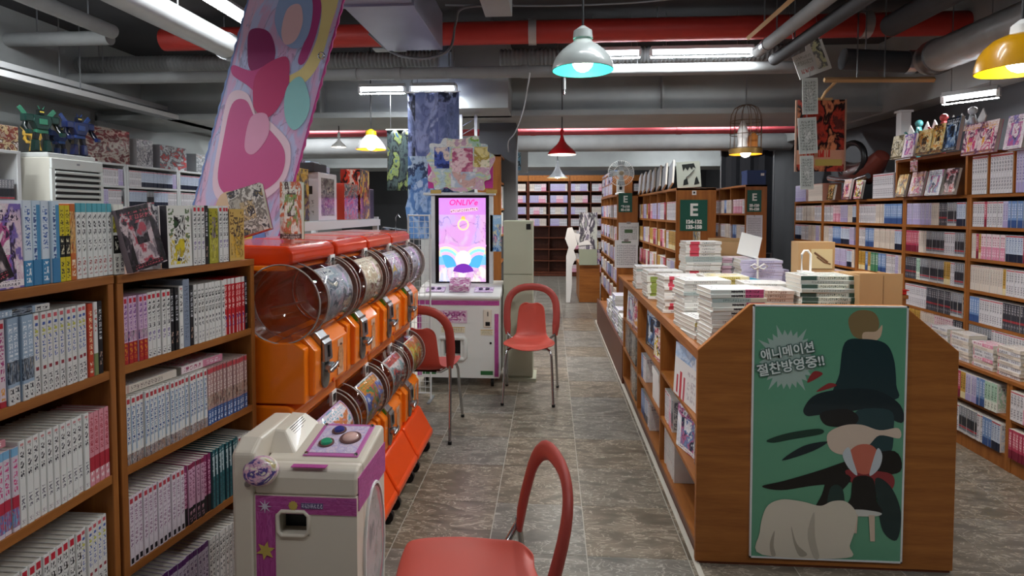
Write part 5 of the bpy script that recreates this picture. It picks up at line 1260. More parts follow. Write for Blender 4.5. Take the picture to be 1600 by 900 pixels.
# stacks on the island top
gs = 'comic magazines stacked on the display island'
ZT = .9305
def tops(k, n, mix): return [mix[i % len(mix)] for i in range(n)]
stack(.85, 2.66, ZT, .10, ['m_white', 'm_white', 'm_pinkstripe', 'm_white', 'm_pinkstripe', 'm_pinkstripe', 'm_white', 'm_pinkstripe', 'm_pinkstripe', 'm_pinkstripe', 'm_pinkstripe', 'm_mint', 'm_pinkstripe', 'm_pinkstripe'], 'nearest the chamfered corner', gs, rs=1)
stack(.835, 2.90, ZT, .2, ['m_white'] * 3 + ['m_yellow', 'm_white'], 'low behind pink lettered stack', gs, rs=2)
stack(.835, 3.12, ZT, .1, ['m_white'] * 9 + ['m_grey', 'm_white', 'm_white', 'm_white'], 'tall behind the low stack', gs, rs=3)
stack(.825, 3.62, ZT, .08, ['m_white', 'm_redblock', 'm_redblock', 'm_white', 'm_white', 'm_white', 'm_white', 'm_redblock', 'm_redblock', 'm_redblock', 'm_redblock'], 'third along the aisle edge', gs, rs=4)
stack(.82, 4.2, ZT, .06, ['m_white', 'm_green', 'm_green', 'm_green', 'm_green', 'm_green', 'm_green', 'm_green', 'm_white', 'm_white'], 'fourth along the aisle edge', gs, rs=5)
stack(1.09, 4.2, ZT, .05, ['m_white'] * 3 + ['m_grey'] * 3 + ['m_redblock'] * 4 + ['m_white'] * 3 + ['m_grey', 'm_grey'] + ['m_redblock'] * 5, 'tallest before E bookcase', gs, rs=6)
stack(.82, 4.75, ZT, .0, ['m_white'] * 7 + ['m_mint', 'm_white'], 'at the far aisle corner', gs, rs=7)
stack(1.36, 4.25, ZT, .0, ['m_white'] * 5 + ['m_pale', 'm_pinkstripe', 'm_magenta', 'm_magenta', 'm_magenta', 'm_magenta', 'm_magenta', 'm_white', 'm_magenta', 'm_magenta'], 'magenta topped before E bookcase', gs, rs=8)
stack(1.41, 3.95, ZT, -.05, ['m_grey'] * 5 + ['m_lilac'] * 10, 'tied with white ribbon', gs, rs=9)
stack(1.04, 3.48, ZT, .0, ['m_white'] * 5 + ['m_pale', 'm_yellow', 'm_white', 'm_pale', 'm_yellow', 'm_yellow', 'm_yellow'], 'yellow topped in the middle', gs, rs=10)
stack(1.1, 3.0, ZT, -.05, ['m_white', 'm_pale', 'm_white', 'm_pale', 'm_white', 'm_pale', 'm_pale', 'm_white', 'm_pale', 'm_pale', 'm_pale'], 'cream, behind green poster', gs, rs=11)
stack(1.195, 3.25, ZT, .0, ['m_mint'] * 10 + ['m_white'], 'by the wooden block', gs, rs=12)
stack(1.375, 2.95, ZT, .0, ['m_grey'] * 8 + ['m_teal', 'm_teal', 'm_teal', 'm_grey', 'm_teal'] + ['m_grey', 'm_teal'], 'beside the cardboard carton', gs, rs=13)
stack(1.12, 3.75, ZT, .12, ['m_white'] * 6 + ['m_mint', 'm_pale', 'm_yellow'], 'half hidden in the middle', gs, rs=14)
t = thing('wooden_block', 'upright wooden block between the mint and green banded stacks', 'bookend', (1.325, 3.19, ZT)); part('post', B(-.012, .02, 0, .12, 0, .23), [WOOD], t, bevel=.003); part('foot', B(-.03, .02, .0, .12, 0, .004), [STEEL], t)
t = thing('ribbon', 'white ribbon tied with a bow round the lilac stack', 'ribbon', (1.38, 3.93, 1.25))
part('band', B(-.012, .0, -.004, .0, -.3, .005), [PAPER], t); part('band', B(-.012, 0, 0, .09, .004, .006), [PAPER], t)
for s in (-1, 1): part('bow_loop', MB().tube([(0, -.008, -.06), (s * .03, -.016, -.035), (s * .055, -.014, -.05), (s * .03, -.012, -.07), (0, -.008, -.06)], .006, 6), [PAPER], t, 60)
t = thing('blue_price_card', 'small blue card standing on the yellow spined stack', 'card', (1.19, 3.47, 1.17)); part('card', MB().box(-.02, .04, -.004, -.002, -.03, .0, 0, Matrix.Rotation(.2, 4, 'Y')), [pm('card_blue', '4aa0c4', .4)], t); part('stem', B(0, .01, -.003, -.001, -.05, 0), [PAPER], t)
t = thing('black_bookend', 'small black bookend beside the low white stack', 'bookend', (.775, 2.79, ZT)); part('plate', B(0, .03, 0, .004, 0, .075), [BLACK], t, bevel=.001); part('foot', B(0, .03, 0, .05, 0, .003), [BLACK], t)
# cardboard pieces
t = thing('cardboard_carton', 'plain brown cardboard carton at the far side of the green poster', 'carton', (1.50, 2.9, ZT)); part('front_wall', B(0, .2, 0, .006, 0, .33), [CARD], t); part('back_wall', B(0, .2, .21, .216, 0, .31), [CARD], t)
for x in (0, .194): part('side_wall', B(x, x + .006, .006, .21, 0, .32), [CARD], t)
part('flap', MB().box(0, .2, 0, .005, 0, .1, 0, Matrix.Translation((0, .218, .31)) @ Matrix.Rotation(-1.57, 4, 'X')), [CARD], t); part('seam', B(.11, .112, -.0015, 0, 0, .32), [pm('seam_brown', '8a6a48', .8)], t)
t = thing('cardboard_sheet', 'upright brown cardboard sheet behind the magenta stack', 'cardboard', (1.22, 4.46, ZT)); part('front_sheet', B(-.02, .23, 0, .01, 0, .40), [CARD], t); part('back_sheet', B(-.02, .28, .03, .04, 0, .43), [CARD], t); part('base_sheet', B(-.02, .28, 0, .04, 0, .004), [CARD], t)
t = thing('paper_box', 'cardboard box with a cream panel and tool drawing behind the green banded stack', 'box', (1.395, 3.35, ZT)); part('box_body', B(0, .2, 0, .1, 0, .46), [CARD], t, bevel=.002)
part('cream_panel', B(.07, .185, -.003, 0, .31, .42), [printed('tool_panel', 'c9b890', [])], t)
part('printed_tool', MB().tube([(.085, -.004, .4), (.12, -.004, .375), (.16, -.004, .345)], .006, 5, 0, (1, .15), (0, 1, 0)).tube([(.1, -.004, .375), (.14, -.004, .345), (.175, -.004, .335)], .004, 5, 0, (1, .15), (0, 1, 0)), [pm('tool_ink', '6a4a34', .5)], t)
t = thing('bookend', 'bent white wire bookend on the green banded stack', 'bookend', (1.33, 3.1, 1.2445)); part('plate', MB().tube([(0, .05, -.0), (0, .05, .09), (.012, .05, .11), (.03, .05, .11), (.045, .05, .09), (.045, .05, .0)], .006, 6), [PAPER], t, 60); part('foot', B(-.005, .05, 0, .1, -.006, .0), [PAPER], t)
t = thing('leaning_book', 'white backed book leaning up on the lilac stack', 'book', (1.35, 4.06, 1.256)); 
part('cover', MB().box(-.07, .07, 0, .012, 0, .16, 0, Matrix.Rotation(-.35, 4, 'X') @ Matrix.Rotation(.3, 4, 'Y')), [PAPER], t); part('page_block', MB().box(-.068, .068, .012, .02, 0, .158, 0, Matrix.Rotation(-.35, 4, 'X') @ Matrix.Rotation(.3, 4, 'Y')), [BLACK], t)
# ================================================================ right-hand wall of bookcases
RX, RS = 3.0, [.78, 1.005, 1.23, 1.455]
posts = [7.34, 6.60, 5.87, 5.12, 4.36, 3.60, 2.84]
bl = ['sixth bookcase from the viewer on the long wall', 'fifth bookcase from the viewer on the long wall', 'fourth bookcase from the viewer on the long wall', 'third bookcase from the viewer on the long wall, under the open display box', 'second bookcase from the viewer on the long wall', 'nearest bookcase on the long wall, cut off by the picture edge']
for i in range(6):
    bookcase('wooden ' + bl[i], RX, posts[i], PI, posts[i] - posts[i + 1] - .002, .26, [.58] + RS, 1.682, foot=.557, side=.024)
    t = thing('counter_cabinet', 'low wooden counter cabinet under the %s' % bl[i].split(',')[0], 'cabinet', (2.74, posts[i], 0), PI)
    w = posts[i] - posts[i + 1] - .002
    for y in (0, w - .02): part('side_panel', B(-.52, 0, y, y + .02, 0, .532), [WOOD], t)
    part('counter_top', B(-.52, .008, 0, w, .532, .556), [WOODY], t, bevel=.002, seg=1)
    for z in (.095, .325): part('shelf', B(-.3, -.002, .02, w - .02, z - .02, z), [WOODY], t)
    part('back_panel', B(-.31, -.3, .02, w - .02, 0, .532), [DARKWOOD], t); part('plinth', B(-.025, -.004, .02, w - .02, 0, .075), [WOOD], t)
gr = 'paperbacks on the long wall of bookcases'
def rr(i, z, runs, where, rs, x=RX - .0): return row_books('paperback', x + .004, posts[i] - .026, PI, z, runs, where, gr, 0, rs=rs)
N2 = 'second bookcase on the wall'; N3 = 'bookcase under the display box'
rr(4, 1.455, [('r_white', 5), ('r_rose', 1), ('r_white', 6), ('r_lilac', 2), ('r_blue', 6), ('r_cream', 7), ('r_pink', 2)], 'top shelf, ' + N2, 31)
rr(4, 1.23, [('r_cream', 2), ('r_rose', 1), ('r_ochre', 1), ('r_pink', 9), ('r_bluefoot', 6), ('r_rose', 1), ('r_white', 9)], 'second shelf, ' + N2, 32)
rr(4, 1.005, [('r_cream', 13), ('r_ochre', 1), ('r_white', 8), ('r_cream', 7)], 'third shelf, ' + N2, 33)
rr(4, .78, [('r_blue', 4), ('r_white', 9), ('r_dark', 8), ('r_grey', 8)], 'fourth shelf, ' + N2, 34)
rr(4, .5802, [('r_grey', 9), ('r_white', 12), ('r_dark', 8)], 'counter row, ' + N2, 35)
rr(3, 1.455, [('r_lilac', 13), ('r_cream', 4), ('r_dark', 4), ('r_grey', 4), ('r_bluefoot', 4)], 'top shelf, ' + N3, 36)
rr(3, 1.23, [('r_rose', 7), ('r_cream', 4), ('r_grey', 9), ('r_white', 5), ('r_grey', 4)], 'second shelf, ' + N3, 37)
rr(3, 1.005, [('r_dark', 6), ('r_mint', 2), ('r_grey', 12), ('r_ochre', 3), ('r_white', 2), ('r_grey', 4)], 'third shelf, ' + N3, 38)
rr(3, .78, [('r_white', 12), ('r_dark', 12), ('r_grey', 5)], 'fourth shelf, ' + N3, 39)
def rc(i, z, runs, where, rs, s0=0): return row_books('paperback', 2.74 - .012, posts[i] - .022, PI, z, runs, where, gr, s0, rs=rs)
rc(4, .325, [(None, .27), ('r_rose', 3), ('r_ochre', 2), ('r_lilac', 4), ('r_blue', 3), ('r_mint', 4)], 'upper counter shelf', 41)
rc(4, .095, [(None, .22), ('r_white', 5), ('r_grey', 7), ('r_white', 2), ('r_blue', 3), ('r_bluefoot', 3)], 'lower counter shelf', 42)
RK = ['r_cream', 'r_lilac', 'r_white', 'r_grey', 'r_dark', 'r_pink', 'r_rose', 'r_blue', 'r_green', 'r_ochre', 'r_mint', 'r_bluefoot']
def runs_for(w, R, pal=None):
    out_ = []; s_ = 0
    while True:
        k_ = R.choice(pal or RK); n_ = R.randint(4, 9); need = (SER[k_]['t'] + .0008) * n_
        if s_ + need > w:
            n_ = int((w - s_) / (SER[k_]['t'] + .0008))
            if n_ > 0: out_.append((k_, n_))
            return out_
        out_.append((k_, n_)); s_ += need
R = random.Random(11)
mass = []
LT = ['r_cream', 'r_lilac', 'r_white', 'r_white', 'r_pink', 'r_cream', 'r_bluefoot', 'r_blue', 'r_lilac']
for i in (0, 1, 2):
    for z in RS + [.5802]:
        rn = runs_for(posts[i] - posts[i + 1] - .06, R, LT)
        if i == 2 and z == 1.005: rn = [('r_ochre', 5), ('r_blue', 2), ('r_ochre', 2), ('r_green', 5), ('r_blue', 5), ('r_white', 6), ('r_lilac', 2), ('r_cream', 4)]
        mass.append((RX + .004, posts[i] - .026, PI, z, rn))
for i in (5,):
    for z in RS + [.5802]: mass.append((RX + .004, posts[i] - .026, PI, z, runs_for(.7, R)))
    for z in (.095, .325): mass.append((2.728, posts[i] - .022, PI, z, runs_for(.7, R)))
mass.append((RX + .004, posts[3] - .026, PI, .5802, runs_for(.7, R)))
for i in (0, 1, 2, 3):
    for z in (.095, .325): mass.append((2.728, posts[i] - .022, PI, z, runs_for(.7, R)))
# flat books along the counter
gc = 'flat comics piled along the wall counter'
k = 0
for y, n_, ks in ((4.95, 6, ['r_white', 'r_cream']), (4.72, 7, ['r_cream', 'r_white']), (4.5, 7, ['r_white']), (4.28, 8, ['r_cream', 'r_white']), (4.07, 8, ['r_white', 'r_cream', 'r_cream']), (3.86, 7, ['r_white', 'r_cream', 'r_pink', 'r_white']), (3.65, 8, ['r_white', 'r_cream']), (3.43, 7, ['r_white']), (3.2, 7, ['r_cream'])):
    k += 1
    stack(2.765, y, .5565, -PI / 2, tops(0, n_, ks), 'on wall counter, %s from far' % ordi(k), gc, 'flat_comic', 60 + k, .004)
# display box on top of the third bookcase
t = thing('display_box', 'open wooden display box on top of the long wall bookcases', 'display box', (RX - .01, 5.24, 1.683), PI)
for y in (0, .845): part('side_panel', B(-.27, 0, y, y + .022, 0, .30), [WOOD], t)
part('top_board', B(-.27, .004, 0, .867, .30, .322), [WOODY], t); part('back_panel', B(-.27, -.262, .022, .845, 0, .30), [DARKWOOD], t)
FR = -PI / 2
for i, (y, w, h, pal, lab) in enumerate([(5.08, .13, .19, 3, 'dark cover with yellow figure'), (4.88, .17, .2, 8, 'pale pink patterned cover'), (4.67, .17, .2, 4, 'lilac lettered cover'), (4.49, .14, .2, 2, 'dark cover with green figure')]):
    display_book('display_book', lab + ' inside the open display box', (2.93, y, 1.6835), FR, w, h, .02, pal, .2)
t = thing('price_card', 'small pink card standing above the pale pink cover', 'card', (2.925, 4.88, 1.8852)); part('card', B(-.003, 0, -.045, .045, 0, .09), [cm('pink_card_art', PALS[8])], t); part('stand_strip', B(0, .003, -.01, .01, 0, .1), [PAPER], t)
for i, (y, w, h, pal, lab) in enumerate([(5.13, .16, .2, 9, 'black and white figure cover'), (4.97, .15, .19, 0, 'violet and white cover'), (4.78, .17, .2, 3, 'golden brown cover'), (4.62, .14, .22, 3, 'orange and yellow cover'), (4.475, .15, .25, 7, 'dark blue art cover')]):
    display_book('display_book', lab + ' on top of the open display box', (2.92, y, 2.0055), FR, w, h, .03, pal, .15)
for i, (y, w, lab) in enumerate([(5.30, .06, 'white box set standing beside the black and white cover')]):
    pass
def boxset(label, x, y, z, w, h, d, n_, key, sleeve):
    """slip-cased set: a coloured sleeve with the spines showing"""
    t = thing('boxed_set', label, 'boxed set', (x, y, z), PI)
    part('sleeve', B(-d, -.004, 0, .004, 0, h), [sleeve], t); part('sleeve', B(-d, -.004, w - .004, w, 0, h), [sleeve], t); part('sleeve_top', B(-d, -.004, 0, w, h, h + .003), [sleeve], t)
    S_ = SER[key]; sm = printed('spine_' + key, S_['base'], S_['layers'])
    for q in range(n_):
        ww = (w - .01) / n_; b_ = MB().box(-d + .004, 0, .005 + q * ww + .0008, .005 + (q + 1) * ww - .0008, .001, h - .002, 1); b_.m[1] = 0
        part('volume', b_, [sm, PAGES], t)
    return t
SLO = pm('orange_card_sleeve', 'b8743a', .4); SLP = pm('salmon_card_sleeve', 'c98a74', .45); SLW = pm('pale_card_sleeve', 'd0c8d2', .45)
boxset('white spined boxed set with orange sleeve beside the display box, nearer one', RX - .01, 4.16, 1.683, .2, .27, .2, 8, 'r_white', SLO)
boxset('white spined boxed set beside the display box, further one', RX - .01, 4.33, 1.683, .15, .27, .2, 6, 'r_white', SLO)
boxset('white boxed set with stacked titles left of the display box', RX - .01, 5.60, 1.683, .33, .22, .2, 12, 'r_white', SLW)
boxset('salmon boxed set on top of the fifth bookcase', RX - .01, 6.95, 1.683, .36, .19, .2, 10, 'r_cream', SLP)
boxset('violet and white boxed set beside the salmon set', RX - .01, 7.3, 1.683, .3, .19, .2, 9, 'r_lilac', SLW)
for i, (x, y, z, w, h, pal, lab) in enumerate([(2.93, 5.98, 1.6835, .14, .2, 8, 'red and white cover left of the white boxed set'), (2.93, 5.76, 1.6835, .13, .18, 1, 'white cover with dark hair beside the white boxed set'), (2.93, 6.3, 1.6835, .13, .16, 3, 'gold and black patterned box beside the salmon set'),
        (2.93, 4.13, 1.957, .16, .22, 8, 'pink portrait cover on the nearer boxed set'), (2.93, 4.285, 1.957, .15, .22, 8, 'pink portrait cover on the further boxed set'), (2.93, 3.90, 1.957, .15, .22, 0, 'lilac portrait cover at the picture edge'), (2.9, 3.88, 1.6835, .15, .2, 5, 'dark red cover at the end of the wall top')]):
    if z > 1.9 and y < 4.0: z = 1.957; boxset('white boxed set under the lilac portrait cover', RX - .01, 3.94, 1.683, .17, .27, .2, 7, 'r_lilac', SLO)
    if y == 3.88: continue
    display_book('display_book', lab, (x, y, z), FR, w, h, .025, pal, .16)
t = thing('white_post', 'white square post above the long wall of bookcases', 'post', (3.34, 5.75, 0)); part('post', B(-.045, .045, -.04, .04, 0, 2.5), [WMETAL], t); part('cap', B(-.06, .06, -.05, .05, 2.5, 2.52), [WMETAL], t)
for i, (y, z, c, lab) in enumerate([(5.12, 2.23, '4a8a8a', 'teal'), (4.81, 2.26, 'b04a4a', 'red'), (4.5, 2.24, 'd6d6d6', 'white')]):
    t = thing('toy_figure', '%s winged toy figure behind the covers on the display box' % lab, 'toy', (3.1, y, 2.0055))
    m_ = pm('toy_' + lab, c, .3); part('stand', MB().cyl((0, 0, 0), (0, 0, .012), .05, 16), [BLACK], t, 40)
    part('body', MB().tube([(0, 0, .01), (0, .01, .1), (0, 0, .2), (0, 0, .27)], [.02, .032, .035, .02], 10), [m_], t, 60); part('head', MB().sphere((0, 0, .3), .03), [m_], t, 60)
    for s in (-1, 1): part('wing', MB().prism([(s * .02, .18), (s * .11, .30), (s * .14, .24), (s * .1, .16)], -.004, .004, 'x'), [PAPER], t); part('arm', MB().tube([(0, s * .03, .23), (-.03, s * .07, .19), (-.06, s * .09, .24)], [.014, .011, .009], 8), [m_], t, 60)
# red and dark scooter-like body behind the salmon set: a curved red shell with dark pipes
t = thing('model_engine', 'red and dark curved machine shell above the fifth bookcase', 'machine', (3.36, 6.3, 1.94))
part('red_shell', MB().tube([(-.1, .4, .12), (-.12, .2, .03), (-.12, 0, .0), (-.12, -.2, .05), (-.1, -.36, .18)], [.07, .12, .14, .12, .07], 14), [pm('dark_red_shell', '5e2a22', .35, 0, .3, coat=.3)], t, 60)
part('dark_hoop', MB().tube([(-.22, .26 * math.cos(a), .17 + .17 * math.sin(a)) for a in [k * PI / 12 for k in range(25)]], .03, 8, 0, None, (1, 0, 0)), [BLACK], t, 60)
part('pipe', MB().tube([(-.25, .4, .0), (-.25, .2, -.03), (-.24, -.1, -.06), (-.2, -.3, -.02)], .03, 10), [CHROME], t, 60)
part('cradle', B(-.2, .05, -.2, .2, -.257, -.1), [BLACK], t)

# ================================================================ free-standing bookcases with E signs
SIGNG = pm('sign_green', '1f5a4c', .4, 0, .05); SIGNW = pm('sign_white', 'e6ece8', .5, 0, .02)
def esign(label, loc, w, h, lines, big):
    t = thing('shelf_sign', label, 'sign', loc)
    part('sign_board', B(-w / 2, w / 2, -.006, 0, 0, h), [SIGNG], t)
    text('sign_letter', 'E', big, SIGNW, t, (0, -.007, h * .66), (PI / 2, 0, 0), bold=big * .028)
    for i, l in enumerate(lines): text('sign_lettering', l, h * .155, SIGNW, t, (0, -.007, h * (.29 - .17 * i)), (PI / 2, 0, 0), bold=.003)
ES = [.08, .34, .6, .86, 1.12, 1.42]
bookcase('wooden double bookcase with large green E sign on its end', 1.15, 8.3, PI, 2.9, .36, [.08, .36, .64, .92, 1.2, 1.48], 1.78, divs=(.48, .96, 1.44, 1.92, 2.41))
bookcase('wooden bookcase with small E sign behind the wall fan', .86, 10.0, PI, 2.4, .27, [.08, .34, .62, .9, 1.18, 1.48], 1.79, divs=(.48, .96, 1.44, 1.92))
bookcase('wooden upper shelf unit stacked on the bookcase behind the fan', .87, 10.0, PI, 1.7, .28, [1.815, 1.98], 2.12, foot=1.79, divs=(.55, 1.1))
bookcase('wooden bookcase with E sign and pinned notice beyond the tall E bookcase', 2.33, 10.2, PI, 3.1, .25, [.08, .34, .62, .92, 1.22, 1.54], 1.885, divs=(.5, 1.0, 1.5, 2.0, 2.5))
for x, y, l, zs, dv in ((1.15, 8.3, 2.9, [.92, 1.2, 1.48], 6), (.86, 10.0, 2.4, [.34, .62, .9, 1.18, 1.48], 5), (2.33, 10.2, 3.1, [.92, 1.22, 1.54], 6)):
    for z in zs:
        for q in range(dv):
            w = l / dv; pal = None if x == 1.15 else LT
            mass.append((x + .004, y - q * w - .03, PI, z, runs_for(w - .06, R, ['r_ochre', 'r_rose', 'r_cream', 'r_white', 'r_lilac', 'r_ochre', 'r_pink'] if x == 1.15 else pal)))
for z in (1.815, 1.98):
    for q in range(3): mass.append((.874, 10.0 - q * .56 - .03, PI, z - .0, runs_for(.5, R, LT)))
esign('large green sign with white E on the tall E bookcase', (1.307, 5.3985, 1.385), .245, .285, ['124-132', '133-158'], .155)
esign('small green E sign under the fan', (.965, 7.5985, 1.555), .175, .25, ['97-110', '81-118'], .12)
esign('small green E sign beneath the blue box', (2.43, 7.0985, 1.56), .165, .26, ['25-120', '91-128'], .12)
t = thing('paper_notice', 'white sheet pinned under the small E sign beneath the blue box', 'notice', (2.34, 7.097, 1.24)); part('sheet', B(0, .19, -.002, 0, 0, .28), [printed('notice_a', 'd0d3dc', [('g', .1, .9, .1, .9, '8a8f9c', 12, 10)])], t); part('pin', MB().sphere((.095, -.004, .27), .008), [STEEL], t)
t = thing('small_tag', 'tiny white tag at the head of the tall E bookcase end', 'tag', (1.31, 5.3985, 1.715)); part('sheet', B(-.02, .02, -.002, 0, 0, .04), [PAPER], t); part('mark', B(-.008, .008, -.003, -.002, .012, .03), [BLACK], t)
t = thing('picture_strip', 'narrow paper strip of drawings taped below the large E sign', 'poster', (1.335, 5.3985, .96)); part('strip', B(-.03, .035, -.002, 0, .09, .42), [printed('strip', 'd6d2b8', [('p', .05, .95, 0, 1, ['d9d6c2', '6a7a8a', 'c9b87a', 'e6e4d6', '3a3c40'], 5)])], t); part('green_tag', B(-.045, .03, -.006, -.002, -.0, .09), [printed('lime_tag', 'a8c820', [('g', .1, .9, .2, .8, '4a6a10', 3, 2)])], t)
t = thing('portrait_panel', 'white panel with black ink portrait on the tall E bookcase', 'picture', (1.17, 5.44, 1.78)); t.rotation_euler = (-.06, -.06, 0)
part('panel', B(0, .215, 0, .012, 0, .24), [pm('mint_white', 'c3cabc', .6)], t)
INKM = pm('black_ink', '1c2220', .6)
for pts in ([(.05, .215), (.16, .22), (.175, .17), (.15, .19), (.14, .16), (.12, .19), (.10, .155), (.08, .185), (.06, .15)], [(.05, .02), (.1, .03), (.09, .09), (.06, .07)], [(.15, .02), (.2, .03), (.18, .1), (.165, .08)]):
    part('ink_shape', MB().face([(p[0], -.001, p[1]) for p in pts]), [INKM], t)
part('ink_shape', MB().tube([(.08, -.001, .09), (.12, -.001, .12), (.16, -.001, .16)], .003, 5), [INKM], t)
for i in range(7):
    display_book('magazine', 'grey magazine leaning on top of the tall E bookcase, %s from its near end' % ordi(i + 1), (1.16 + .0, 5.75 + i * .33, 1.7815), FR, .2, .24, .02, 9 if i % 2 else 7, .1, -.28, front=pm('grey_mag_cover', '9a9da3', .4), side=pm('grey_mag_side', '6d7077', .4), group='grey magazines leaning on the tall E bookcase')
t = thing('blue_box', 'dark blue cardboard box on top of the bookcase with the pinned notice', 'box', (2.36, 7.15, 1.8855)); part('box_body', B(0, .22, 0, .2, 0, .17), [pm('box_blue', '2c4170', .5)], t, bevel=.002); part('label', B(.16, .2, -.002, 0, .11, .15), [PAPER], t); part('lid', B(-.003, .223, -.003, .203, .14, .175), [pm('box_blue', '2c4170')], t)
# fan
t = thing('wall_fan', 'white round fan standing on the small E sign bookcase', 'fan', (.915, 7.72, 1.79))
part('base', MB().lathe([(.07, 0), (.065, .02), (.03, .03), (0, .03)], 20), [WHITEP], t, 40); part('neck', B(-.05, .05, -.02, .02, .02, .2), [WHITEP], t, bevel=.01); part('control_strip', B(-.018, .018, -.024, -.019, .06, .15), [BLACK], t)
Mf = Matrix.Translation((0, -.03, .275)) @ Matrix.Rotation(PI / 2, 4, 'X')
part('motor', MB().lathe([(0, -.08), (.05, -.07), (.055, .0), (0, .0)], 20, 0, Mf), [WHITEP], t, 40)
for k in range(4): part('blade', MB().poly([(.02, -.012, .03), (.15, -.05, .035), (.16, .05, .045), (.02, .02, .04)], [(0, 1, 2, 3)], 0), [pm('blade_grey', '9aa3a8', .2)], t, loc=(0, -.03, .275), rot=(PI / 2, k * PI / 2, 0))
part('hub_badge', MB().lathe([(.03, .075), (.028, .085), (0, .088)], 20, 0, Mf), [pm('badge_tan', 'b8a888', .4)], t, 40)
g_ = MB()
for k in range(36):
    a = k * PI / 18; g_.tube([Mf @ Vector((r * math.cos(a), r * math.sin(a), z)) for r, z in ((.03, .08), (.1, .075), (.15, .06), (.168, .02))], .0016, 4)
gq = part('grille', g_, [WHITEP], t); gq['kind'] = 'stuff'
for r, z in ((.168, .02), (.1, .075)): part('grille_ring', MB().tube([Mf @ Vector((r * math.cos(k * PI / 20), r * math.sin(k * PI / 20), z)) for k in range(41)], .004, 5), [WHITEP], t, 60)
# desk with papers by the far E bookcase
t = thing('work_desk', 'brown desk beside the small E sign bookcase', 'desk', (.88, 6.95, 0)); part('desk_top', B(-.01, .25, 0, .6, .72, .745), [WOODX], t)
for x in (0, .22): part('leg_panel', B(x, x + .02, .02, .58, 0, .72), [WOODD], t)
for i, (x, z, w, h, lab) in enumerate([(.88, 1.12, .26, .3, 'upper printed sheet hanging over the desk'), (.83, .83, .3, .36, 'lower printed sheet hanging over the desk')]):
    t = thing('paper_notice', 'white %s by the small E sign' % lab, 'notice', (x, 7.597 - .006 * i, z)); part('sheet', B(0, w, -.004, 0, 0, h), [printed('notice_%d' % i, 'd8dcde', [('g', .08, .92, .1, .85, '6d7680', 12, 12), ('r', .3, .7, .55 if i == 0 else .9, .7 if i == 0 else .96, '4a6a4a')])], t); part('tape', B(w * .4, w * .6, -.005, -.003, h - .02, h + .01), [STEEL], t)
# low plinth with magazines beyond the island
t = thing('low_plinth', 'low wooden plinth along the aisle beyond the island', 'display plinth', (.645, 5.22, 0)); part('side_board', B(0, .02, 0, 2.85, 0, .35), [WOODD], t); part('top_board', B(.02, .21, 0, 2.85, .30, .32), [WOODY], t); part('side_board', B(.19, .21, 0, 2.85, 0, .3), [WOODD], t)
for y in (0, 2.83): part('end_board', B(.02, .19, y, y + .02, 0, .3), [WOODD], t)
gp = 'magazines piled on the low plinth'
for i, (x, y, n_, ks) in enumerate([(.68, 5.38, 5, ['m_lilac', 'm_white']), (.68, 5.68, 11, ['m_white', 'm_grey']), (.68, 5.98, 12, ['m_white', 'm_lilac']), (.68, 6.28, 17, ['m_lilac', 'm_lilac', 'm_grey']), (.68, 6.6, 13, ['m_white']), (.68, 6.92, 9, ['m_lilac', 'm_white'])]):
    stack(x, y, .3205, -PI / 2, tops(0, n_, ks), 'on low plinth, %s from island' % ordi(i + 1), gp, 'comic_magazine', 80 + i)
# standing rack with cut-out board, poster and display covers
t = thing('rack_case', 'orange wooden low case at the far end of the plinth', 'cabinet', (.49, 9.95, 0)); part('front_panel', B(0, .35, 0, .02, 0, .63), [WOODX], t); part('top_board', B(0, .35, 0, 1.2, .63, .65), [WOODX], t)
for x in (0, .33): part('side_panel', B(x, x + .02, .02, 1.2, 0, .63), [WOOD], t)
bd = [(0, .0), (.07, .0), (.1, .3), (.1, .62), (.17, .78), (.13, .9), (.2, 1.02), (.36, 1.08), (.44, 1.0), (.2, .98), (.24, 1.18), (.14, 1.2), (.1, 1.3), (.02, 1.28), (-.02, 1.1), (.04, .95), (.0, .8)]
t = thing('cutout_board', 'white cut-out board standing at the far end of the aisle', 'board', (.26, 9.9, 0)); part('board', MB().prism(bd, 0, .01, 'y'), [PAPER], t); part('foot_stay', MB().prism([(0, 0), (.2, 0), (.02, .5)], .02, .03, 'x', 0, Matrix.Translation((0, .01, 0))), [PAPER], t)
t = thing('framed_poster', 'poster with white haired figure standing at the end of the aisle', 'poster', (.48, 9.9, .65)); t.rotation_euler = (-.05, 0, 0); part('print', B(0, .31, 0, .01, 0, .9), [printed('aisle_poster', '9aa08c', [('p', 0, 1, .3, 1, ['b9bcb4', '4a4650', 'd6d3d6', '6a5f78', '8a8f8a'], 4.5)])], t)
part('stay', B(.1, .2, .01, .04, 0, .6), [WOOD], t)
for x, z, pal, lab in ((.5, .6505, 7, 'blue framed picture book at the far low case'), (.665, .6505, 0, 'pink framed picture book at the far low case'), (.55, .905, 6, 'pale picture book above the blue framed one'), (.72, .93, 3, 'tan picture book above the pink framed one')):
    if z > .7: continue
    display_book('picture_book', lab, (x + .09, 9.97, z), 0, .16, .26, .015, pal, .1)
for x, pal, lab in ((.57, 6, 'pale picture book on the rear step of the far low case'), (.75, 3, 'tan picture book on the rear step of the far low case')):
    display_book('picture_book', lab, (x, 10.2, .8), 0, .17, .26, .015, pal, .1)
t = thing('step_box', 'rear step on the far low case', 'box', (.5, 10.15, .6505)); part('step', B(0, .34, 0, .2, 0, .149), [WOODX], t); part('edge', B(0, .34, -.004, 0, .135, .15), [WOODD], t)
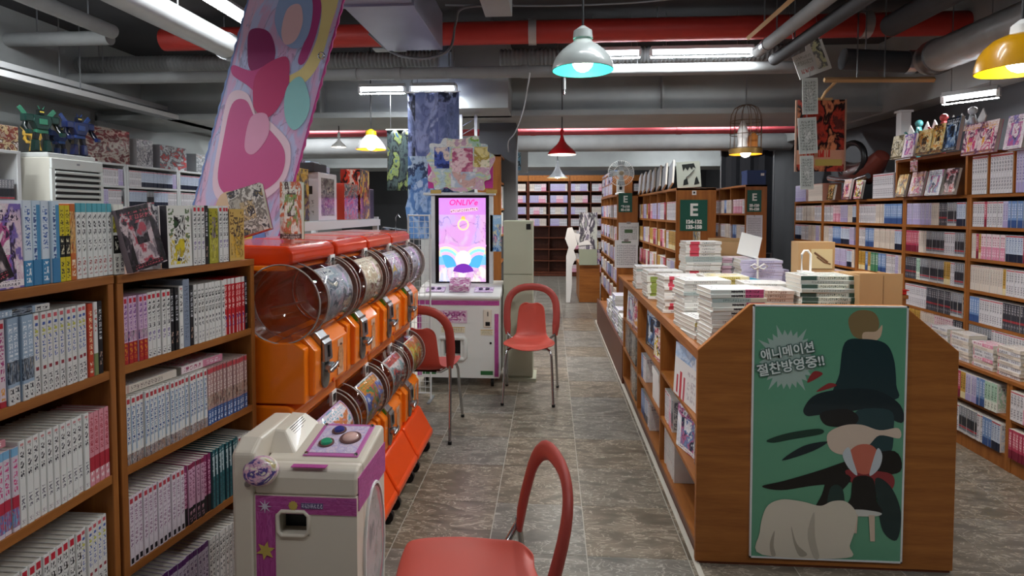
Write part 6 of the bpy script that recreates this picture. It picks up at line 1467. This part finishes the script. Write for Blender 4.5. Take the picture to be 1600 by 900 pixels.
# back wall magazine racks
for i in range(4):
    x0 = -1.55 + i * 1.0
    t = bookcase('red brown magazine rack on the back wall, %s from the far corner' % ordi(i + 1), x0 + 1.0, 14.0, -PI / 2, .99, .3, [.1, .38, .66, .94, 1.22, 1.5, 1.78, 2.06], 2.42, mat=WOODD, shm=WOODD, divs=(.5,), side=.025, name='magazine_rack')
    t.location = (x0, 13.98, 0)
    part('header_board', B(0, .01, 0, .99, 2.3, 2.44), [WOODX], t)
    for z in (.1, .38, .66, .94, 1.22, 1.5, 1.78, 2.06):
        if i == 1 and z < 1.0: continue
        if i == 0: z += 0
        for q in range(2):
            mass.append((x0 + .03 + q * .5, 13.984, -PI / 2, z, runs_for(.42, R, ['r_white', 'r_lilac', 'r_pink', 'r_white', 'r_cream'])))
packed('packed_paperbacks', mass)
# side case left of the aisle with its end panel
t = bookcase('wooden bookcase end beside the game kiosk topper', -.52, 6.6, 0, 1.1, .3, [.1, .4, .7, 1.0, 1.3, 1.6, 1.9], 2.2, side=.03)
t.location = (-.56, 6.45, 0)
gl2 = 'magazines on the bookcase beside the kiosk'
row_books('comic_magazine', -.57, 6.52, 0, 1.6, [('m_magenta', 5), ('m_white', 8), ('m_grey', 6)], 'upper shelf beside the kiosk', gl2, rs=51)
row_books('comic_magazine', -.57, 6.52, 0, 1.3, [('m_white', 8), ('m_pinkstripe', 8)], 'middle shelf beside the kiosk', gl2, rs=52)
t = thing('dark_gap_sheet', 'added dark sheet that darkens the gap beyond the pinned notice bookcase', 'dark_sheet', (2.62, 9.1, 0))  # made-up dark sheet, added so the gap behind the bookcase stays dark
part('cloth', MB().prism([(x * .07, .03 * math.sin(x * 1.9)) for x in range(12)] + [(x * .07, .03 * math.sin(x * 1.9) + .012) for x in range(11, -1, -1)], .2, 2.5, 'z'), [pm('gap_darkening_grey', '202126', .8, 0, .3, 6)], t)
part('rail', MB().cyl((-.02, .01, 2.5), (.8, .01, 2.5), .012, 8), [STEEL], t)
for x in (-.01, .78): part('post', MB().cyl((x, .01, 0), (x, .01, 2.5), .012, 8), [STEEL], t)
# storage clutter in the dark gap between the E bookcase and the long wall
t = thing('hand_truck', 'grey wheeled cart with folded bag in the dark gap', 'cart', (2.62, 8.0, 0)); part('frame', MB().tube([(0, 0, .05), (0, 0, 1.0), (.35, 0, 1.0), (.35, 0, .05)], .015, 8), [STEEL], t, 60); part('platform', B(0, .35, -.4, 0, .06, .09), [GREYM], t); part('bag', B(.02, .33, -.36, -.04, .09, .75), [pm('bag_grey', '6a6c78', .7)], t, bevel=.05)
part('bag_flap', MB().prism([(.02, .75), (.33, .75), (.28, .9), (.1, .86)], -.34, -.08, 'y'), [pm('flap_white', 'b9bac2', .6)], t, bevel=.02)
for x in (.03, .32): part('wheel', MB().cyl((x - .02, .02, .07), (x + .02, .02, .07), .07, 14), [BLACK], t, 40)
for i, (x, y, n_) in enumerate([(2.5, 7.5, 24), (2.5, 6.7, 20)]):
    pass
t = thing('stock_crate', 'grey plastic crate of lilac bundles in the dark gap', 'crate', (2.02, 6.2, 0)); 
for (a_, b_2, c_, d_) in ((0, .5, 0, .015), (0, .5, .385, .4), (0, .015, .015, .385), (.485, .5, .015, .385)): part('wall', B(a_, b_2, c_, d_, 0, .6), [pm('crate_grey', '55586a', .5)], t)
part('bottom', B(0, .5, 0, .4, 0, .015), [pm('crate_grey', '55586a')], t)
part('bundle', B(.02, .48, .02, .38, .015, .95), [printed('bundle', 'a5a0bc', [('g', 0, 1, 0, 1, '87829e', 3, 24)])], t, bevel=.004)
# ================================================================ left wall: white shelves, air conditioner, toys
WS = pm('white_shelf_board', 'cdd0d1', .5, 0, .06); WS2 = pm('grey_shelf_board', '8f9293', .5, 0, .06)
for i, y in enumerate((5.1, 5.98, 6.86, 7.74)):
    bookcase('white painted bookcase on the far side wall, %s past the air conditioner' % ordi(i + 1), -4.6, y, 0, .875, .28, [.1, .36, .62, .88, 1.14, 1.4, 1.62, 1.84], 2.075, mat=WS, shm=WS, side=.03)
bookcase('white shelf unit left of the air conditioner, cut by the picture edge', -3.95, 3.2, 0, .86, .35, [.1, .4, .7, 1.0, 1.3, 1.62], 2.01, mat=WS, shm=WS, side=.03)
lm = []
R = random.Random(5)
for i, y in enumerate((5.1, 5.98, 6.86, 7.74)):
    for z in (1.4, 1.62, 1.84):
        lm.append((-4.6 + .002, y + .035, 0, z, runs_for(.8, R, ['r_white', 'r_grey', 'r_bluefoot', 'r_lilac', 'r_white'] if z > 1.5 else ['r_white', 'r_dark'])))
for z in (1.3, 1.62): lm.append((-3.948, 3.24, 0, z, runs_for(.78, R, ['r_grey', 'r_cream', 'r_dark', 'r_white'])))
packed('packed_shelf_books', lm)
# white cards and sheets standing below
for i, (y, w) in enumerate([(6.25, .42), (6.75, .5)]):
    boxset('long white boxed row on the low rack, %s from the air conditioner' % ordi(i + 1), -3.6, y + w, 1.46, w, .2, .15, 9, 'white_plain', PAPER).rotation_euler = (0, 0, 0)
t = thing('low_rack', 'white low rack holding boxed rows before the far side wall', 'rack', (-3.6, 6.1, 0)); part('top_board', B(-.3, .04, .4, 1.9, 1.43, 1.458), [WS], t)
for y in (.4, 1.87): part('side_panel', B(-.3, .04, y, y + .03, 0, 1.43), [WS], t)
# floor standing air conditioner
t = thing('air_conditioner', 'tall pale floor standing air conditioner', 'air conditioner', (-3.9, 4.27, 0))
AC = pm('ac_enamel', 'd0d5d2', .4, 0, .03); ACS = pm('ac_side', 'bdbbb0', .45, 0, .04)
part('case', B(-.42, -.02, 0, .52, 0.05, 1.99), [ACS], t, bevel=.008); part('front_panel', B(-.02, .0, .0, .52, .08, 1.655), [AC], t, bevel=.006)
part('top_front', B(-.02, 0, 0, .52, 1.90, 1.985), [AC], t, bevel=.006)
for y in (0, .49): part('front_stile', B(-.02, 0, y, y + .03, 1.655, 1.90), [AC], t)
part('outlet_cavity', B(-.025, -.018, .03, .49, 1.655, 1.90), [BLACK], t)
for k in range(5): part('louvre', MB().box(-.022, .004, .03, .49, -.004, .014, 0, Matrix.Translation((0, 0, 1.68 + .047 * k)) @ Matrix.Rotation(.35, 4, 'Y')), [AC], t)
part('name_plate', B(0, .002, .22, .31, 1.595, 1.61), [BLACK], t); part('badge', B(0, .002, .24, .27, 1.94, 1.955), [GREYM], t)
part('top_tray', B(-.4, -.05, .02, .5, 1.99, 2.03), [pm('tray_white', 'c3c6c4', .4)], t, bevel=.008); part('base', B(-.42, 0, 0, .52, 0, .06), [GREYM], t)
# robot toys
def robot(label, loc, rz, c1, c2, c3, s=1.):
    t = thing('toy_robot', label, 'toy', loc, rz); t.scale = (s, s, s)
    a, b_, c_ = (pm('robot_' + q, q, .3, .1, .1, coat=.3) for q in (c1, c2, c3))
    for q in (-1, 1):
        part('foot', B(q * .06 - .03, q * .06 + .03, -.07, .05, 0, .03), [b_], t, bevel=.006)
        part('shin', MB().prism([(q * .06 - .03, .03), (q * .06 + .03, .03), (q * .055 + .022, .15), (q * .055 - .022, .15)], -.035, .03, 'y'), [a], t, bevel=.006)
        part('thigh', MB().prism([(q * .055 - .02, .15), (q * .055 + .02, .15), (q * .04 + .025, .23), (q * .04 - .025, .23)], -.025, .025, 'y'), [b_], t, bevel=.005)
        part('shoulder', B(q * .125 - .045, q * .125 + .045, -.045, .045, .33, .41), [a], t, bevel=.012)
        part('arm', MB().tube([(q * .14, 0, .34), (q * .17, -.02, .27), (q * .165, -.07, .22)], [.024, .028, .02], 8), [b_], t, 60)
        part('fist', B(q * .165 - .022, q * .165 + .022, -.11, -.06, .195, .24), [a], t, bevel=.006)
        part('back_fin', MB().prism([(q * .05, .36), (q * .16, .5), (q * .19, .47), (q * .09, .34)], .04, .055, 'y'), [c_], t)
    part('hip', B(-.06, .06, -.035, .035, .22, .26), [c_], t, bevel=.006)
    part('chest', MB().prism([(-.055, .26), (.055, .26), (.095, .34), (.08, .41), (-.08, .41), (-.095, .34)], -.05, .045, 'y'), [a], t, bevel=.008)
    part('chest_plate', B(-.04, .04, -.058, -.048, .31, .37), [c_], t, bevel=.003)
    hd = part('head', B(-.028, .028, -.03, .028, .415, .475), [b_], t, bevel=.008); part('visor', B(-.02, .02, -.034, -.028, .44, .452), [pm('visor_yellow', 'd8c04a', .3)], hd)
    for q in (-1, 1): part('horn', MB().tube([(q * .012, -.02, .47), (q * .035, -.02, .51)], [.006, .002], 6), [c_], hd)
    return t
robot('dark green winged toy robot standing on the air conditioner', (-4.15, 4.45, 2.031), math.radians(75), '10302a', '0e1514', '2f7056', .76)
robot('dark blue toy robot standing beside the green robot', (-4.1, 4.77, 2.031), math.radians(80), '142250', '0e1324', '1f3c78', .74)
robot('second dark blue toy robot on the white bookcase edge', (-4.7, 5.25, 2.0755), math.radians(85), '22386a', '14182a', '3a62a0', .62)
robot('small golden toy robot behind the green robot', (-4.36, 4.62, 2.031), math.radians(75), 'c9a24a', 'a8842c', 'e0c070', .5).location.z = 2.031
def figbox(label, x, y, z, w, h, d, pal, rz=PI / 2):
    return carton('figure_box', label, (x, y, z), rz, w, d, h, cm('figbox_' + label[:12].replace(' ', '_'), pal, sc=6), pm('figbox_side_' + label[:8], pal[0], .5))
figbox('grey box with red robot picture on the white bookcases', -4.62, 5.75, 2.0755, .62, .36, .2, ['a39a92', '6a2f34', 'c9bfb4', '8a4a4a', '4a3a3a'])
figbox('clear wrapped white figure box beside the red robot picture', -4.62, 6.3, 2.0755, .26, .30, .2, ['c6c4c8', '8f8f98', 'dddde0', '6a6a74', 'b0a8b4'])
figbox('glossy clear display box under the bright reflection', -4.62, 6.8, 2.0755, .5, .28, .2, ['9a9aa0', 'd6d8dc', '77777e', 'c04a4a', 'b5b8be'])
figbox('pale box stack further along the white bookcases', -4.62, 7.5, 2.0755, .5, .24, .2, ['b4b8bc', '8f9498', 'd0d4d6', '9a9090', 'c4c0b8'])
figbox('red and gold figure box at the picture edge', -3.98, 3.80, 2.0105, .26, .28, .12, ['8a3a34', 'c9a04a', 'b8aca4', '5a2024', 'd6c9b8'])
figbox('brown and red figure box beside the air conditioner', -4.1, 4.10, 2.0105, .2, .2, .12, ['a08a7a', '7a3a30', 'c9b48a', '5a4038', 'd6cfc8'])
t = thing('toy_bag', 'clear wrapped white and blue toy behind the figure boxes', 'toy', (-4.21, 3.75, 2.0105)); part('body', MB().sphere((0, 0, .2), .2, 0, 16, 10, (.38, .9, 1)), [pm('bag_white_blue', 'b4b8d0', .2, 0, .3, 8)], t, 60); part('ears', MB().tube([(0, -.06, .36), (0, -.1, .44), (0, -.05, .42)], [.04, .03, .01], 8), [PAPER], t, 60)
part('wing', MB().prism([(-.1, .1), (.16, .12), (.15, .28), (.05, .34)], .0, .02, 'x'), [PAPER], t)
# whiteboard panels and frames on the far side wall
for i, (y, w) in enumerate([(2.6, 1.6), (4.3, 2.0), (6.4, 2.4)]):
    t = thing('wall_panel', 'pale blank wall panel above the white shelves, %s from the viewer' % ordi(i + 1), 'panel', (-5.28, y, 2.16)); part('board', B(-.01, .012, 0, w, 0, .55), [pm('panel_pale', 'b7bdbc', .5, 0, .08, 2)], t); part('rail', B(.0, .02, 0, w, -.03, 0), [GREYM], t)
# ================================================================ big tilted banner
t = thing('banner', 'tall tilted banner with scalloped edge in pink and pale blue', 'banner', (-2.06, 2.93, 1.0))
t.rotation_euler = (0, math.radians(16.3), math.radians(2))
BW, BH = .475, 1.98
part('panel', B(0, BW, 0, .012, 0, BH), [printed('banner_print', 'c9a9c9', [('p', 0, 1, 0, 1, ['a9b4d8', 'c9a4c9', 'b7bce0', 'd4b0cc', '9aa8d4'], 5)], .35)], t)
sc_ = []
for s, x in ((-1, 0), (1, BW)):
    pts = []
    n_ = 60
    for k in range(n_ + 1):
        pts.append((x + s * (.006 + .006 * (k % 2)), BH * k / n_))
    pts = [(x, 0)] + pts + [(x, BH)]
    part('scalloped_edge', MB().prism(pts, -.001, .011, 'y'), [pm('banner_edge_%d' % s, '6f86b8' if s < 0 else 'b03a80', .4)], t)
def bs_(pts, col, y):
    P = [Vector(p) for p in pts]; n_ = len(P); out_ = []
    for i in range(n_):
        p0, p1, p2, p3 = P[i - 1], P[i], P[(i + 1) % n_], P[(i + 2) % n_]
        for k in range(6):
            q = k / 6; out_.append(.5 * ((2 * p1) + (p2 - p0) * q + (2 * p0 - 5 * p1 + 4 * p2 - p3) * q * q + (3 * p1 - p0 - 3 * p2 + p3) * q ** 3))
    part('printed_shape', MB().face([(p[0] * BW, -y, p[1] * BH) for p in out_]), [pm('bink_' + col, col, .4, 0, .07, 5)], t)
U = .0006
# abstract ribbons, arcs and discs in the banner's colours
bs_([(.30, .99), (.55, 1.0), (.92, .97), (.95, .86), (.93, .76), (.80, .70), (.62, .705), (.78, .75), (.84, .84), (.76, .93), (.52, .95), (.34, .94)], 'd9c98a', 1 * U)
bs_([(.42, .955), (.60, .96), (.78, .92), (.82, .84), (.78, .76), (.70, .76), (.72, .85), (.62, .92), (.46, .925)], 'a83c7c', 2 * U)
bs_([(.36, .93), (.52, .955), (.68, .92), (.74, .85), (.70, .80), (.60, .785), (.46, .80), (.34, .84), (.32, .89)], '8fa6d0', 3 * U)
bs_([(.44, .88), (.56, .90), (.64, .86), (.62, .81), (.52, .79), (.44, .82)], 'dcb6bc', 4 * U)
bs_([(.10, .80), (.30, .81), (.44, .76), (.40, .70), (.22, .70), (.14, .74)], '8a2a62', 2 * U)
bs_([(.02, .70), (.24, .70), (.46, .74), (.62, .73), (.66, .68), (.46, .64), (.22, .66), (.04, .675)], 'c04a86', 3 * U)
bs_([(.30, .70), (.56, .76), (.66, .70), (.62, .62), (.46, .58), (.34, .62)], 'b83a6c', 4 * U)
bs_([(.66, .68), (.78, .72), (.94, .67), (.96, .62), (.86, .58), (.72, .61)], '8cc4c6', 4 * U)
bs_([(.06, .62), (.24, .64), (.40, .60), (.62, .58), (.86, .54), (.92, .46), (.78, .39), (.52, .35), (.30, .34), (.14, .38), (.08, .50)], 'e0c6d4', 4 * U)
bs_([(.12, .60), (.26, .62), (.42, .58), (.62, .56), (.82, .52), (.86, .46), (.74, .41), (.52, .375), (.32, .365), (.18, .40), (.13, .50)], 'c25a8e', 5 * U)
bs_([(.36, .58), (.52, .60), (.60, .55), (.50, .49), (.38, .50)], 'd59ab8', 6 * U)
bs_([(.26, .36), (.44, .37), (.42, .26), (.30, .22), (.24, .28)], 'ceb294', 6 * U)
bs_([(.60, .37), (.70, .37), (.62, .22), (.50, .12), (.48, .2)], 'c9a4c0', 6 * U)
bs_([(.18, .22), (.36, .22), (.30, .08), (.18, .02), (.10, .06)], 'a85a9c', 7 * U)
bs_([(.52, .34), (.76, .33), (.92, .24), (.80, .18), (.60, .22)], '6a86c0', 5 * U)
bs_([(.58, .30), (.72, .29), (.70, .2), (.6, .22)], 'd9c04a', 6 * U)
bs_([(.5, .15), (.9, .2), (.98, .04), (.7, .0), (.5, .03)], '8a4a2c', 7 * U)
part('eyelet', MB().lathe([(.012, 0), (.016, .003), (.02, 0)], 14, 0, Matrix.Translation((BW - .03, -.002, BH - .42)) @ Matrix.Rotation(PI / 2, 4, 'X')), [CHROME], t, 50)
part('rear_stay', B(.18, .24, .012, .05, -.05, 1.2), [WOOD], t)
t = thing('banner_stand', 'plain wooden cabinet hidden behind the near bookcases carrying the banner', 'cabinet', (-2.35, 2.6, 0)); part('body', B(0, .85, 0, .38, 0, .82), [WOOD], t); part('top_board', B(-.01, .86, -.01, .39, .82, .84), [WOODX], t)
# ================================================================ hanging cloth posters
def cloth(label, loc, w, h, mat, wav=.012, rz=0):
    t = thing('hanging_poster', label, 'poster', loc, rz); b_ = MB(); nx, nz_ = 10, 12; v = []; f = []; uv = []
    for j in range(nz_ + 1):
        for i in range(nx + 1): v.append((w * i / nx, wav * math.sin(i * 1.7 + j * .35), -h * j / nz_))
    for j in range(nz_):
        for i in range(nx):
            f.append((j * (nx + 1) + i, (j + 1) * (nx + 1) + i, (j + 1) * (nx + 1) + i + 1, j * (nx + 1) + i + 1))
            uv.append(((i / nx, 1 - j / nz_), (i / nx, 1 - (j + 1) / nz_), ((i + 1) / nx, 1 - (j + 1) / nz_), ((i + 1) / nx, 1 - j / nz_)))
    o = part('cloth', b_.poly(v, f, 0, uv), [mat], t, 80); md = o.modifiers.new('thick', 'SOLIDIFY'); md.thickness = .002
    part('rod', MB().cyl((-.01, 0, .003), (w + .01, 0, .003), .007, 8), [WHITEP], t)
    return t
t = cloth('blue hanging cloth poster behind the kiosk topper', (-1.43, 5.7, 2.745), .52, 1.05, printed('blue_cloth', '4a5578', [('p', 0, 1, 0, 1, ['39425f', '5a6690', '7c86b4', '2a3048', '9aa2c8'], 4), ('p', .15, .6, .35, 1, ['7a86b8', '9aa4d0', '5f6a9c', 'b0b8dc', '454f78'], 3), ('p', 0, 1, 0, .4, ['3a5a8c', '7a9cc4', '2c3c60', 'b4c8dc', '4a6a9c'], 6)], .5))
for x in (.05, .47): part('cord', MB().cyl((x, 0, 0), (x, 0, HC - 2.745), .003, 5), [STEEL], t)
t = cloth('dark green and blue cloth poster left of the blue hanging poster', (-1.69, 5.87, 2.40), .3, .62, printed('dark_cloth', '2c3440', [('p', 0, 1, 0, 1, ['2a323c', '4a5a58', '1a1e26', '8a9a5a', '3a5a80'], 6)], .5))
for x in (.04, .26): part('cord', MB().cyl((x, 0, 0), (x, 0, HC - 2.40), .003, 5), [STEEL], t)
t = thing('blue_round_sign', 'pale blue rounded cut-out sign behind the kiosk', 'sign', (-1.22, 5.55, 1.3)); part('board', MB().prism([(-.16, 0), (.16, 0), (.18, .3), (.14, .52), (0, .6), (-.14, .52), (-.2, .3)], 0, .01, 'y'), [printed('round_sign', '8ab0e0', [('p', 0, 1, 0, 1, ['8ab0e0', '6a96d0', 'a8c4e8', '5a84c0', 'c0d4ec'], 3)])], t); part('stand', B(-.05, .05, .01, .05, -1.3, .4), [WHITEP], t)
for x, lab in ((-.86, 'upright silver lattice post behind the kiosk'),):
    t = thing('lattice_post', lab, 'post', (-.98, 6.15, 0)); 
    for q in (0, .16): part('rail', B(q, q + .03, 0, .03, 0, 2.6), [WMETAL], t)
    for k in range(14): part('brace', MB().cyl((.015, .015, 1.3 + k * .09), (.175, .015, 1.39 + k * .09), .005, 5), [STEEL], t)
# hanging manga sheets and red poster over the long wall
t = thing('hanging_sign', 'white cut-out sign with small lettering hung from the ceiling', 'sign', (2.07, 5.0, 2.66)); t.rotation_euler = (0, -math.radians(20), 0)
part('board', MB().prism([(0, 0), (.27, 0), (.27, .26), (.23, .25), (.2, .30), (.14, .29), (.12, .21), (0, .2)], 0, .008, 'y', 1, None, 0), [printed('hang_sign', 'dfe2de', [('g', .05, .55, .35, .6, 'aab2aa', 14, 6), ('g', .1, .5, .12, .24, 'c0594b', 14, 2), ('p', .62, .92, .1, .9, ['e6e6da', '8a8e8a', 'd8dcb0', '5c605c', 'c9ccc8'], 4)]), PAPER], t)
for x in (.03, .24): part('cord', MB().cyl((x, .004, .2), (x + .1, .004, .7), .002, 5), [STEEL], t)
gm = 'manga page sheets hanging in a chain'
for i, (x, z, w, h, rt, lab) in enumerate([(2.09, 2.37, .125, .3, -.03, 'top'), (2.065, 2.04, .15, .3, -.06, 'middle'), (2.075, 1.745, .11, .28, -.03, 'bottom')]):
    t = thing('manga_sheet', '%s manga page sheet in the hanging chain of three' % lab, 'sheet', (x, 4.99 - .01 * i, z), 0, gm); t.rotation_euler = (0, rt, 0)
    part('sheet', B(0, w, 0, .004, 0, h), [printed('manga_sheet', 'd3d8d2', [('r', .06, .94, .04, .96, 'c6cdc8'), ('g', .1, .9, .08, .92, '6a706c', 6, 12), ('p', .3, .7, .3, .7, ['c9cfca', 'b0b6b2', 'dfe2de', '9aa09c', 'c0c6c2'], 6)])], t)
    part('cord', MB().cyl((w * .5, .002, h), (w * .5, .002, h + .06), .002, 5), [STEEL], t)
t = thing('red_poster', 'dark red framed poster hanging under a wooden batten', 'poster', (2.06, 5.04, 1.9))
part('print', B(0, .4, 0, .008, 0, .6), [printed('red_poster_print', '4a2a28', [('p', 0, 1, 0, 1, ['5a2c28', 'a83a2c', '2a1a1a', 'c97a54', '7a3a30'], 3.5), ('r', 0, 1, .1, .3, 'c08a70'), ('g', .1, .7, .2, .3, 'b8322c', 5, 1), ('r', .4, .95, .08, .17, 'b09a50')], .15)], t)
for x in (-.006, .394): part('frame', B(x, x + .012, -.006, .01, 0, .6), [pm('frame_tan', '9a7a68', .3)], t)
part('hanger', MB().tube([(.2, .0, .6), (.21, -.05, .65), (.24, -.16, .715)], .012, 6), [CARD], t); part('hanger_bar', B(.17, .29, -.01, .01, .595, .615), [CARD], t)
# sign far left of the aisle over the back racks
t = thing('framed_picture', 'grey board with blue ink picture hanging before the back racks', 'picture', (-.8, 9.5, 2.2)); part('board', B(0, .42, 0, .02, 0, .45), [BEAMM], t); part('ink_picture', B(.08, .3, -.003, 0, .04, .34), [printed('blue_ink', '6a9ab8', [('p', 0, 1, .2, 1, ['7ab0cc', '2c3c48', 'a9ccd8', '4a7a94', 'c9d8dc'], 4), ('g', 0, 1, 0, .2, '1c2428', 5, 1)])], t)
for x in (.05, .37): part('cord', MB().cyl((x, .01, .45), (x, .01, HC - 2.2), .003, 5), [STEEL], t)
# red plastic basket at the counter corner
t = thing('red_basket', 'bright red plastic tray behind the green poster panel', 'tray', (2.42, 4.55, .93))
part('tray', B(0, .28, 0, .2, 0, .03), [pm('tray_red', 'd0261c', .35)], t, bevel=.004); part('rim', B(-.01, .29, -.01, .21, .03, .038), [pm('tray_red', 'd0261c')], t)
t = thing('side_stool', 'plain wooden stool carrying the red tray', 'stool', (2.4, 4.53, 0)); part('seat', B(0, .3, 0, .24, .9, .929), [WOODX], t)
for x in (.01, .26):
    for y in (.01, .2): part('leg', B(x, x + .03, y, y + .03, 0, .9), [WOOD], t)
